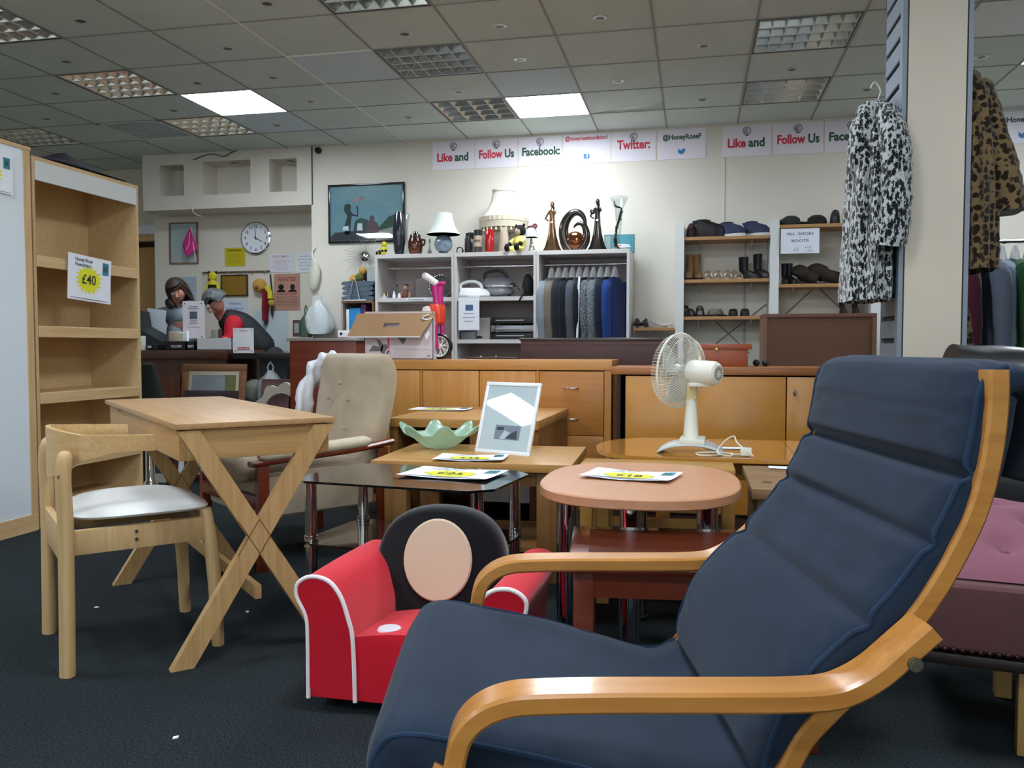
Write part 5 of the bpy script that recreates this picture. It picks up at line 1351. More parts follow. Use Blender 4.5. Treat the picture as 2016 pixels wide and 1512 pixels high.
p = top_pt(1047, 7.15); t = thing('silver_figurine', 'small silver and white figurine at the foot of the ornate lamp', 'figurine', p)
B().lathe([(0, 0), (.028, 0), (.03, .01), (.02, .03), (.022, .05), (.012, .065), (.014, .08), (0, .09)], n=14, wob=lambda a, z: 1+.15*math.cos(3*a+z*40)).build('body', STEEL, t)
BRZ = mat('bronze', '#7a5a44', .18, .9); BRZD = mat('pewter', '#4a4440', .2, .9)
def lady(px_, top, label, m, mirror=1, baby=False):
    p = top_pt(px_, 7.26); h = zt(px_, top, 7.26); t = thing('lady_statue', label, 'statue', p)
    pr = [(.085, 0), (.082, .006), (.058, .05*h/.42), (.036, .14*h/.42), (.026, .22*h/.42), (.024, .27*h/.42), (.021, .295*h/.42), (.026, .32*h/.42), (.024, .345*h/.42), (.010, .36*h/.42), (.008, .372*h/.42)]
    b = B().lathe([(0, 0)]+pr, n=32, sy=.6, wob=lambda a, z: 1+.10*math.cos(6*a)*max(0, 1-z/(h*.5)))
    b.sph((0, -.003, h*.93), (.014, .016, .02), 14); b.build('body', m, t)
    B().sph((0, .006, h*.945), (.018, .016, .026), 12).tube([(0, .012, h*.94), (.006*mirror, .016, h*.87), (.002, .014, h*.80)], [.014, .013, .006], 10).build('hair', mat('bronze_dark', '#3a3029', .25, .9), t)
    s = mirror
    B().tube(smooth_path([(-s*.022, 0, h*.82), (-s*.05, -.01, h*.70), (-s*.056, -.012, h*.665), (-s*.03, -.02, h*.62)]), [.008]*6+[.007]*6+[.006]*7, 8).build('arm', m, t)
    B().tube(smooth_path([(s*.022, 0, h*.82), (s*.03, -.02, h*.76), (-s*.0, -.03, h*.79)]), [.008]*6+[.006]*7, 8).build('arm', m, t)
    if baby: B().sph((-s*.04, -.02, h*.73), (.02, .014, .016), 10).sph((-s*.052, -.02, h*.765), .013, 10).build('infant', m, t)
    B().box(-.010, .010, -.0235, -.022, h*.575, h*.605).build('price_tag', PAPER, t, smooth=False)
lady(1087, 397, 'tall slender bronze lady statue nearest the big fringed lamp', mat('bronze_light', '#8a6a50', .2, .9), 1)
lady(1176, 391, 'tall pewter lady statue holding a baby, between the swirl and the branch', BRZD, 1, True)
def swirl():
    p = top_pt(1132, 7.26); h = zt(1132, 411, 7.26); t = thing('swirl_statue', 'bronze abstract swirl sculpture between the two lady statues', 'statue', p)
    # a teardrop body whose tail curls over and back inside
    pts = [(0, .055), (.052, .07), (.085, .14), (.07, .20), (.03, .225), (-.0, .215), (-.02, .195)]
    out = smooth_path([(-.03, .0, .0), (-.075, 0, .06), (-.098, 0, .15), (-.092, 0, .23), (-.055, 0, .30), (.0, 0, .335), (.055, 0, .315), (.085, 0, .26), (.093, 0, .21)], 6)
    k = len(out); B().tube(out, [.043+.004*math.sin(PI*i/k)-.039*(i/k)**1.8 for i in range(k)], 14, flat=.8, up=(0, 1, 0)).build('outer_curl', BRZD, t)
    inn = smooth_path([(.04, 0, .02), (.085, 0, .08), (.098, 0, .15), (.08, 0, .215), (.045, 0, .24), (.01, 0, .23), (-.012, 0, .205)], 6)
    k = len(inn); B().tube(inn, [.044-.040*(i/k)**1.0 for i in range(k)], 14, flat=.8, up=(0, 1, 0)).build('inner_curl', BRZD, t)
    B().sph((0, 0, .09), (.085, .045, .085), 20).build('bowl', mat('copper_gloss', '#74452e', .12, .85), t)
    B().lathe([(0, 0), (.06, 0), (.05, .012), (.04, .02)], n=20, sy=.6).build('foot', BRZD, t)
    t.scale = (h/.365,)*3
swirl()
p = top_pt(1214, 7.26); h = zt(1214, 405, 7.26); t = thing('branch_ornament', 'dark twisted branch ornament with clear glass trumpet vase', 'ornament', p)
B().tube(smooth_path([(0, 0, 0), (-.012, 0, .10), (.0, 0, .2), (.03, 0, .30), (.035, .0, .36), (-.005, 0, .375), (-.022, 0, .42)], 5), [.016]*6+[.011]*12+[.008]*8+[.005]*5, 8).build('branch', BRZD, t, disp=lambda c: .004*noise.noise(c*60))
B().lathe([(0, 0), (.05, 0), (.045, .012), (.012, .04), (0, .06)], n=18, wob=lambda a, z: 1+.1*math.cos(5*a)).build('foot', BRZD, t)
for q in ((.028, .27), (-.01, .38), (.04, .33), (.0, .2)): B().sph((q[0], -.008, q[1]), (.016, .004, .009), 8, rot=(0, .7, 0)).build('leaf', BRZD, t)
B().lathe([(.012, .06), (.02, .2), (.035, .36), (.08, .46), (.082, .46), (.037, .36), (.022, .2), (.014, .06)], (.015, .03, 0), n=24).build('trumpet', CLEAR, t)
a = at(1190, 494, Y=7.45); c = at(1250, 494, Y=7.45)
t = thing('framed_print', 'small teal seaside print standing behind the branch ornament', 'picture', (a.x, 7.42, TZ), 0)
w_ = c.x-a.x; h = .16
B().box(0, w_, 0, .015, 0, h).build('board', mat('teal_edge', '#5b8f96', .5), t, smooth=False)
b = B().m(mat('print_teal', '#4f9aa8', .5)).box(.06, w_-.01, -.001, 0, .01, h-.01).m(mat('print_pale', '#a9b8b4', .5)).box(.008, .055, -.001, 0, .01, h-.01)
b.m(mat('print_ship', '#e2e6ea', .5)).prism([(.09, .04), (w_-.03, .05), (w_-.05, .075), (.12, .08)], -.002, -.001, 'xz').m(INKR).box(.11, .15, -.003, -.002, .06, .068)
b.build('print', parent=t, smooth=False)
c = top_pt(756, 7.15); plush_bear((at(750, 500, Y=7.15).x+.02, 7.18, TZ-.0), .16, YP, BP, 'tiny yellow and black bee soft toy at the edge of the grey unit', stripes=True, rz=-.7, name='bee_toy')

# ------------------------------------------------------------------ inside the grey unit
def bp(px_, py_, Y): return at(px_, py_, Y=Y)
S1 = zs1; S2 = zs2
def sp(px_, Y, Z): return Vector((at(px_, 583, Y=Y).x, Y, Z))
t = thing('ornate_mirror', 'round mirror with beaded silver rim leaning in the ornament bay', 'mirror', sp(866, 7.36, S1), rot=(math.radians(-8), 0, 0))
B().lathe([(0, 0), (.10, 0), (.10, .006), (0, .006)], (0, 0, .115), 36, rot=(PI/2, 0, 0)).build('glass', mat('mirror_glass', '#aeb8be', .03, 1), t)
b = B()
for k in range(30): a = 2*PI*k/30; b.sph((math.cos(a)*.105, 0, .115+math.sin(a)*.105), .0085, 8)
b.build('beaded_rim', CHROME, t)
t = thing('glass_plaque', 'square frosted patterned glass frame beside the round mirror', 'frame', sp(838, 7.44, S1)+Vector((-.1, 0, 0)), rot=(math.radians(-6), 0, 0))
B().prism(rrect(0, .2, 0, .2, .02), 0, .012, 'xz', rrect(.05, .15, .05, .15, .01)).build('frame', mat('frost_glass', '#b4acac', .35, trans=.3), t, smooth=False)
B().box(.05, .15, .004, .008, .05, .15).build('panel', mat('panel_greypink', '#9a9192', .4), t, smooth=False)
t = thing('doll_figurine', 'seated dark-haired doll in brown and red clothes on the ornament shelf', 'doll', sp(799, 7.26, S1))
B().lathe([(0, 0), (.035, 0), (.04, .03), (.028, .07), (.015, .085)], n=16).build('body', mat('doll_brown', '#6c4a3c', .7), t)
B().sph((0, -.003, .102), (.023, .022, .025), 14).build('head', mat('doll_face', '#b88f76', .6), t)
B().sph((0, .004, .115), (.026, .024, .018), 12).build('hair', mat('doll_hair', '#2c201c', .8), t)
for s in (-1, 1):
    B().tube([(s*.03, -.0, .06), (s*.042, -.02, .03), (s*.04, -.03, .0+.01)], .008, 8).build('arm', mat('doll_face', '#b88f76', .6), t)
    B().tube([(s*.015, -.03, .02), (s*.02, -.05, .012), (s*.022, -.06, .01)], .010, 8).build('leg', mat('doll_red', '#7e2b28', .7), t)
for px_, Y, h, r, m, lab in ((756, 7.2, .035, .025, 'cream', 'short white candle dish with yellow flower at the corner of the ornament shelf'), (763, 7.3, .075, .012, 'steel', 'thin silver bottle behind the small candle dish'), (776, 7.18, .065, .014, 'white', 'small white perfume bottle before the tall clear one'), (782, 7.34, .115, .022, 'clear', 'tall clear bottle with amber stopper on the ornament shelf'), (786, 7.16, .045, .014, 'white', 'tiny white pot nearest the seated doll')):
    mm = {'cream': WHITE, 'steel': STEEL, 'white': WHITE, 'clear': mat('bottle_grey', '#99a0a4', .15, trans=.5)}[m]
    t = lathe_thing('small_bottle', lab, 'bottle', sp(px_, Y, S1), [(0, 0), (r, 0), (r, h*.5), (r*.5, h*.75), (r*.4, h), (0, h)], mm, n=14)
    if m == 'clear': B().sph((0, 0, h+.012), .012, 10).build('stopper', mat('amber', '#8a4f24', .2), t)
    if m == 'cream': B().sph((0, 0, h+.004), .012, 10).build('flower', YP, t)
def iron(loc, s, rz, body, label, dark):
    t = thing('clothes_iron', label, 'iron', loc, rz)
    def prof(k, z): return [(x*s*k, y*s*k, z*s) for x, y in [(-.12, -.045), (-.12, .045), (-.04, .055), (.05, .042), (.11, .018), (.13, 0), (.11, -.018), (.05, -.042), (-.04, -.055)]]
    L = [prof(1, 0), prof(1, .012)]; n = 9
    B().add(sum(L, []), [(i, (i+1) % n, n+(i+1) % n, n+i) for i in range(n)]+[tuple(range(n-1, -1, -1)), tuple(range(n, 2*n))]).build('soleplate', STEEL, t, smooth=False)
    L = [prof(.97, .012), prof(.95, .035), [(x*.9-.005*s, y*.8, z) for x, y, z in prof(.9, .06)], [(x*.75-.02*s, y*.5, z) for x, y, z in prof(.8, .075)]]
    B().add(sum(L, []), [(r*n+i, r*n+(i+1) % n, (r+1)*n+(i+1) % n, (r+1)*n+i) for r in range(3) for i in range(n)]+[tuple(3*n+i for i in range(n))]).build('body', body, t, ang=50)
    B().tube(smooth_path([(.065*s, 0, .055*s), (.05*s, 0, .10*s), (0, 0, .125*s), (-.07*s, 0, .12*s), (-.11*s, 0, .095*s), (-.105*s, 0, .05*s)], 5), .013*s, 10).build('handle', body if not dark else DGREY, t)
    return t
a = sp(934, 7.2, S1)
iron(a, 1.1, .1, WHITE, 'white clothes iron on the shelf above the hanging notice', False)
B_ = B().tube(smooth_path([a+Vector((-.12, .0, .08)), a+Vector((-.15, 0, .05)), a+Vector((-.14, -.05, .008)), a+Vector((-.16, -.08, .006))]), .004, 6).build('iron_cord', WHITE); tag(B_, 'white cord trailing from the white clothes iron', 'cord')
a = sp(976, 7.32, S1); t = thing('silver_steamer', 'big smooth silver-grey steam generator under the grey iron', 'appliance', a)
B().sph((0, 0, .055), (.17, .10, .055), 28).build('body', mat('steamer_grey', '#8f9097', .25, .3), t)
B().box(-.12, .12, -.07, .07, 0, .03, bev=.01).build('base', DGREY, t)
iron(a+Vector((.03, 0, .095)), 1.15, .05, mat('iron_grey', '#85868c', .3), 'grey and black clothes iron perched on the silver steam generator', True)
t = thing('black_bag_strap', 'black bag with zip strap spilling over the shelf edge beside the irons', 'bag', sp(1040, 7.25, S1))
B().sph((0, 0, .09), (.05, .10, .11), 16).build('body', BLACKM, t, disp=lambda c: .01*noise.noise(c*30))
B().tube(smooth_path([(-.02, -.09, .08), (-.02, -.14, .02), (-.03, -.165, -.01), (-.05, -.167, -.05)]), .008, 8).build('strap', BLACKM, t)
b = B()
for k in range(3): b.tube(smooth_path([(-.17+.02*k, 0, .02), (-.16, .01*k, .10+.01*k), (-.10, 0, .12), (-.05, .01, .06)]), .004, 6)
o = b.build('cable_tangle', BLACK); o.location = sp(1035, 7.3, S1)+Vector((0, 0, .0)); tag(o, 'looped black cables between the grey iron and the black bag', 'cable')
# sheet hanging from the shelf, box and players on the lower shelf
def pic(b, w, h): b.m(mat('pic_blue', '#4a5f86', .5)).box(w*.34, w*.70, -.001, 0, h*.60, h*.78)
sheet('white notice with small blue picture hanging over the iron shelf edge', (at(903, 640, Y=GY0-.002).x, at(944, 640, Y=GY0-.002).x, at(920, 650, Y=GY0).z, at(920, 586, Y=GY0).z), GY0-.002, PAPER, rule(3, INKG, .5, .12, .6), extra=pic, title=None)
sheet('thin white strip label on the ornament shelf edge', (at(800, 588, Y=GY0).x, at(840, 588, Y=GY0).x, zs1-.03, zs1-.005), GY0, PAPER, [('', .3, .3, .8, INKG)], 'label', name='shelf_label')
a = sp(957, 7.3, S2)
t = thing('white_box', 'pale grey cardboard box beside the stacked video players', 'box', a); B().box(-.06, .06, -.1, .1, 0, .19, bev=.003).build('box', mat('box_pale', '#aaa39f', .5), t)
b = B().m(INKG).text('Canon', (0, -.101, .15), .03, (1, 0, 0), (0, 0, 1), .015, 'CENTER', .08); b.build('lettering', parent=t, smooth=False)
a = sp(928, 7.22, S2); t = thing('desk_phone', 'small grey electrical box under the hanging notice', 'appliance', a); B().box(-.08, .05, -.06, .06, 0, .07, bev=.01).build('body', mat('phone_grey', '#6f7177', .4), t); B().sph((.08, 0, .02), (.04, .03, .018), 12).build('handset', BLACK, t)
for k, (z, m, lab) in enumerate(((0, BLACK, 'black video player at the bottom of the stack'), (.065, mat('player_silver', '#8d9096', .3, .5), 'silver video player in the middle of the stack'), (.135, BLACK, 'glossy black disc player on top of the stack'))):
    t = thing('disc_player', lab, 'disc player', sp(1016, 7.32, S2+z), group='stacked players in the grey unit')
    B().box(-.19, .19, -.15, .13, 0, .055, bev=.004).build('case', m, t)
    b = B().m(mat('panel_line', '#c9ccd0', .3)).box(-.15, .1, -.1515, -.15, .028, .034)
    for q in range(5): b.m(DGREY).box(-.16+.02*q, -.15+.02*q, -.1525, -.1505, .012, .018)
    b.build('front_panel', parent=t, smooth=False)
tag(B().tube(smooth_path([sp(985, 7.1, S2)+Vector((0, .02, .14)), sp(976, 7.1, S2)+Vector((0, .02, .12)), sp(972, 7.1, S2)+Vector((0, .02, .08)), sp(980, 7.1, S2)+Vector((0, .02, .05))]), .003, 6).build('player_cable', BLACK), 'thin black cable curling in front of the white box', 'cable')

# ------------------------------------------------------------------ left of the grey unit: small shelf with folders, folded jeans, easel, spiky mirror
a = at(672, 655, Y=7.2); c = at(736, 655, Y=7.2)
t = thing('small_bookcase', 'small brown bookcase top holding blue folder and folded jeans left of the grey unit', 'bookcase', (a.x, 7.2, 0)); w_ = c.x-a.x; H_ = at(700, 592, Y=7.2).z
BRN = mat('case_brown', '#7c5f49', .5)
B().box(0, w_, 0, .36, H_-.02, H_).build('top', BRN, t, smooth=False); B().box(0, .015, 0, .36, 0, H_-.02).build('side_panel', mat('case_pale', '#a39a90', .5), t, smooth=False); B().box(w_-.015, w_, 0, .36, 0, H_-.02).build('side_panel', BRN, t, smooth=False)
z_ = at(700, 652, Y=7.2).z; B().box(.015, w_-.015, .0, .36, z_-.02, z_).build('shelf', BRN, t, smooth=False); B().box(.015, w_-.015, .35, .36, 0, H_-.02).build('back_panel', mat('case_dark', '#4b3a2f', .7), t, smooth=False)
for x0, x1, m, hh, lab in ((.03, .06, WHITE, .20, 'white folder standing on the small bookcase shelf'), (.065, .17, mat('folder_blue', '#1f86c9', .4), .21, 'bright blue folder standing on the small bookcase shelf'), (.175, .22, mat('folder_purple', '#5b2c62', .5), .24, 'purple folder beside the bright blue one')):
    t = thing('folder', lab, 'folder', (a.x+x0, 7.24, z_)); B().box(0, x1-x0, 0, .22, 0, hh, bev=.003).build('cover', m, t); B().box(.004, x1-x0-.004, .01, .222, hh-.002, hh+.001).build('pages', PAPER, t, smooth=False)
DEN = mat('denim', '#4d5c69', .9, kind='noise', col2='#5f6f7c', sc=40, amt=.4)
DEN2 = mat('denim_light', '#7b8790', .9)
for k in range(4):
    t = thing('folded_jeans', 'pair of grey-blue folded jeans, ' + ('bottom', 'second from the bottom', 'third from the bottom', 'topmost')[k] + ' of the stack', 'jeans', (a.x+w_/2+.0, 7.36, H_+.045*k), group='folded jeans on the small bookcase')
    def P(u, v, k=k):
        th = 2*PI*v; c_ = math.cos(th); s_ = math.sin(th); return Vector((math.copysign(abs(c_)**.4, c_)*(.155-.01*abs(math.sin(k*2.1))), (u-.5)*.30, .022+math.copysign(abs(s_)**.6, s_)*.0215+.002*math.sin(u*9+k)))
    b = B().grid(P, 8, 24); n_ = 25
    b.add([P(0, j/24) for j in range(24)], [tuple(range(24))]).add([P(1, j/24) for j in range(24)], [tuple(range(24))])
    b.build('fold', DEN, t)
    B().tube([P(0, j/24)*1.0+Vector((0, -.002, 0)) for j in range(11, 24)], .002, 5).build('hem', DEN2, t)
t = thing('wire_easel', 'little bent wire display stand in front of the folded jeans', 'display stand', (a.x+.13, 7.19, H_))
B().tube(smooth_path([(-.055, 0, .002), (-.03, .0, .10), (-.008, .0, .185), (.012, .0, .185), (.035, .0, .10), (.055, .0, .002)], 5), .0045, 8).build('loop', STEEL, t)
B().tube([(-.09, -.0, .004), (.11, -.0, .004)], .004, 8).build('foot', STEEL, t)
t = thing('potted_toys', 'heap of tan and green soft things with a small sign on the folded jeans', 'soft toys', (a.x+.16, 7.36, H_+.18))
for q, (x, z, r, m) in enumerate(((-.10, .03, .045, SKT), (-.03, .04, .045, mat('olive', '#626a35', .9)), (.03, .05, .05, BP), (.0, .10, .04, SKT), (.08, .035, .04, mat('olive', '#626a35', .9)))): B().sph((x, -.03*(q % 2), z), (r, r*.8, r*.9), 12).build('toy_body', m, t)
B().box(.06, .14, -.08, -.075, .0, .13).build('card', mat('card_grey', '#aab0ac', .5), t, smooth=False)
c = at(713, 503, Y=7.5)
t = thing('starburst_mirror', 'starburst wall mirror with a convex centre and thin silver spikes', 'mirror', (c.x, WY-.03, c.z))
B().lathe([(0, -.0), (.045, 0), (.05, .006), (.047, .016), (.03, .03), (0, .036)], n=28, rot=(PI/2, 0, 0)).build('convex_glass', CHROME, t)
b = B()
for k in range(40):
    a_ = 2*PI*k/40; r_ = .19+.05*(k % 3 == 0); b.tube([(math.cos(a_)*.04, 0, math.sin(a_)*.04), (math.cos(a_)*r_, -.004, math.sin(a_)*r_)], [.0022, .0008], 5)
b.build('spikes', mat('spike_silver', '#d6dade', .15, 1), t)
t = thing('white_flat_box', 'flat white box lying behind the cardboard tricycle box', 'box', (at(665, 660, Y=6.9).x, 6.9, .0+at(700, 664, Y=6.9).z)); B().box(0, .30, 0, .2, 0, .06, bev=.003).build('box', PAPER, t); B().lathe([(.0, -.001), (.012, -.001), (.012, 0)], (.03, 0, .03), 14, rot=(PI/2, 0, 0)).build('dial', DGREY, t)
t = thing('low_shelf_unit', 'plain low brown stand under the flat white box', 'stand', (at(660, 680, Y=6.88).x, 6.88, 0)); hh = at(700, 664, Y=6.9).z; B().box(0, .42, 0, .25, hh-.02, hh).build('top', BRN, t, smooth=False); B().box(0, .02, 0, .25, 0, hh-.02).build('side_panel', BRN, t, smooth=False); B().box(.40, .42, 0, .25, 0, hh-.02).build('side_panel', BRN, t, smooth=False)

# ------------------------------------------------------------------ tricycle box and tricycle on the orange sideboard
SBZ = .905
def trike_box():
    a = at(715, 700, Y=5.06); t = thing('tricycle_box', 'opened cardboard toy box with printed tricycle and brown flap, on the orange sideboard', 'box', (a.x, 5.08, SBZ), 0)
    W, D, H = .46, .22, .30; PINKW = mat('box_print', '#d5c7ca', .45)
    b = B().box(0, .005, 0, D, 0, H).box(W-.005, W, 0, D, 0, H).box(0, W, D-.005, D, 0, H).box(0, W, 0, .005, 0, H).box(0, W, 0, D, 0, .005)
    b.build('carton', PINKW, t, smooth=False)
    B().box(W-.0, W+.001, 0.0, D, 0, H).build('side_print', mat('side_white', '#cfcfd6', .5), t, smooth=False)
    g = B().m(mat('print_dark', '#6f6870', .5)).prism([(.03, .05), (.06, .09), (.10, .08), (.08, .13), (.11, .12), (.13, .09), (.12, .05)], -.0012, 0, 'xz').prism([(.21, .15), (.27, .15), (.28, .12), (.26, .095), (.24, .12)], -.0012, 0, 'xz').prism(ellipse(.14, .06, .03, .035, 16), -.0012, 0, 'xz')
    g.m(mat('print_red', '#c3566a', .5)).box(.157, .170, -.0015, 0, .05, .15); g.m(mat('print_white', '#e6e0e6', .5)).prism(ellipse(.168, .04, .027, .027, 20), -.0018, 0, 'xz', ellipse(.168, .04, .020, .020, 20)); g.m(INKG).box(.2, .44, -.001, 0, .06, .0615).box(.42, .44, -.001, 0, .015, .03)
    g.m(mat('print_pinkpale', '#d9b3bd', .5)).box(.06, .2, -.0008, 0, .12, .15)
    g.build('print', parent=t, smooth=False)
    # brown flap hinged at the front top edge, tipped forward
    CB = mat('cardboard', '#a98563', .8, kind='noise', col2='#9d7a59', sc=6)
    z0, z1 = .14, .29
    P0 = [(-.085, -.075, z0), (W-.06, -.075, z0), (W+.02, .0, z1), (-.045, .0, z1)]
    fl = B().m(CB)
    hole = []
    def Pq(u, v): return Vector(P0[0])*(1-u)*(1-v)+Vector(P0[1])*u*(1-v)+Vector(P0[2])*u*v+Vector(P0[3])*(1-u)*v
    us = [0, .10, .12, .42, .62, 1]; vs_ = [0, .42, .58, 1]
    for i in range(5):
        for j in range(3):
            if i == 3 and j == 1: continue
            fl.add([Pq(us[i], vs_[j]), Pq(us[i+1], vs_[j]), Pq(us[i+1], vs_[j+1]), Pq(us[i], vs_[j+1])], [(0, 1, 2, 3)])
    fl.build('flap', parent=t, smooth=False, solid=.004)
    B().tube([Pq(0, 0), Pq(1, 0)], .004, 6).build('flap_edge', PAPER, t)
    B().box(0, W, -.0, D, H, H+.003).build('inner_card', CB, t, smooth=False)
    B().prism([(W-.02, .12), (W+.0, .16), (W-.01, .18), (W-.035, .15)], -.07, -.066, 'xz').build('torn_flap', PAPER, t, smooth=False)
    B().tube(smooth_path([(W-.02, -.02, .28), (W-.05, -.03, .27), (W-.06, -.03, .255), (W-.03, -.02, .25), (W-.0, -.01, .262)]), .008, 8, flat=.5).build('torn_flap', PAPER, t)
trike_box()
def trike():
    a = at(865, 698, Y=5.14); t = thing('toy_tricycle', 'pink and orange toddler tricycle standing on end beside its box', 'tricycle', (a.x, 5.16, SBZ), math.radians(-8))
    PK = mat('trike_pink', '#b81e74', .25, coat=.5); OR = mat('trike_orange', '#e8421c', .3, coat=.4); WP = mat('trike_white', '#e6e0de', .3); R = .082
    B().lathe([(R-.016, -.018), (R-.004, -.02), (R, -.01), (R, .01), (R-.004, .02), (R-.016, .018), (R-.016, -.018)], (0, 0, R), 40, rot=(PI/2, 0, 0)).build('tyre', BLACK, t)
    b = B().lathe([(R-.024, -.014), (R-.016, -.017), (R-.016, .017), (R-.024, .014), (R-.024, -.014)], (0, 0, R), 40, rot=(PI/2, 0, 0)).lathe([(0, -.02), (.016, -.02), (.016, .02), (0, .02)], (0, 0, R), 18, rot=(PI/2, 0, 0))
    for k in range(7):
        q = 2*PI*k/7+.2
        for s in (-.13, .13): b.tube(smooth_path([(math.cos(q)*.012, 0, R+math.sin(q)*.012), (math.cos(q+s*.8)*.035, 0, R+math.sin(q+s*.8)*.035), (math.cos(q+s*1.4)*(R-.02), 0, R+math.sin(q+s*1.4)*(R-.02))], 3), .0045, 6)
    b.build('wheel_rim', WP, t)
    B().tube(smooth_path([(-.012, -.03, R-.015), (-.022, -.03, R+.04), (-.02, -.03, R+.12), (-.015, -.028, R+.15)], 5), [.014, .017, .019, .019, .019, .019, .019, .019, .019, .019, .019, .019, .019, .018, .017, .016], 12).build('fork_leg', PK, t)
    B().tube(smooth_path([(.004, .03, R-.015), (.0, .03, R+.04), (-.0, .03, R+.12), (-.005, .028, R+.15)], 5), .016, 12).build('fork_leg', PK, t)
    B().box(-.062, .022, -.045, .045, R+.14, R+.27, bev=.02).build('seat_cover', OR, t)
    B().box(-.11, -.03, -.047, .04, R+.145, R+.255, bev=.024).build('seat', WP, t)
    B().tube(smooth_path([(-.015, -.01, R+.26), (-.022, -.01, R+.33), (-.03, -.012, R+.385)], 5), .026, 14).build('steering_post', PK, t)
    B().tube(smooth_path([(-.0, .0, R+.26), (.002, .0, R+.34), (-.0, 0, R+.38)], 5), .02, 14).build('steering_post', PK, t)
    B().tube([(-.03, -.01, R+.395), (.03, .02, R+.40)], .014, 12).build('handlebar', PK, t)
    B().tube([(-.02, -.01, R+.395), (-.055, -.03, R+.425), (-.085, -.045, R+.445)], [.022, .021, .023], 14).lathe([(.008, 0), (.018, 0), (.02, .003), (.018, .006)], (-.085, -.047, R+.446), 12, rot=(1.2, -.9, 0)).build('grip', WP, t)
    B().cyl((-.086, -.046, R+.446), (-.0875, -.0475, R+.448), .011, n=12).build('grip_hole', DGREY, t)
trike()
a = at(1185, 716, Y=5.05); 
t = thing('silver_ring_tray', 'thin dark tray with silver knobs lying at the back of the orange sideboard', 'tray', (at(960, 700, Y=5.3).x, 5.34, SBZ)); B().box(-.14, .2, -.06, .06, 0, .012, bev=.003).build('tray', MAHOGD, t)
for x in (-.04, .06): B().sph((x, -.06, .014), .007, 8).build('knob', STEEL, t)

# ------------------------------------------------------------------ shoe shelving
POST = mat('post_white', '#d8dcda', .5)
SX = [at(x, 560, Y=7.3).x for x in (1338, 1524, 1740)]
for k, x in enumerate(SX[:2]):
    t = thing('shelf_upright', ('white shelf upright between the small court-shoe shelf and the shoe rack', 'white shelf upright between the two shoe racks')[k], 'shelf upright', (x, 7.28, 0), group='white shelf uprights')
    B().box(-.035, .035, 0, .32, 0, 2.03).build('post', POST, t, smooth=False)
t = thing('shelf_upright', 'white shelf upright mostly hidden behind the hanging black and white coat', 'shelf upright', (SX[2]-.06, 7.28, 0), group='white shelf uprights'); B().box(-.035, .035, 0, .32, 0, 2.0).build('post', POST, t, smooth=False)
SHW = mat('shelf_wood', '#b4895a', .5, kind='wood', col2='#a67b4d', sc=.6, axis='X')
def shelf(x0, x1, z, label, d=.3):
    t = thing('wooden_shelf', label, 'shelf', (x0, 7.29, z), group='wooden shoe shelves'); B().box(0, x1-x0, 0, d, -.028, 0, bev=.002, seg=1).build('board', SHW, t, smooth=False)
    for x in (.12, x1-x0-.14): B().prism([(0.03, -.028), (.29, -.028), (.29, -.09), (.27, -.09)], x, x+.006, 'yz').build('bracket', POST, t, smooth=False)
    return z
ZA = shelf(SX[0]+.036, SX[1]-.036, 1.905, 'wooden shelf with navy slip-on shoes and a black shoe')
ZB = shelf(SX[0]+.036, SX[1]-.036, 1.55, 'wooden shelf with tan boots and jewelled sandals')
ZC = shelf(SX[0]+.036, SX[1]-.036, 1.24, 'wooden shelf with black strappy sandals and clogs')
ZD = shelf(SX[1]+.036, SX[2]-.1, 1.985, 'wooden shelf holding hats and dark shoes beside the handwritten notice')
ZE = shelf(SX[1]+.036, SX[2]-.1, 1.50, 'wooden shelf of long dark boots lying down')
ZF = shelf(SX[1]+.036, SX[2]-.1, 1.245, 'lowest wooden shelf of the boot rack behind the brown panel')
ZG = shelf(gx[3]+.02, SX[0]-.036, 1.15, 'short wooden shelf with black court shoes next to the jackets', .3)
for x, lab in ((at(1466, 600, Y=7.6).x, 'perforated metal shelf strip behind the tan boot shelves'), (at(1243, 560, Y=7.6).x, 'perforated metal shelf strip at the jacket end of the grey unit')):
    t = thing('metal_strip', lab, 'shelf bracket', (x, WY-.012, .5), group='perforated shelf strips'); B().box(-.012, .012, 0, .011, 0, 1.45).build('strip', mat('strip_grey', '#b9b8b4', .4), t, smooth=False)
    b = B()
    for q in range(56): b.box(-.002, .002, -.0008, 0, .02+q*.0255, .034+q*.0255)
    b.build('slots', DGREY, t, smooth=False)
b = B()
XW = mat('brace_wire', '#6f5f52', .6)
for k, (x0, y0, x1, y1, lab) in enumerate(((1395, 620, 1475, 695, 'thin cross brace wires below the sandal shelf'), (1545, 620, 1605, 565, 'thin cross brace wires behind the boots'))):
    a = at(x0, y0, Y=7.6); c = at(x1, y1, Y=7.6); bb = B().tube([a, c], .004, 5)
    if k == 0: a2 = at(1392, 690, Y=7.6); c2 = at(1520, 590, Y=7.6)
    else: a2 = at(1610, 565, Y=7.6); c2 = at(1660, 612, Y=7.6)
    bb.tube([a2, c2], .004, 5); o = bb.build('cross_brace', XW); o.location.y = -.0; tag(o, lab, 'brace', 'thin cross braces')
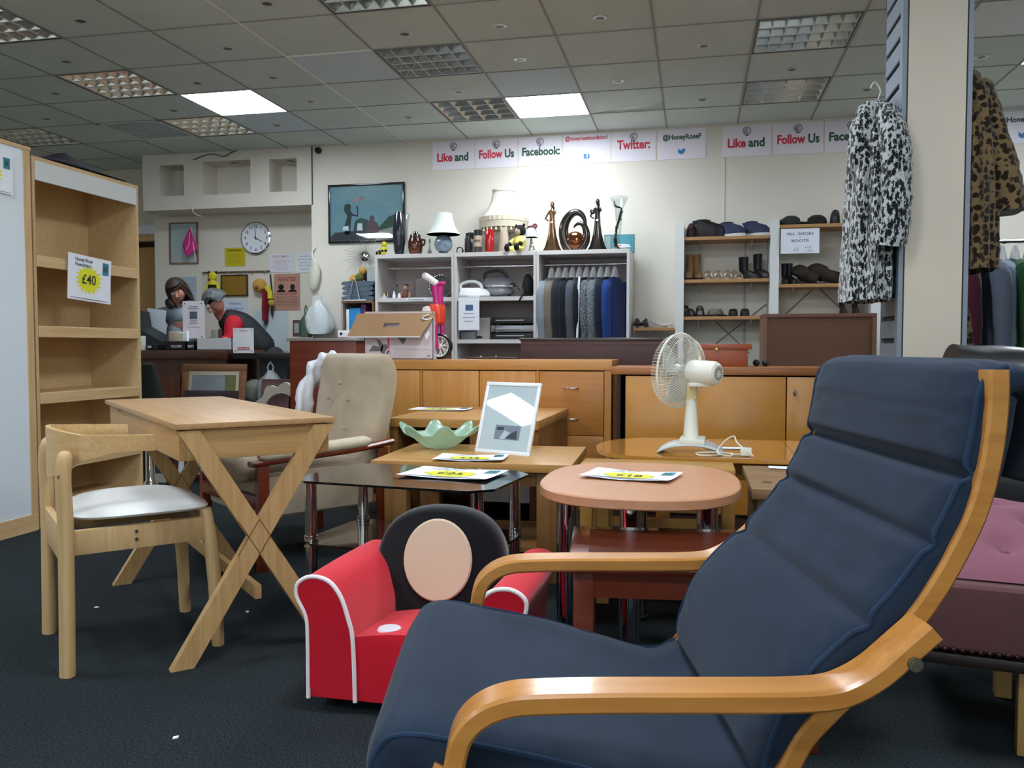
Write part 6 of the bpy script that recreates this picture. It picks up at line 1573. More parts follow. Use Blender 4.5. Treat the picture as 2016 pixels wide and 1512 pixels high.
def shoe(loc, rz, s, upper, sole, label, kind='low', name='shoe', group=None, rx=0, cat='shoe'):
    t = thing(name, label, cat, loc, rz, group, rot=(rx, 0, rz))
    L = .27*s
    def foot(z, k=1.0, y0=-.5, y1=.5, w=.045):
        out = []
        for j in range(24):
            a = 2*PI*j/24; y = math.sin(a); x = math.cos(a)
            wf = w*(1+.18*y) if y > 0 else w*(.80+.05*y)
            out.append((x*wf*s*k, (y0+y1)/2*L+y*(y1-y0)/2*L*k, z*s))
        return out
    n = 24
    heel = .0
    def lay(rings, m, nm, cap=True): B().add(sum(rings, []), [(r*n+j, r*n+(j+1) % n, (r+1)*n+(j+1) % n, (r+1)*n+j) for r in range(len(rings)-1) for j in range(n)]+([tuple(range(n-1, -1, -1)), tuple((len(rings)-1)*n+j for j in range(n))] if cap else [])).build(nm, m, t)
    if kind == 'low': t.scale = (1, 1, 1.65)
    if kind in ('low', 'boot', 'clog', 'flat'):
        lay([foot(0), foot(.022)], sole, 'sole')
    if kind == 'low':
        lay([foot(.022, .98), foot(.045, .96), foot(.065, .86, -.5, .42), foot(.085, .74, -.6, .1)], upper, 'upper', True)
        B().sph((0, -.18*L, .085*s), (.030*s, .065*s, .008), 12).build('opening', BLACKM, t)
    if kind == 'clog': lay([foot(.022, .98, -.2, .5), foot(.05, .94, -.15, .5), foot(.072, .75, -.08, .42), foot(.078, .5, 0, .3)], upper, 'upper')
    if kind == 'boot': lay([foot(.022, .98), foot(.05, .95), foot(.08, .82, -.5, .38, .043), foot(.11, .68, -.6, -.0, .05), foot(.17, .66, -.62, -.02, .052), foot(.26, .7, -.64, .02, .055)], upper, 'upper')
    if kind == 'sandal':
        lay([foot(0), foot(.018)], sole, 'sole')
        for y, r in ((.22, .05), (.05, .052), (-.3, .07)): B().tube(smooth_path([(-.04*s, y*L, .015*s), (-.03*s, y*L, r*s), (0, y*L, (r+.02)*s), (.03*s, y*L, r*s), (.04*s, y*L, .015*s)], 4), .006*s, 6).build('strap', upper, t)
        B().tube(smooth_path([(-.028*s, -.42*L, .02*s), (-.03*s, -.46*L, .09*s), (0, -.5*L, .11*s), (.03*s, -.46*L, .09*s), (.028*s, -.42*L, .02*s)], 4), .006*s, 6).build('strap', upper, t)
    if kind == 'court':
        rr = [foot(.018, .9), foot(.04, .92), foot(.055, .8, -.5, .44)]; 
        for q in rr:
            for i, (x, y, z) in enumerate(q): q[i] = (x, y, z+max(0, -y/L)*.12*s)
        lay(rr, upper, 'upper')
        B().cyl((0, -.42*L, .0), (0, -.40*L, .07*s), .007*s, .018*s, 10).build('heel', upper, t)
    return t
def sxy(px_, Y, z): return Vector((at(px_, 500, Y=Y).x, Y, z))
NV = mat('navy_canvas', '#2c3654', .8); SW = mat('sole_white', '#c9ccca', .5); BK = mat('shoe_black', '#17161a', .5); BR = mat('shoe_maroon', '#33191e', .6); TN = mat('suede_tan', '#8a6a4a', .9); SB = mat('sole_black', '#161412', .6)
GD = mat('sandal_gold', '#b3a08a', .3, .5); BW = mat('boot_brown', '#2a201a', .8); GRYS = mat('grey_clog', '#6a6560', .7)
S_ = [(1361, 7.42, ZA, PI*.98, 1.0, BR, SB, 'low', 'maroon shoe pointing forwards at the end of the top shoe shelf', 0),
      (1395, 7.42, ZA+.005, -PI/2+.1, 1.15, BK, SB, 'low', 'big black slip-on shoe side-on beside the maroon shoe', 0),
      (1440, 7.42, ZA, -PI/2-.35, 1.0, NV, SW, 'low', 'navy canvas shoe with white sole nearest the black slip-on', 0),
      (1488, 7.42, ZA, -PI/2-.35, 1.0, NV, SW, 'low', 'navy canvas shoe with white sole at the upright end', 0),
      (1358, 7.45, ZB, PI-.1, 1.0, TN, SB, 'boot', 'tan suede ankle boot closest to the white upright', 0),
      (1374, 7.45, ZB, PI+.15, 1.0, TN, SB, 'boot', 'tan suede ankle boot second along the shelf', 0),
      (1395, 7.42, ZB, PI, .9, GD, GD, 'sandal', 'gold jewelled sandal beside the tan boots', 0),
      (1414, 7.42, ZB, PI, .9, GD, GD, 'sandal', 'gold jewelled sandal second of the pair beside the tan boots', 0),
      (1433, 7.42, ZB, PI, .9, GD, GD, 'sandal', 'silver jewelled sandal in the middle of the shelf', 0),
      (1453, 7.42, ZB, PI+.2, .9, GD, GD, 'sandal', 'silver jewelled sandal just before the black boots', 0),
      (1477, 7.44, ZB, -PI/2-.6, .85, BK, SB, 'boot', 'black heeled ankle boot with slumped top', 0),
      (1500, 7.44, ZB, PI+.5, .95, BK, SB, 'boot', 'black pointed ankle boot against the upright', 0),
      (1357, 7.42, ZC, PI+.3, 1.05, BK, SB, 'sandal', 'large black strappy sandal at the upright', 0),
      (1379, 7.42, ZC, PI, 1.0, BK, SB, 'sandal', 'black strappy sandal with small flowers', 0),
      (1400, 7.42, ZC, PI+.4, .95, GRYS, SB, 'clog', 'grey-brown slip-on clog leaning on the strappy sandal', 0),
      (1420, 7.42, ZC, PI-.5, .95, GRYS, SB, 'clog', 'grey-brown slip-on clog next to the black sliders', 0),
      (1444, 7.42, ZC, PI, .95, BK, SB, 'clog', 'black slider shoe closest to the clogs', 0),
      (1467, 7.42, ZC, PI, .95, BK, SB, 'clog', 'black slider shoe at the end of the lowest shelf', 0),
      (1255, 7.42, ZG, PI+.05, .95, BK, SB, 'court', 'black court shoe nearest the jackets', 0),
      (1270, 7.42, ZG, PI-.05, .95, BK, SB, 'court', 'black court shoe beside the white strappy one', 0),
      (1292, 7.44, ZG, -PI/2-.4, .9, mat('shoe_white', '#cfc9c0', .5), SW, 'sandal', 'white strappy heel leaning behind the court shoes', 0),
      (1305, 7.38, ZG, -PI/2-.2, .85, mat('shoe_white', '#cfc9c0', .5), SW, 'court', 'white heeled shoe lying at the end of the short shelf', 0),
      (1643, 7.42, ZD, PI-.2, .95, BK, SB, 'low', 'dark shoe with tall back near the coat on the hat shelf', 0),
      (1672, 7.42, ZD, PI, 1.0, BK, SB, 'low', 'dark shoe half hidden behind the coat', 0),
      (1546, 7.44, ZE, PI, .8, BK, SB, 'boot', 'short black boot at the left end of the boot shelf', 0),
      (1558, 7.44, ZE, PI+.2, .8, BK, SB, 'boot', 'short black boot beside the lying brown boots', 0),
      (1661, 7.42, ZF, PI, .75, BW, SB, 'boot', 'dark furry-topped ankle boot above the brown panel', 0),
      (1686, 7.42, ZF, PI, .75, BW, SB, 'boot', 'dark ankle boot nearest the slatwall above the brown panel', 0)]
for q in S_:
    shoe(sxy(q[0], q[1], q[2]), q[3], q[4]*.89, q[5], q[6], q[8], q[7], group='second-hand shoes on the wooden shelves')
for k, (x0, x1, r, lab) in enumerate(((1568, 1610, .055, 'long dark brown boot shaft lying at the front of the boot shelf'), (1600, 1660, .062, 'second long dark brown boot folded over on the boot shelf'))):
    a = at(x0, 530, Y=7.4); c = at(x1, 540, Y=7.4); t = thing('long_boot', lab, 'boot', (a.x, 7.42+.06*k, ZE), group='long boots lying down')
    w_ = c.x-a.x; B().tube(smooth_path([(0, 0, .02+r), (w_*.15, 0, .055+r), (w_*.5, 0, r+.02), (w_, 0, r*.7)], 5), [r*.7]+[r]*9+[r*.8]*5+[r*.6], 14, flat=1.1).build('shaft', BW, t)
    B().box(w_*.0, w_*.5, -.05, .05, 0, .02, bev=.004).build('sole', SB, t)
t = thing('heeled_boot', 'brown pointed heel standing at the coat end of the boot shelf', 'boot', sxy(1663, 7.42, ZE)); B().tube(smooth_path([(0, 0, .17), (0, 0, .12), (.0, 0, .08), (.05, 0, .02)], 4), [.024]*4+[.022]*4+[.03]*5, 10).build('shaft', mat('heel_brown', '#4a342b', .6), t)
for k, (px_, s, lab) in enumerate(((1556, .95, 'flat dark green cap above the handwritten notice'), (1607, .8, 'rounded dark hat in the middle of the hat shelf'))):
    t = thing('hat', lab, 'hat', sxy(px_, 7.42, ZD)); m = mat('hat_green' if k == 0 else 'hat_dark', '#26302a' if k == 0 else '#201d1b', .9)
    B().lathe([(.075, 0), (.08, .03), (.07, .065), (.04, .085), (0, .09)], n=24).build('crown', m, t)
    if k == 0: B().sph((.08, -.02, .02), (.06, .07, .014), 14).build('peak', m, t); B().sph((-.08, .0, .03), (.05, .07, .03), 12).build('side_fold', m, t)
# handwritten notice on the shelf edge
def hand(b, w, h): b.m(mat('pen', '#5a6478', .6)).text('\u00a33', (w*.40, -.001, h*.10), h*.2, (1, 0, .03), (0, 0, 1), -.005).text('NOT', (w*.72, -.001, h*.20), h*.12, (1, 0, .03), (0, 0, 1), -.005).text('LESS!', (w*.76, -.001, h*.06), h*.12, (1, 0, .03), (0, 0, 1), -.005)
PEN = mat('pen', '#5a6478', .6)
sheet('white handwritten notice reading all shoes and boots under the hat shelf', wbox(1537, 450, 1613, 499, 7.27), 7.27, mat('paper_bright', '#e3e8f2', .5), [('ALL  SHOES', .74, .15, .7, PEN), ('-', .62, .12, .05, PEN), ('BOOTS', .46, .15, .44, PEN)], extra=hand)

# brown panel (back of a dark wood unit) and leather box
a = at(1503, 618, Y=6.6); c = at(1727, 618, Y=6.6)
t = thing('brown_panel_unit', 'plain brown backed wooden unit standing in front of the boot shelves', 'cabinet', (a.x, 6.6, 0))
w_ = c.x-a.x; H_ = a.z
B().box(0, w_, 0, .35, H_-.03, H_, bev=.003).build('top', mat('panel_top', '#6e4c3c', .5), t); B().box(.0, .03, 0, .35, 0, H_-.03).build('side_panel', mat('panel_side', '#7d5b45', .5), t, smooth=False); B().box(w_-.03, w_, 0, .35, 0, H_-.03).build('side_panel', mat('panel_side', '#7d5b45', .5), t, smooth=False)
B().box(.03, w_-.03, .01, .02, 0, H_-.03).build('back_board', mat('panel_board', '#6b4a35', .7, kind='noise', col2='#634431', sc=4), t, smooth=False)
a = at(1372, 718, Y=4.95); c = at(1472, 718, Y=4.95)
CBX = mat('red_wood', '#9a4a22', .35, kind='wood', col2='#8a3f1c', sc=.5, axis='X', coat=.3)
t = thing('cutlery_canteen', 'red-brown wooden box with brass catch standing on the maple cabinet', 'box', (a.x-.05, 4.93, .872))
w_ = c.x-a.x+.05; B().box(0, w_, 0, .2, 0, .095, bev=.003).build('body', CBX, t); B().box(-.0, w_+.02, -.004, .204, .096, .128, bev=.004).build('lid', CBX, t)
B().box(w_*.48-.008, w_*.48+.008, -.009, -.003, .088, .106, bev=.002).build('catch', mat('brass', '#c9a552', .25, 1), t)
t = thing('glasses_case', 'small dark pair of shoes beside the red-brown wooden box', 'shoes', (c.x+.07, 5.0, .872)); B().sph((-.02, 0, .02), (.02, .05, .02), 12).build('shoe_body', BK, t); B().sph((.03, 0, .02), (.02, .05, .02), 12).build('shoe_body', BK, t)
# ------------------------------------------------------------------ pine bookcase and white-sided wardrobe along the left
BX = -3.45
def bookcase():
    y0, y1, H = 3.89, 4.77, 2.0
    t = thing('pine_bookcase', 'tall empty pine bookcase with a price card, beside the oak desk', 'bookcase', (BX, y0, 0))
    W = y1-y0; D = .36
    B().box(-D, 0, 0, .022, 0, H, bev=.002, seg=1).build('side_panel', PINEZ, t, smooth=False); B().box(-D, 0, W-.022, W, 0, H, bev=.002, seg=1).build('side_panel', CHIP, t, smooth=False)
    B().box(-D, 0, .022, W-.022, H-.022, H).build('top', PINE, t, smooth=False)
    B().box(-.012, .002, .022, W-.022, H-.125, H-.022).build('fascia', mat('fascia_white', '#cdd1cf', .5), t, smooth=False)
    B().box(-D, -D+.008, .022, W-.022, 0, H-.022).build('back_panel', CHIP, t, smooth=False)
    B().box(-D+.01, -D+.03, .07, .09, .1, H-.1).build('batten', PINEZ, t, smooth=False)
    for z in (1.475, 1.097, .735, .365, .10):
        s = B().box(-D+.008, -.0, .022, W-.022, z-.02, z).build('shelf', PINE, t, smooth=False)
        B().box(-.018, .004, .022, W-.022, z-.062, z-.002, bev=.002, seg=1).build('shelf_lip', PINE, s, smooth=False)
    B().box(-D+.02, -.02, .022, W-.022, 0, .08).build('plinth', PINE, t, smooth=False)
    c = thing('folded_cloth', 'dark purple folded cloth lying on top of the pine bookcase', 'cloth', (BX-.13, y0+.47, H))
    def P(u, v):
        x = (u-.5)*.25; y = (v-.5)*.62; return Vector((x, y, .01+.10*max(0, 1-abs(2*u-1))*max(0, 1-abs(v-.42)*2.1)+.01*noise.noise(Vector((u*4, v*5, 1)))))
    b = B().grid(P, 14, 18); b.build('cloth', mat('cloth_purple', '#1c1624', .95), c, solid=.006)
bookcase()
def wardrobe():
    t = thing('white_wardrobe', 'tall unit with flat white face and pine edging at the far left', 'wardrobe', (BX+.005, 2.75, 0))
    W = 1.12; H = 2.035
    B().box(-.5, -.02, 0, W, .09, H-.02).build('body', WBOARD, t, smooth=False)
    B().box(-.02, 0, 0, W-.045, .09, H-.02).build('door', WBOARD, t, smooth=False)
    B().box(-.5, .006, -.005, W+.005, H-.02, H).build('top_edge', PINE, t, smooth=False); B().box(-.02, .004, W-.045, W, .0, H-.02).build('post', PINEZ, t, smooth=False)
    B().box(-.02, .006, 0, W, 0, .09).build('plinth', PINE, t, smooth=False)
wardrobe()
a = at(131, 500, X=BX+.012); c = at(216, 510, X=BX+.012)
notice('price_card', 'white price card with yellow star reading £40 taped to the pine bookcase shelf', '£40', (BX+.010, (a.y+c.y)/2, (a.z+c.z)/2-.13), (PI/2, math.radians(3), PI/2), c.y-a.y, .26, .004)
notice('price_card', 'white price card taped high on the white wardrobe at the left edge', '£30', (BX+.010, 3.60, 1.86), (PI/2, 0, PI/2), .29, .20, .003)
t = thing('clear_bag', 'small crumpled clear plastic wrapper on a shelf of the pine bookcase', 'wrapper', (BX-.22, 4.05, 1.097)); B().sph((0, 0, .04), (.05, .05, .04), 10).build('wrapper', mat('wrapper', '#c5a88e', .3), t, disp=lambda c: .012*noise.noise(c*40))

# ------------------------------------------------------------------ till counter
CTZ = .957; CY = 6.2
def counter():
    x0 = at(268, 690, Y=CY).x-.35; xm = at(447, 690, Y=CY).x; x1 = at(569, 696, Y=CY).x
    t = thing('till_counter', 'dark brown panelled wooden till counter behind the oak desk', 'counter', (x0, CY, 0)); W = xm-x0
    B().box(-.01, W, -.02, .62, CTZ-.075, CTZ, bev=.004).build('worktop', mat('counter_top', '#4f2817', .3, kind='wood', col2='#41200f', sc=.5, axis='X', coat=.3), t)
    B().box(0, W-.02, .03, .60, 0, CTZ-.075).build('body', COUNTER, t, smooth=False)
    for k in range(3):
        a = .06+k*(W-.1)/3; B().box(a, a+(W-.1)/3-.04, .012, .03, .28, CTZ-.2, bev=.005).build('panel', mat('counter_panel', '#66331a', .4, kind='wood', col2='#532812', sc=.4, axis='Z'), t)
    t2 = thing('black_desk', 'thin black-topped desk continuing the till counter towards the mahogany chest', 'desk', (xm, CY+.02, 0)); W2 = x1-xm-.01
    B().box(0, W2, 0, .55, .885, .935, bev=.003).build('top', BLACK, t2); B().box(W2-.03, W2, .02, .53, 0, .885).build('leg_panel', BLACK, t2, smooth=False); B().box(.0, W2, .5, .52, .25, .885).build('modesty_panel', mat('pale_grey', '#9aa3a6', .6), t2, smooth=False)
    B().box(.0, W2-.03, .1, .5, .5, .52).build('shelf', BLACK, t2, smooth=False)
    return x0, xm, x1
cx0, cxm, cx1 = counter()
def cp(px_, Y=6.35, z=CTZ): return Vector((at(px_, 680, Y=Y).x, Y, z))
def textbox(name, label, x0, x1, h, m, words, tm, d=.15, Y=6.3, z=CTZ, cat='box', lid=None):
    a = cp(x0, Y, z); c = cp(x1, Y, z); w_ = c.x-a.x; t = thing(name, label, cat, a)
    B().box(0, w_, 0, .006, 0, h).box(0, w_, d-.006, d, 0, h).box(0, .006, 0, d, 0, h).box(w_-.006, w_, 0, d, 0, h).box(0, w_, 0, d, 0, .006).build('box', m, t, smooth=False)
    b = B().m(tm)
    for s, u, zz, sz, wd in words: b.text(s, (w_*u, -.001, h*zz), sz, (1, 0, 0), (0, 0, 1), .02, 'CENTER', w_*wd)
    if b.v: b.build('lettering', parent=t, smooth=False)
    return t
textbox('black_display_box', 'black display box with white lettering on the counter in front of the person in grey', 324, 366, .075, BLACK, [('VOLUME', .55, .3, .03, .5)], PAPER)
textbox('black_display_box', 'smaller black lettered box next to the white tray on the counter', 367, 384, .075, mat('box_charcoal', '#1b1e22', .5), [('MINT', .5, .3, .03, .7)], PAPER)
textbox('white_tray', 'white rectangular tray box of oddments on the counter', 387, 457, .10, mat('tray_white', '#cfd6da', .4), [], PAPER, .2)
def packets(label, px_, Y, z, items, cat='packets', name='wrapped_packets'):
    for k, (dx, dz, r, m, nm) in enumerate(items):
        t = thing(name, label[k], cat, cp(px_, Y, z)+Vector((dx, 0, dz))); b = B().box(-r[0], r[0], -r[1], r[1], 0, r[2]*2, bev=min(r)*.5); b.build('packet', m, t, disp=lambda c: .008*noise.noise(c*35+Vector((k, 0, 0))))
packets(['pale cellophane packet in the black display box', 'cream cellophane packet beside the pale one', 'gold-tinted packet standing in the display box', 'white leaning card packet at the end of the display box'], 345, 6.38, CTZ+.01,
        [(0, 0, (.05, .02, .075), mat('cello_cream', '#b7a893', .3), 0), (.055, .0, (.035, .02, .07), mat('cello', '#c5c2b8', .25), 0), (-.04, .0, (.012, .02, .07), mat('gold_foil', '#a98b4a', .3, .5), 0), (.105, .01, (.02, .012, .07), PAPER, 0)])
packets(['small silver bag of oddments in the white tray', 'dark bottle standing in the white tray', 'grey tin in the white tray', 'small cream packet at the end of the white tray'], 425, 6.4, CTZ+.01,
        [(0, 0, (.03, .02, .08), mat('silver_bag', '#8b8a80', .3, .4), 0), (.045, 0, (.012, .012, .085), DGREY, 0), (-.05, 0, (.03, .02, .05), mat('tin', '#7d7a80', .4), 0), (.09, 0, (.015, .015, .05), mat('cream_pk', '#b59a7d', .4), 0)])
t = thing('leaflet_holder', 'white leaflet with a red band standing at the edge of the counter', 'leaflet', (at(460, 690, Y=6.17).x, 6.165, .935)); w_ = at(500, 690, Y=6.17).x-at(460, 690, Y=6.17).x; h = .20
B().box(0, w_, 0, .004, 0, h, rot=None).build('card', PAPER, t, smooth=False)
b = B().m(INKR).box(w_*.22, w_*.8, -.001, 0, h*.13, h*.24).m(INKG).box(w_*.08, w_*.9, -.001, 0, h*.10, h*.12)
for x in (.1, .9):
    for z in (.08, .93): b.m(DGREY).box(w_*x-.004, w_*x+.004, -.001, 0, h*z-.004, h*z+.004)
b.m(INKR).text('OPENING', (w_*.5, -.001, h*.86), .016, (1, 0, 0), (0, 0, 1), .02, 'CENTER', w_*.4); b.m(PAPER).text('WELCOME', (w_*.51, -.002, h*.155), .016, (1, 0, 0), (0, 0, 1), .02, 'CENTER', w_*.5)
b.build('print', parent=t, smooth=False); B().box(w_*.3, w_*.7, .004, .05, 0, .006).build('stand', PAPER, t, smooth=False)
# big notice standing between the two people
def pic2(b, w, h):
    b.m(mat('pic_grey', '#56616f', .5)).box(w*.33, w*.68, -.001, 0, h*.52, h*.72)
    for x in (.1, .88):
        for z in (.05, .93): b.m(DGREY).box(w*x-.005, w*x+.005, -.001, 0, h*z-.005, h*z+.005)
a = at(360, 593, Y=6.42); c = at(404, 706, Y=6.42)
sheet('tall white notice with a small grey picture standing in front of the two people', (a.x, c.x, a.z-.315, a.z), 6.42, PAPERP, rule(2, INKG, .46, .06, .4)+rule(2, INKG, .84, .05, .5)+[('', .3, .01, .6, INKG)], extra=pic2, name='standing_notice')
B_ = B().box(-.06, .06, -.03, .05, 0, .012).box(-.004, .004, .0, .008, .0, .16).build('notice_stand', CLEARG); B_.location = ((a.x+c.x)/2, 6.425, CTZ); tag(B_, 'clear stand holding the tall white notice on the counter', 'stand')
# till screen and card reader at the bookcase end
a = cp(268, 6.5); t = thing('till_screen', 'black sloping till screen on the counter beside the bookcase', 'till', (a.x-.1, 6.5, CTZ))
B().prism([(0, .0), (.40, .0), (.38, .06), (.08, .21), (.06, .34), (-.05, .36), (-.05, 0)], 0, .25, 'xz').build('housing', mat('till_dark', '#22292a', .5), t, smooth=False)
B().box(-.04, .05, -.004, 0, .26, .34).build('screen', BLACK, t, smooth=False)
a = cp(270, 6.25); t = thing('charity_box', 'small white and yellow-green carton at the bookcase end of the counter', 'carton', a); B().box(-.03, .04, 0, .06, 0, .12, bev=.002).build('carton', mat('carton_pale', '#b9bdb6', .5), t)
b = B().m(mat('lime', '#c9cc5a', .5)).prism(ellipse(.0, .035, .014, .03, 14), -.001, 0, 'xz'); b.build('print', parent=t, smooth=False)
a = cp(298, 6.28); t = thing('card_reader', 'black card reader with pale label on the counter', 'card reader', a); B().box(-.05, .06, 0, .12, 0, .05, bev=.01).build('body', BLACK, t); B().box(-.035, .0, -.001, .0, .02, .035).build('label_strip', PAPER, t, smooth=False)
a = cp(288, 6.75); t = thing('white_sheet', 'white printed sheet propped behind the till screen', 'paper', (at(292, 640, Y=6.85).x, 6.8, CTZ+.12), rot=(0, .12, 0)); B().box(0, .19, 0, .003, 0, .26).build('paper', mat('sheet_bluewhite', '#c3ccd6', .5), t, smooth=False)
B().box(.02, .17, .003, .01, -.14, .0).build('stand', DGREY, t, smooth=False)

# ------------------------------------------------------------------ people
def skin(name, nodes, edges, m, parent=None, sub=2, root=0):
    me = bpy.data.meshes.new(name); me.from_pydata([tuple(n[0]) for n in nodes], edges, []); me.materials.append(m)
    o = bpy.data.objects.new(name, me); C.objects.link(o)
    if parent is not None: o.parent = parent
    sk = o.modifiers.new('skin', 'SKIN'); sk.use_smooth_shade = True; sk.branch_smoothing = .6
    for i, n in enumerate(nodes):
        r = n[1]; v = me.skin_vertices[0].data[i]; v.radius = r if isinstance(r, tuple) else (r, r); v.use_root = (i == root)
    q = o.modifiers.new('sub', 'SUBSURF'); q.levels = sub; q.render_levels = sub
    return o
SKN = mat('skin', '#b98371', .55, spec=.3)
def person(label, origin, P, hairm, coatm, sleevem, legm, hair_long, name='person', collar=None):
    """P: joint positions (world offsets from the feet). One continuous body; clothing over it."""
    t = thing(name, label, 'person', origin)
    V = {k: Vector(v) for k, v in P.items()}
    nodes = []; idx = {}
    def nd(k, p, r): idx[k] = len(nodes); nodes.append((p, r))
    nd('pel', V['pel'], .10); nd('waist', V['pel'].lerp(V['chest'], .5), .105); nd('chest', V['chest'], .125); nd('neck0', V['neck'], .055); nd('neck1', V['neck'].lerp(V['head'], .45), .05)
    nd('jaw', V['head']+V['look']*.02-V['hup']*.05, .062); nd('skull', V['head']+V['hup']*.03, .088)
    ed = [('pel', 'waist'), ('waist', 'chest'), ('chest', 'neck0'), ('neck0', 'neck1'), ('neck1', 'jaw'), ('jaw', 'skull')]
    for s in 'lr':
        nd('sh'+s, V['sh'+s], .058); nd('el'+s, V['el'+s], .04); nd('wr'+s, V['wr'+s], .026)
        d = (V['wr'+s]-V['el'+s]).normalized(); side = d.cross(Vector((0, 0, 1))).normalized() if abs(d.z) < .95 else Vector((1, 0, 0)); nd('pa'+s, V['wr'+s]+d*.055, (.036, .018))
        ed += [('chest', 'sh'+s), ('sh'+s, 'el'+s), ('el'+s, 'wr'+s), ('wr'+s, 'pa'+s)]
        nd('hp'+s, V['hp'+s], .07); nd('kn'+s, V['kn'+s], .06); nd('an'+s, V['an'+s], .04); nd('to'+s, V['an'+s]+Vector((0, -.16, -.05)), .035)
        ed += [('pel', 'hp'+s), ('hp'+s, 'kn'+s), ('kn'+s, 'an'+s), ('an'+s, 'to'+s)]
    skin('body', nodes, [(idx[a], idx[b]) for a, b in ed], SKN, t)
    body_hand = []
    for s in 'lr':
        d = (V['wr'+s]-V['el'+s]).normalized(); side = d.cross(Vector((0, 0, 1))).normalized() if abs(d.z) < .95 else Vector((1, 0, 0)); p0 = V['wr'+s]+d*.06; dn = Vector((0, 0, -1))
        for k in range(4):
            q = p0+side*(.027-.018*k); L = (.065, .075, .07, .055)[k]
            fn = [(q-d*.02, .010), (q+d*L*.5, .009), (q+d*L*.8+dn*.015, .008), (q+d*L*.95+dn*.03, .007)]; skin('finger', fn, [(0, 1), (1, 2), (2, 3)], SKN, t, 1)
        q = V['wr'+s]+d*.02+side*.03; skin('thumb', [(q, .011), (q+side*.02+d*.03, .010), (q+side*.022+d*.055, .008)], [(0, 1), (1, 2)], SKN, t, 1)
    # face
    L_ = V['look'].normalized(); S_ = L_.cross(V['hup']).normalized(); U_ = S_.cross(L_).normalized(); h = V['head']
    B().sph((0, 0, 0), (.078, .092, .105), 20).build('head_form', SKN, t)
    hf = t.children[-1]; hf.matrix_local = Matrix.Translation(h) @ Matrix((S_, -L_, U_)).transposed().to_4x4()
    n = B().tube([h+L_*.085+U_*.02, h+L_*.105-U_*.01, h+L_*.088-U_*.02], [.008, .013, .010], 10); n.build('nose', SKN, hf.parent)
    for s in (-1, 1):
        B().sph(h+L_*.082+S_*s*.03+U_*.018, .010, 10).build('eye', mat('eye_white', '#a89f98', .8), t)
        B().sph(h+L_*.090+S_*s*.03+U_*.018, .0045, 8).build('pupil', mat('pupil', '#2a1d16', .3), t)
        B().tube([h+L_*.088+S_*s*.018+U_*.038, h+L_*.088+S_*s*.042+U_*.038], .004, 6).build('eyebrow', hairm, t)
        B().sph(h+S_*s*.079+L_*.0, (.012, .02, .028), 10).build('ear', SKN, t)
    B().tube([h+L_*.088-S_*.022-U_*.045, h+L_*.094-U_*.043, h+L_*.088+S_*.022-U_*.045], .005, 8).build('mouth', mat('lips', '#9a5a54', .5), t)
    # hair: cap plus length
    hb = B(); M = Matrix((S_, -L_, U_)).transposed()
    def hp(u, v):
        th = 2*PI*u; ph = PI*v*(.60 if not hair_long else .70)
        d = Vector((math.sin(ph)*math.cos(th), math.sin(ph)*math.sin(th), math.cos(ph)))
        front = max(0, -d.y); r = Vector((.092, .108, .118)); k = 1+.03*noise.noise(d*6)
        p = Vector((d.x*r.x, d.y*r.y+.008, d.z*r.z))*k
        if front > .35 and d.z < .62: p = p*(.80-.12*(front-.35)); p.z = max(p.z, .052)
        if hair_long and v > .6 and d.y > -.35: p.z -= .10*(v-.6)/.4*(1 if d.y > 0 else .8); p.x *= 1.05
        return h+M @ p
    hb.grid(hp, 32, 16); hb.build('hair', hairm, t, solid=.012)
    # garments
    n2 = []; i2 = {}
    def g(k, p, r): i2[k] = len(n2); n2.append((p, r))
    g('pel', V['pel']-Vector((0, 0, .05)), .18); g('waist', V['pel'].lerp(V['chest'], .5), .145); g('chest', V['chest'], .165); g('up', V['chest'].lerp(V['neck'], .6), .12)
    g('col', V['neck'], .078)
    e2 = [('pel', 'waist'), ('waist', 'chest'), ('chest', 'up'), ('up', 'col')]
    if sleevem is coatm:
        for s in 'lr':
            g('sh'+s, V['sh'+s], .082); g('el'+s, V['el'+s], .07); g('cu'+s, V['wr'+s]-(V['wr'+s]-V['el'+s])*.02, .052); e2 += [('up', 'sh'+s), ('sh'+s, 'el'+s), ('el'+s, 'cu'+s)]
    skin('jacket', n2, [(i2[a], i2[b]) for a, b in e2], coatm, t)
    if sleevem is not coatm:
        for s in 'lr':
            skin('sleeve', [(V['sh'+s].lerp(V['chest'], .25), .10), (V['sh'+s], .092), (V['sh'+s].lerp(V['el'+s], .5), .075), (V['el'+s], .062), (V['wr'+s], .042)], [(0, 1), (1, 2), (2, 3), (3, 4)], sleevem, t)
    for s in 'lr': skin('trouser_leg', [(V['pel'], .135), (V['hp'+s], .13), (V['kn'+s], .078), (V['an'+s]+Vector((0, 0, .02)), .06)], [(0, 1), (1, 2), (2, 3)], legm, t); B().box(V['an'+s].x-.045, V['an'+s].x+.045, V['an'+s].y-.2, V['an'+s].y+.06, 0, .08, bev=.03).build('shoe', BLACK, t)
    if collar: skin('collar', [(V['neck']+Vector((-.03, 0, -.02)), .088), (V['neck'].lerp(V['head'], .3), .075)], [(0, 1)], collar, t)
    return t
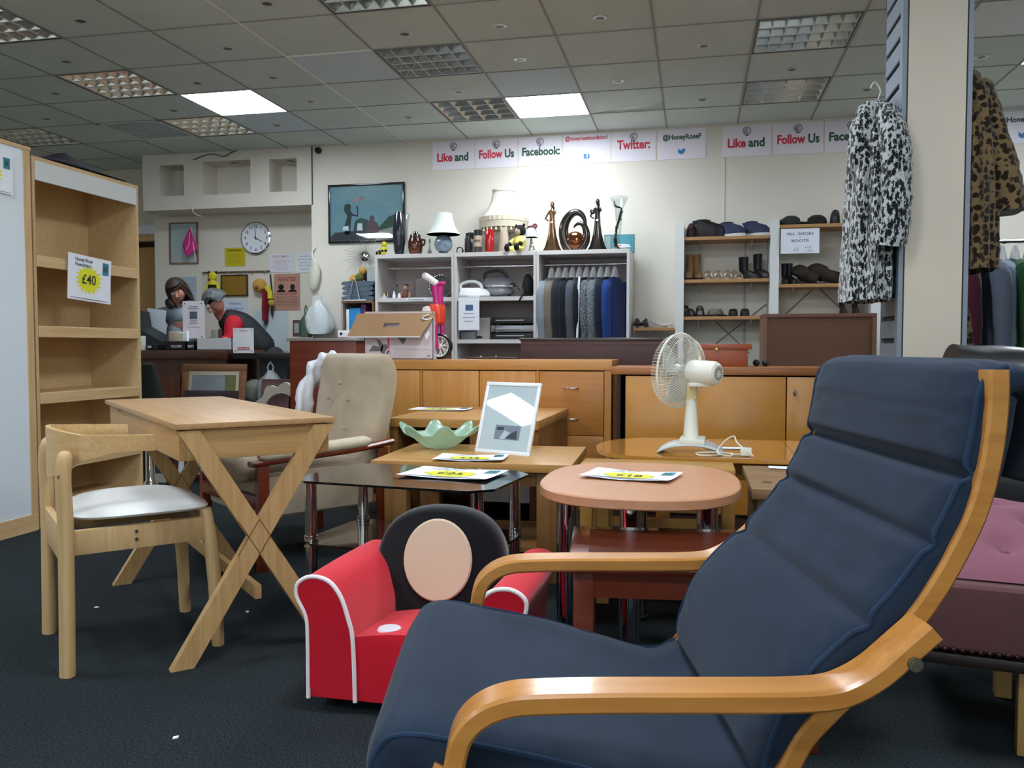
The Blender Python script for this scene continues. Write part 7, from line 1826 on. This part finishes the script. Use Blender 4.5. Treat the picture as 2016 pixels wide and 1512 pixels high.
# woman in a grey coat leaning over the counter
o = Vector((at(345, 600, Y=7.0).x, 7.0, 0)); hd = at(349, 572, Y=6.88)-o
person('person in light grey jacket and dark scarf looking down behind the till counter', o,
       {'pel': (0, .12, .90), 'chest': (.02, .05, 1.20), 'neck': (.0, -.03, 1.37), 'head': hd, 'look': Vector((.42, -.72, -.50)).normalized(), 'hup': Vector((-.16, -.50, .86)).normalized(),
        'shl': (-.16, .0, 1.30), 'ell': (-.19, -.16, 1.09), 'wrl': (-.10, -.36, .985), 'shr': (.20, .0, 1.29), 'elr': (.24, -.14, 1.08), 'wrr': (.14, -.34, .985),
        'hpl': (-.09, .12, .86), 'hpr': (.09, .12, .86), 'knl': (-.10, .08, .47), 'knr': (.10, .08, .47), 'anl': (-.10, .12, .08), 'anr': (.10, .12, .08)},
       mat('hair_brown', '#3a2c26', .6, kind='noise', col2='#2b201b', sc=30), mat('coat_grey', '#8d9ba6', .8, kind='noise', col2='#7f8d99', sc=8), MATS['coat_grey'], mat('trousers_dark', '#24262b', .9), True, collar=mat('scarf_teal', '#24343a', .9))
# look/hup must be perpendicular enough for the face: handled by the builder's basis
o2 = Vector((at(452, 640, Y=6.98).x, 7.03, 0)); hd2 = at(424, 594, Y=6.80)-o2
person('person in black gilet with red sleeves bending over the till counter', o2,
       {'pel': (.26, .16, .93), 'chest': (.06, .04, 1.17), 'neck': (-.08, -.08, 1.27), 'head': hd2, 'look': Vector((-.30, -.50, -.81)).normalized(), 'hup': Vector((-.72, -.45, .52)).normalized(),
        'shl': (-.06, .12, 1.20), 'ell': (-.10, -.02, 1.03), 'wrl': (-.12, -.22, 1.03), 'shr': (.07, -.10, 1.20), 'elr': (.06, -.16, 1.03), 'wrr': (-.04, -.30, 1.03),
        'hpl': (.18, .20, .88), 'hpr': (.34, .14, .88), 'knl': (.20, .14, .47), 'knr': (.36, .10, .47), 'anl': (.20, .18, .08), 'anr': (.36, .16, .08)},
       mat('hair_grey', '#3f4345', .6, kind='noise', col2='#6c7173', sc=25), mat('gilet_black', '#15181c', .7), mat('sleeve_red', '#b01024', .8), MATS['trousers_dark'], False)

# ------------------------------------------------------------------ pictures and oddments leaning below the counter
LY = 5.75
def lean(name, label, x0, y0, x1, Y, h, fw, fm, art, tilt=8):
    a = at(x0, y0, Y=Y); c = at(x1, y0, Y=Y); w_ = c.x-a.x; z1 = a.z
    hh = z1/math.cos(math.radians(tilt)); hh = min(hh, h) if h else hh
    t = thing(name, label, 'picture', (a.x, Y-math.sin(math.radians(tilt))*hh, z1-hh*math.cos(math.radians(tilt))), rot=(-math.radians(tilt), 0, 0))
    B().box(0, w_, 0, .02, 0, fw, bev=.002).box(0, w_, 0, .02, hh-fw, hh, bev=.002).box(0, fw, 0, .02, fw, hh-fw, bev=.002).box(w_-fw, w_, 0, .02, fw, hh-fw, bev=.002).build('frame', fm, t)
    b = B(); art(b, w_, hh, fw); b.build('print', parent=t, smooth=False); return t
def art_land(b, w, h, f):
    b.m(mat('mount_cream', '#bfb79f', .6)).box(f, w-f, .008, .012, f, h-f); b.m(mat('land_grey', '#8b939c', .6, kind='noise', col2='#737f86', sc=12)).box(f+.03, w-f-.03, .006, .009, f+.05, h-f-.03); b.m(mat('land_green', '#6d7042', .6, kind='noise', col2='#4d5634', sc=14)).box(w*.68, w-f-.03, .005, .009, f+.05, h-f-.03)
lean('leaning_picture', 'brown-framed landscape picture with cream mount leaning on the counter', 360, 716, 485, 5.9, 0, .055, mat('frame_tan', '#7c5233', .4, kind='wood', col2='#6c4528', sc=.5), art_land)
lean('leaning_picture', 'dark purple-framed picture with white mount in front of the landscape', 363, 768, 467, 5.62, 0, .05, mat('frame_purple', '#2c1c2a', .4), lambda b, w, h, f: b.m(PAPER).box(f, w-f, .008, .012, f, h-f).m(INKG).box(f+.012, w-f-.012, .007, .008, h-f-.016, h-f-.013).m(mat('bw_photo', '#59606a', .5)).box(w*.3, w*.7, .007, .009, h*.2, h*.6))
lean('leaning_picture', 'black-framed picture low on the floor seen under the oak desk', 292, 872, 340, 5.3, 0, .03, BLACK, lambda b, w, h, f: b.m(mat('mount_beige', '#b5b2a0', .6)).box(f, w-f, .008, .012, f, h-f).m(DGREY).box(w*.3, w*.7, .007, .009, h*.3, h*.75))
lean('leaning_picture', 'small black-framed print with white edge under the oak desk', 424, 890, 456, 5.2, 0, .012, mat('frame_light', '#a9aeb5', .5), lambda b, w, h, f: b.m(BLACK).box(f, w*.6, .008, .012, f, h*.6).m(mat('grey_print', '#75808a', .5)).box(f, w*.6, .008, .012, h*.6, h-f).m(PAPER).box(w*.6, w-f, .008, .012, f, h-f))
lean('leaning_picture', 'dark red-framed picture low on the floor beside the black-framed one', 345, 880, 372, 5.28, 0, .03, mat('frame_maroon', '#4a1e20', .4), lambda b, w, h, f: b.m(PAPER).box(f, w-f, .008, .012, f, h-f))
def art_none(b, w, h, f): b.m(mat('board_mauve', '#6d4f52', .7)).box(f, w-f, .004, .018, f, h-f)
lean('mauve_board', 'plain mauve board leaning below the black desk', 515, 746, 569, 6.1, 0, .008, mat('board_mauve', '#6d4f52', .7), art_none)
a = at(550, 770, Y=5.98); t = thing('scalloped_mirror', 'cream scalloped ornamental mirror frame in front of the mauve board', 'frame', (a.x+.03, 5.95, 0))
sc = [(math.cos(q*2*PI/48)*(.22+.018*math.cos(q*2*PI/48*9)), .46+math.sin(q*2*PI/48)*(.24+.018*math.cos(q*2*PI/48*9))) for q in range(48)]
B().prism(sc, 0, .03, 'xz', ellipse(0, .46, .15, .17, 24)).build('frame', mat('frame_cream', '#c9c4b4', .6), t, smooth=False); B().box(-.05, .05, 0, .03, 0, .24).build('foot', MATS['frame_cream'], t, smooth=False)
c = at(533, 758, Y=6.3); carrier_bag((c.x, 6.3, .52), .24, .34, 'white carrier bag with a blue mark under the black desk', BAGW, prn=INKB)
a = at(500, 742, Y=6.35); t = thing('round_cushion', 'round pale grey object under the black desk beside the carrier bag', 'cushion', (a.x, 6.36, .52)); B().sph((0, 0, .10), (.10, .07, .10), 18).build('body', mat('obj_pale', '#a9aca4', .6), t)
a = at(500, 795, Y=6.3); t = thing('patterned_bag', 'small beige and black patterned bag on the floor under the black desk', 'bag', (a.x-.02, 6.3, 0)); B().sph((0, 0, .24), (.14, .10, .24), 16).build('bag', mat('bag_pattern', '#a2937a', .8, kind='spots', col2='#211d19', sc=22, amt=.35), t)
a = at(285, 770, Y=5.6); t = thing('dark_bag', 'dark green-black bag standing between the bookcase and the counter', 'bag', (a.x, 5.65, 0)); B().lathe([(0, 0), (.17, 0), (.17, .3), (.12, .62), (.05, .85), (0, .87)], n=18, sy=.5).build('bag', mat('bag_dark', '#1b211b', .9), t)
a = at(284, 950, Z=.0); a = at(287, 955, Y=4.9); t = thing('chrome_stand', 'chrome trumpet-shaped stool base on the floor behind the dining chair', 'stool base', (a.x, 4.95, 0)); B().lathe([(0, 0), (.19, 0), (.18, .015), (.06, .05), (.03, .1), (.028, .4), (0, .4)], n=28).build('base', CHROME, t); B().lathe([(0, .4), (.16, .4), (.17, .43), (.16, .46), (0, .47)], n=28).build('seat', BLACK, t)

# ------------------------------------------------------------------ coats on the pillar
FUR = mat('fur_black_white', '#adb3b2', .95, kind='spots', col2='#15181b', sc=70, amt=.50, st=.5, sheen=.4, spec=.05)
LEO = mat('fur_leopard', '#6e5b3f', .95, kind='spots', col2='#221710', sc=36, amt=.47, sheen=.3, spec=.05)
def fur_coat(name, label, loc, rings, m, sleeves, hook, n=72, fold=.10, hk=None):
    """rings: (z, centre y, half y, centre x, half x)"""
    t = thing(name, label, 'coat', loc); vs = []; R = []
    for i in range(len(rings)-1):
        for j in range(4): q = j/4; R.append([rings[i][k]*(1-q)+rings[i+1][k]*q for k in range(5)])
    R.append(list(rings[-1]))
    for z, cy, hy, cx_, hx in R:
        for j in range(n):
            a = 2*PI*j/n; f = 1+fold*math.sin(a*7+.6*math.sin(z*5))*min(1, -z*3)+.05*math.sin(a*13+z*3)*min(1, -z*2)
            x = cx_+math.cos(a)*hx*f; y = cy+math.sin(a)*hy*f; d = Vector((math.cos(a), math.sin(a), 0))*.009*noise.noise(Vector((x*55, y*55, z*55)))
            vs.append((x+d.x, y+d.y, z+d.x))
    b = B().add(vs, [(i*n+j, i*n+(j+1) % n, (i+1)*n+(j+1) % n, (i+1)*n+j) for i in range(len(R)-1) for j in range(n)]+[tuple(range(n-1, -1, -1))])
    b.build('body', m, t, ang=80)
    for pts, rs in sleeves:
        P = smooth_path(pts, 8); k = len(P); rr = []
        for i in range(k): u = i/(k-1)*(len(rs)-1); i0 = min(int(u), len(rs)-2); rr.append(rs[i0]+(rs[i0+1]-rs[i0])*(u-i0))
        B().tube(P, rr, 36, flat=.85).build('sleeve', m, t, ang=80, disp=lambda c: .008*noise.noise(c*50)+.006*noise.noise(c*18))
    if hook: B().tube(smooth_path(hook), .003, 6).build('hanger_hook', WHITE, t)
    return t
c = Vector((.755, 4.03, 2.075))
fur_coat('fur_coat', 'black and white spotted fur coat hanging on the blue-grey slatwall of the pillar', c,
         [(-.0, .06, .05, .03, .04), (-.05, .04, .09, .02, .06), (-.10, .0, .13, .0, .075), (-.18, -.0, .165, -.01, .08), (-.30, .0, .18, -.01, .082), (-.5, .01, .19, -.012, .088), (-.7, .02, .195, -.012, .092), (-.89, .02, .20, -.012, .095)], FUR,
         [([(.03, -.10, -.08), (.055, -.17, -.20), (.065, -.19, -.38), (.06, -.19, -.55), (.045, -.17, -.66)], [.05, .062, .062, .066, .07]),
          ([(-.02, -.06, -.06), (-.055, -.10, -.14), (-.06, -.09, -.30), (-.05, -.05, -.36)], [.05, .05, .045, .03])],
         [(.03, .06, 0), (.045, .06, .05), (.02, .06, .09), (.0, .05, .06)])
c = Vector((1.17, 4.05, 2.19))
fur_coat('leopard_coat', 'leopard-print fur coat hanging on the far side of the cream pillar', c,
         [(0, -.0, .02, -.03, .02), (-.04, 0, .06, -.02, .04), (-.12, .0, .13, -.01, .055), (-.3, .0, .17, .0, .065), (-.55, .0, .19, .01, .075), (-.8, .0, .19, .01, .08), (-.88, .0, .19, .01, .08)], LEO,
         [([(.02, -.02, -.08), (.05, -.05, -.25), (.09, -.07, -.45), (.12, -.08, -.64)], [.05, .065, .08, .085])], None, fold=.05)
c = at(1900, 640, Y=4.3); t = thing('leopard_cloth', 'second leopard-print garment showing low behind the pillar', 'garment', (1.20, 4.3, 1.03)); B().lathe([(0, .16), (.03, .155), (.06, .1), (.08, 0), (.09, -.15), (.09, -.5), (0, -.5)], n=24, sx=.8).build('cloth', LEO, t, disp=lambda c: .012*noise.noise(c*30))

# clothes rail beyond the pillar
RY = 5.5; RZ = 1.60
t = thing('clothes_rail', 'chrome clothes rail full of garments beyond the leopard coat', 'clothes rail', (1.35, RY, 0))
B().tube([(0, 0, RZ), (1.6, 0, RZ)], .012, 10).build('top_bar', CHROME, t)
for x in (0.02, 1.58): B().tube([(x, 0, .0), (x, 0, RZ)], .013, 10).build('upright', CHROME, t); B().tube([(x, -.25, .02), (x, .25, .02)], .013, 10).build('foot', CHROME, t)
rk = [(1.45, '#1b1a22', 'black garment first on the far rail beside the pillar'), (1.53, '#4b2230', 'dark maroon garment second on the far rail'), (1.61, '#171b2a', 'navy garment third on the far rail'), (1.69, '#5b6473', 'slate grey top on the far rail'), (1.76, '#7d8ba3', 'pale blue-grey shirt on the far rail'),
      (1.83, '#1f4a2a', 'green top on the far rail'), (1.90, '#b9cbbf', 'pale mint shirt on the far rail'), (1.97, '#9fb3b0', 'pale teal top on the far rail'), (2.05, '#14161c', 'black dress on the far rail past the pale teal top'), (2.14, '#1d1c24', 'black jumper near the right end of the far rail'), (2.24, '#2a2c3a', 'dark blue dress at the photo edge of the far rail')]
for k, (x, col, lab) in enumerate(rk):
    jacket(lab, x, col, None, L=(1.05, .9, 1.1, .8, .75, .55, .9, .8, 1.1, .9, 1.0)[k], group='garments on the clothes rail beyond the pillar', rail_z=RZ, Y0=RY, name='garment', cat='garment', slv=(k % 2 == 1), w=.40)

# ------------------------------------------------------------------ black leather armchair and pink buttoned seat at the right
LB = mat('black_leather', '#17191a', .42, kind='noise', col2='#101212', sc=14, bump=.25, coat=.15)
def leather():
    t = thing('leather_sofa', 'black leather sofa seen from behind, its creased padded back behind the blue armchair', 'sofa', (at(1800, 690, Y=2.9).x+1.63, 3.12, 0), PI)
    W = 1.5
    def P(u, v):
        x = u*W; a = -PI/2+2*PI*v; r = .14
        return Vector((x, .15+math.sin(a)*r*1.05, .86+math.cos(a)*r*(.9+.05*math.sin(x*9)+.02*math.sin(x*31+v*15))))
    b = B().grid(P, 60, 24).box(0.01, W-.01, .03, .27, .1, .86, bev=.03)
    b.add([P(0, k/24) for k in range(24)], [tuple(range(24))]).add([P(1, k/24) for k in range(24)], [tuple(range(24))])
    b.build('back', LB, t, ang=60)
    B().box(0, W, -.62, -.02, .12, .42, bev=.06, seg=4).build('seat', LB, t)
    B().box(-.13, .02, -.62, .28, .08, .62, bev=.06, seg=4).build('arm', LB, t); B().box(W-.02, W+.13, -.62, .28, .08, .62, bev=.06, seg=4).build('arm', LB, t)
    B().tube([P(i/40, .42)+Vector((0, .002, .003)) for i in range(41)], .0045, 6).build('seam', mat('leather_seam', '#0b0c0d', .5), t)
    for x in (.05, W-.05): B().cyl((x, -.5, 0), (x, -.5, .1), .025, n=12).build('foot', BLACK, t); B().cyl((x, .2, 0), (x, .2, .1), .025, n=12).build('foot', BLACK, t)
leather()
def pink_seat():
    a = at(1900, 1290, Z=.245); o = Vector((a.x, a.y, 0)); t = thing('pink_chaise', 'low pink buttoned velvet seat with studded edge at the right edge of the photo', 'chair', o, -.18)
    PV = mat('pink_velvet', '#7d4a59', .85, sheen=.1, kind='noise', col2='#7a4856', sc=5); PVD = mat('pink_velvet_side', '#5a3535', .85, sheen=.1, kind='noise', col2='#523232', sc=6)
    W = .75; D = .5
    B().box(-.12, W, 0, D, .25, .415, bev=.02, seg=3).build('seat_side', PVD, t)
    bt = [(.10+.16*i+(.08 if j % 2 else 0), .16+.12*j) for i in range(5) for j in range(4)]
    def P(u, v):
        x = -.12+u*(W+.12); y = .04+v*(D-.06); z = .42+.135*min(1, v*1.6)**.7*(1-.55*max(0, u-.25)); d = min(((x-a_)**2+(y-b_)**2)**.5 for a_, b_ in bt)
        return Vector((x, y, z+.0-.035*math.exp(-(d/.03)**2)))
    B().grid(P, 50, 34).build('buttoned_back', PV, t, ang=80)
    b = B()
    for a_, b_ in bt: u = (a_+.12)/(W+.12); v = (b_-.04)/(D-.06); b.sph(P(u, v)+Vector((0, 0, .004)), .009, 8)
    b.build('buttons', PV, t)
    b = B()
    for k in range(44): b.sph((-.10+.019*k, -.002, .255), .0065, 8)
    b.build('stud_trim', mat('stud_dark', '#3b2c22', .3, .8), t)
    B().box(-.12, W, .0, D, .215, .245, bev=.006).build('rail', mat('rail_darkwood', '#1f1410', .4), t)
    for x in (.12, W-.1):
        for y in (.05, D-.08): B().box(x, x+.042, y, y+.042, 0, .215, bev=.003).build('leg', mat('leg_pine', '#a8844c', .5, kind='wood', col2='#95723c', sc=.6, axis='Z'), t)
pink_seat()
# scraps on the carpet
for k, (x, y, lab) in enumerate(((190, 1196, 'tiny white scrap on the carpet left of the dining chair legs'), (345, 1453, 'tiny white scrap on the open carpet near the bottom of the photo'), (487, 1205, 'tiny white scrap on the carpet under the oak desk'))):
    p = at(x, y, Z=0); t = thing('paper_scrap', lab, 'scrap', p, k, group='scraps on the carpet'); B().prism([(-.008, -.003), (.004, -.006), (.010, .002), (-.002, .006)], 0, .003, 'xy').build('scrap', PAPER, t, smooth=False)
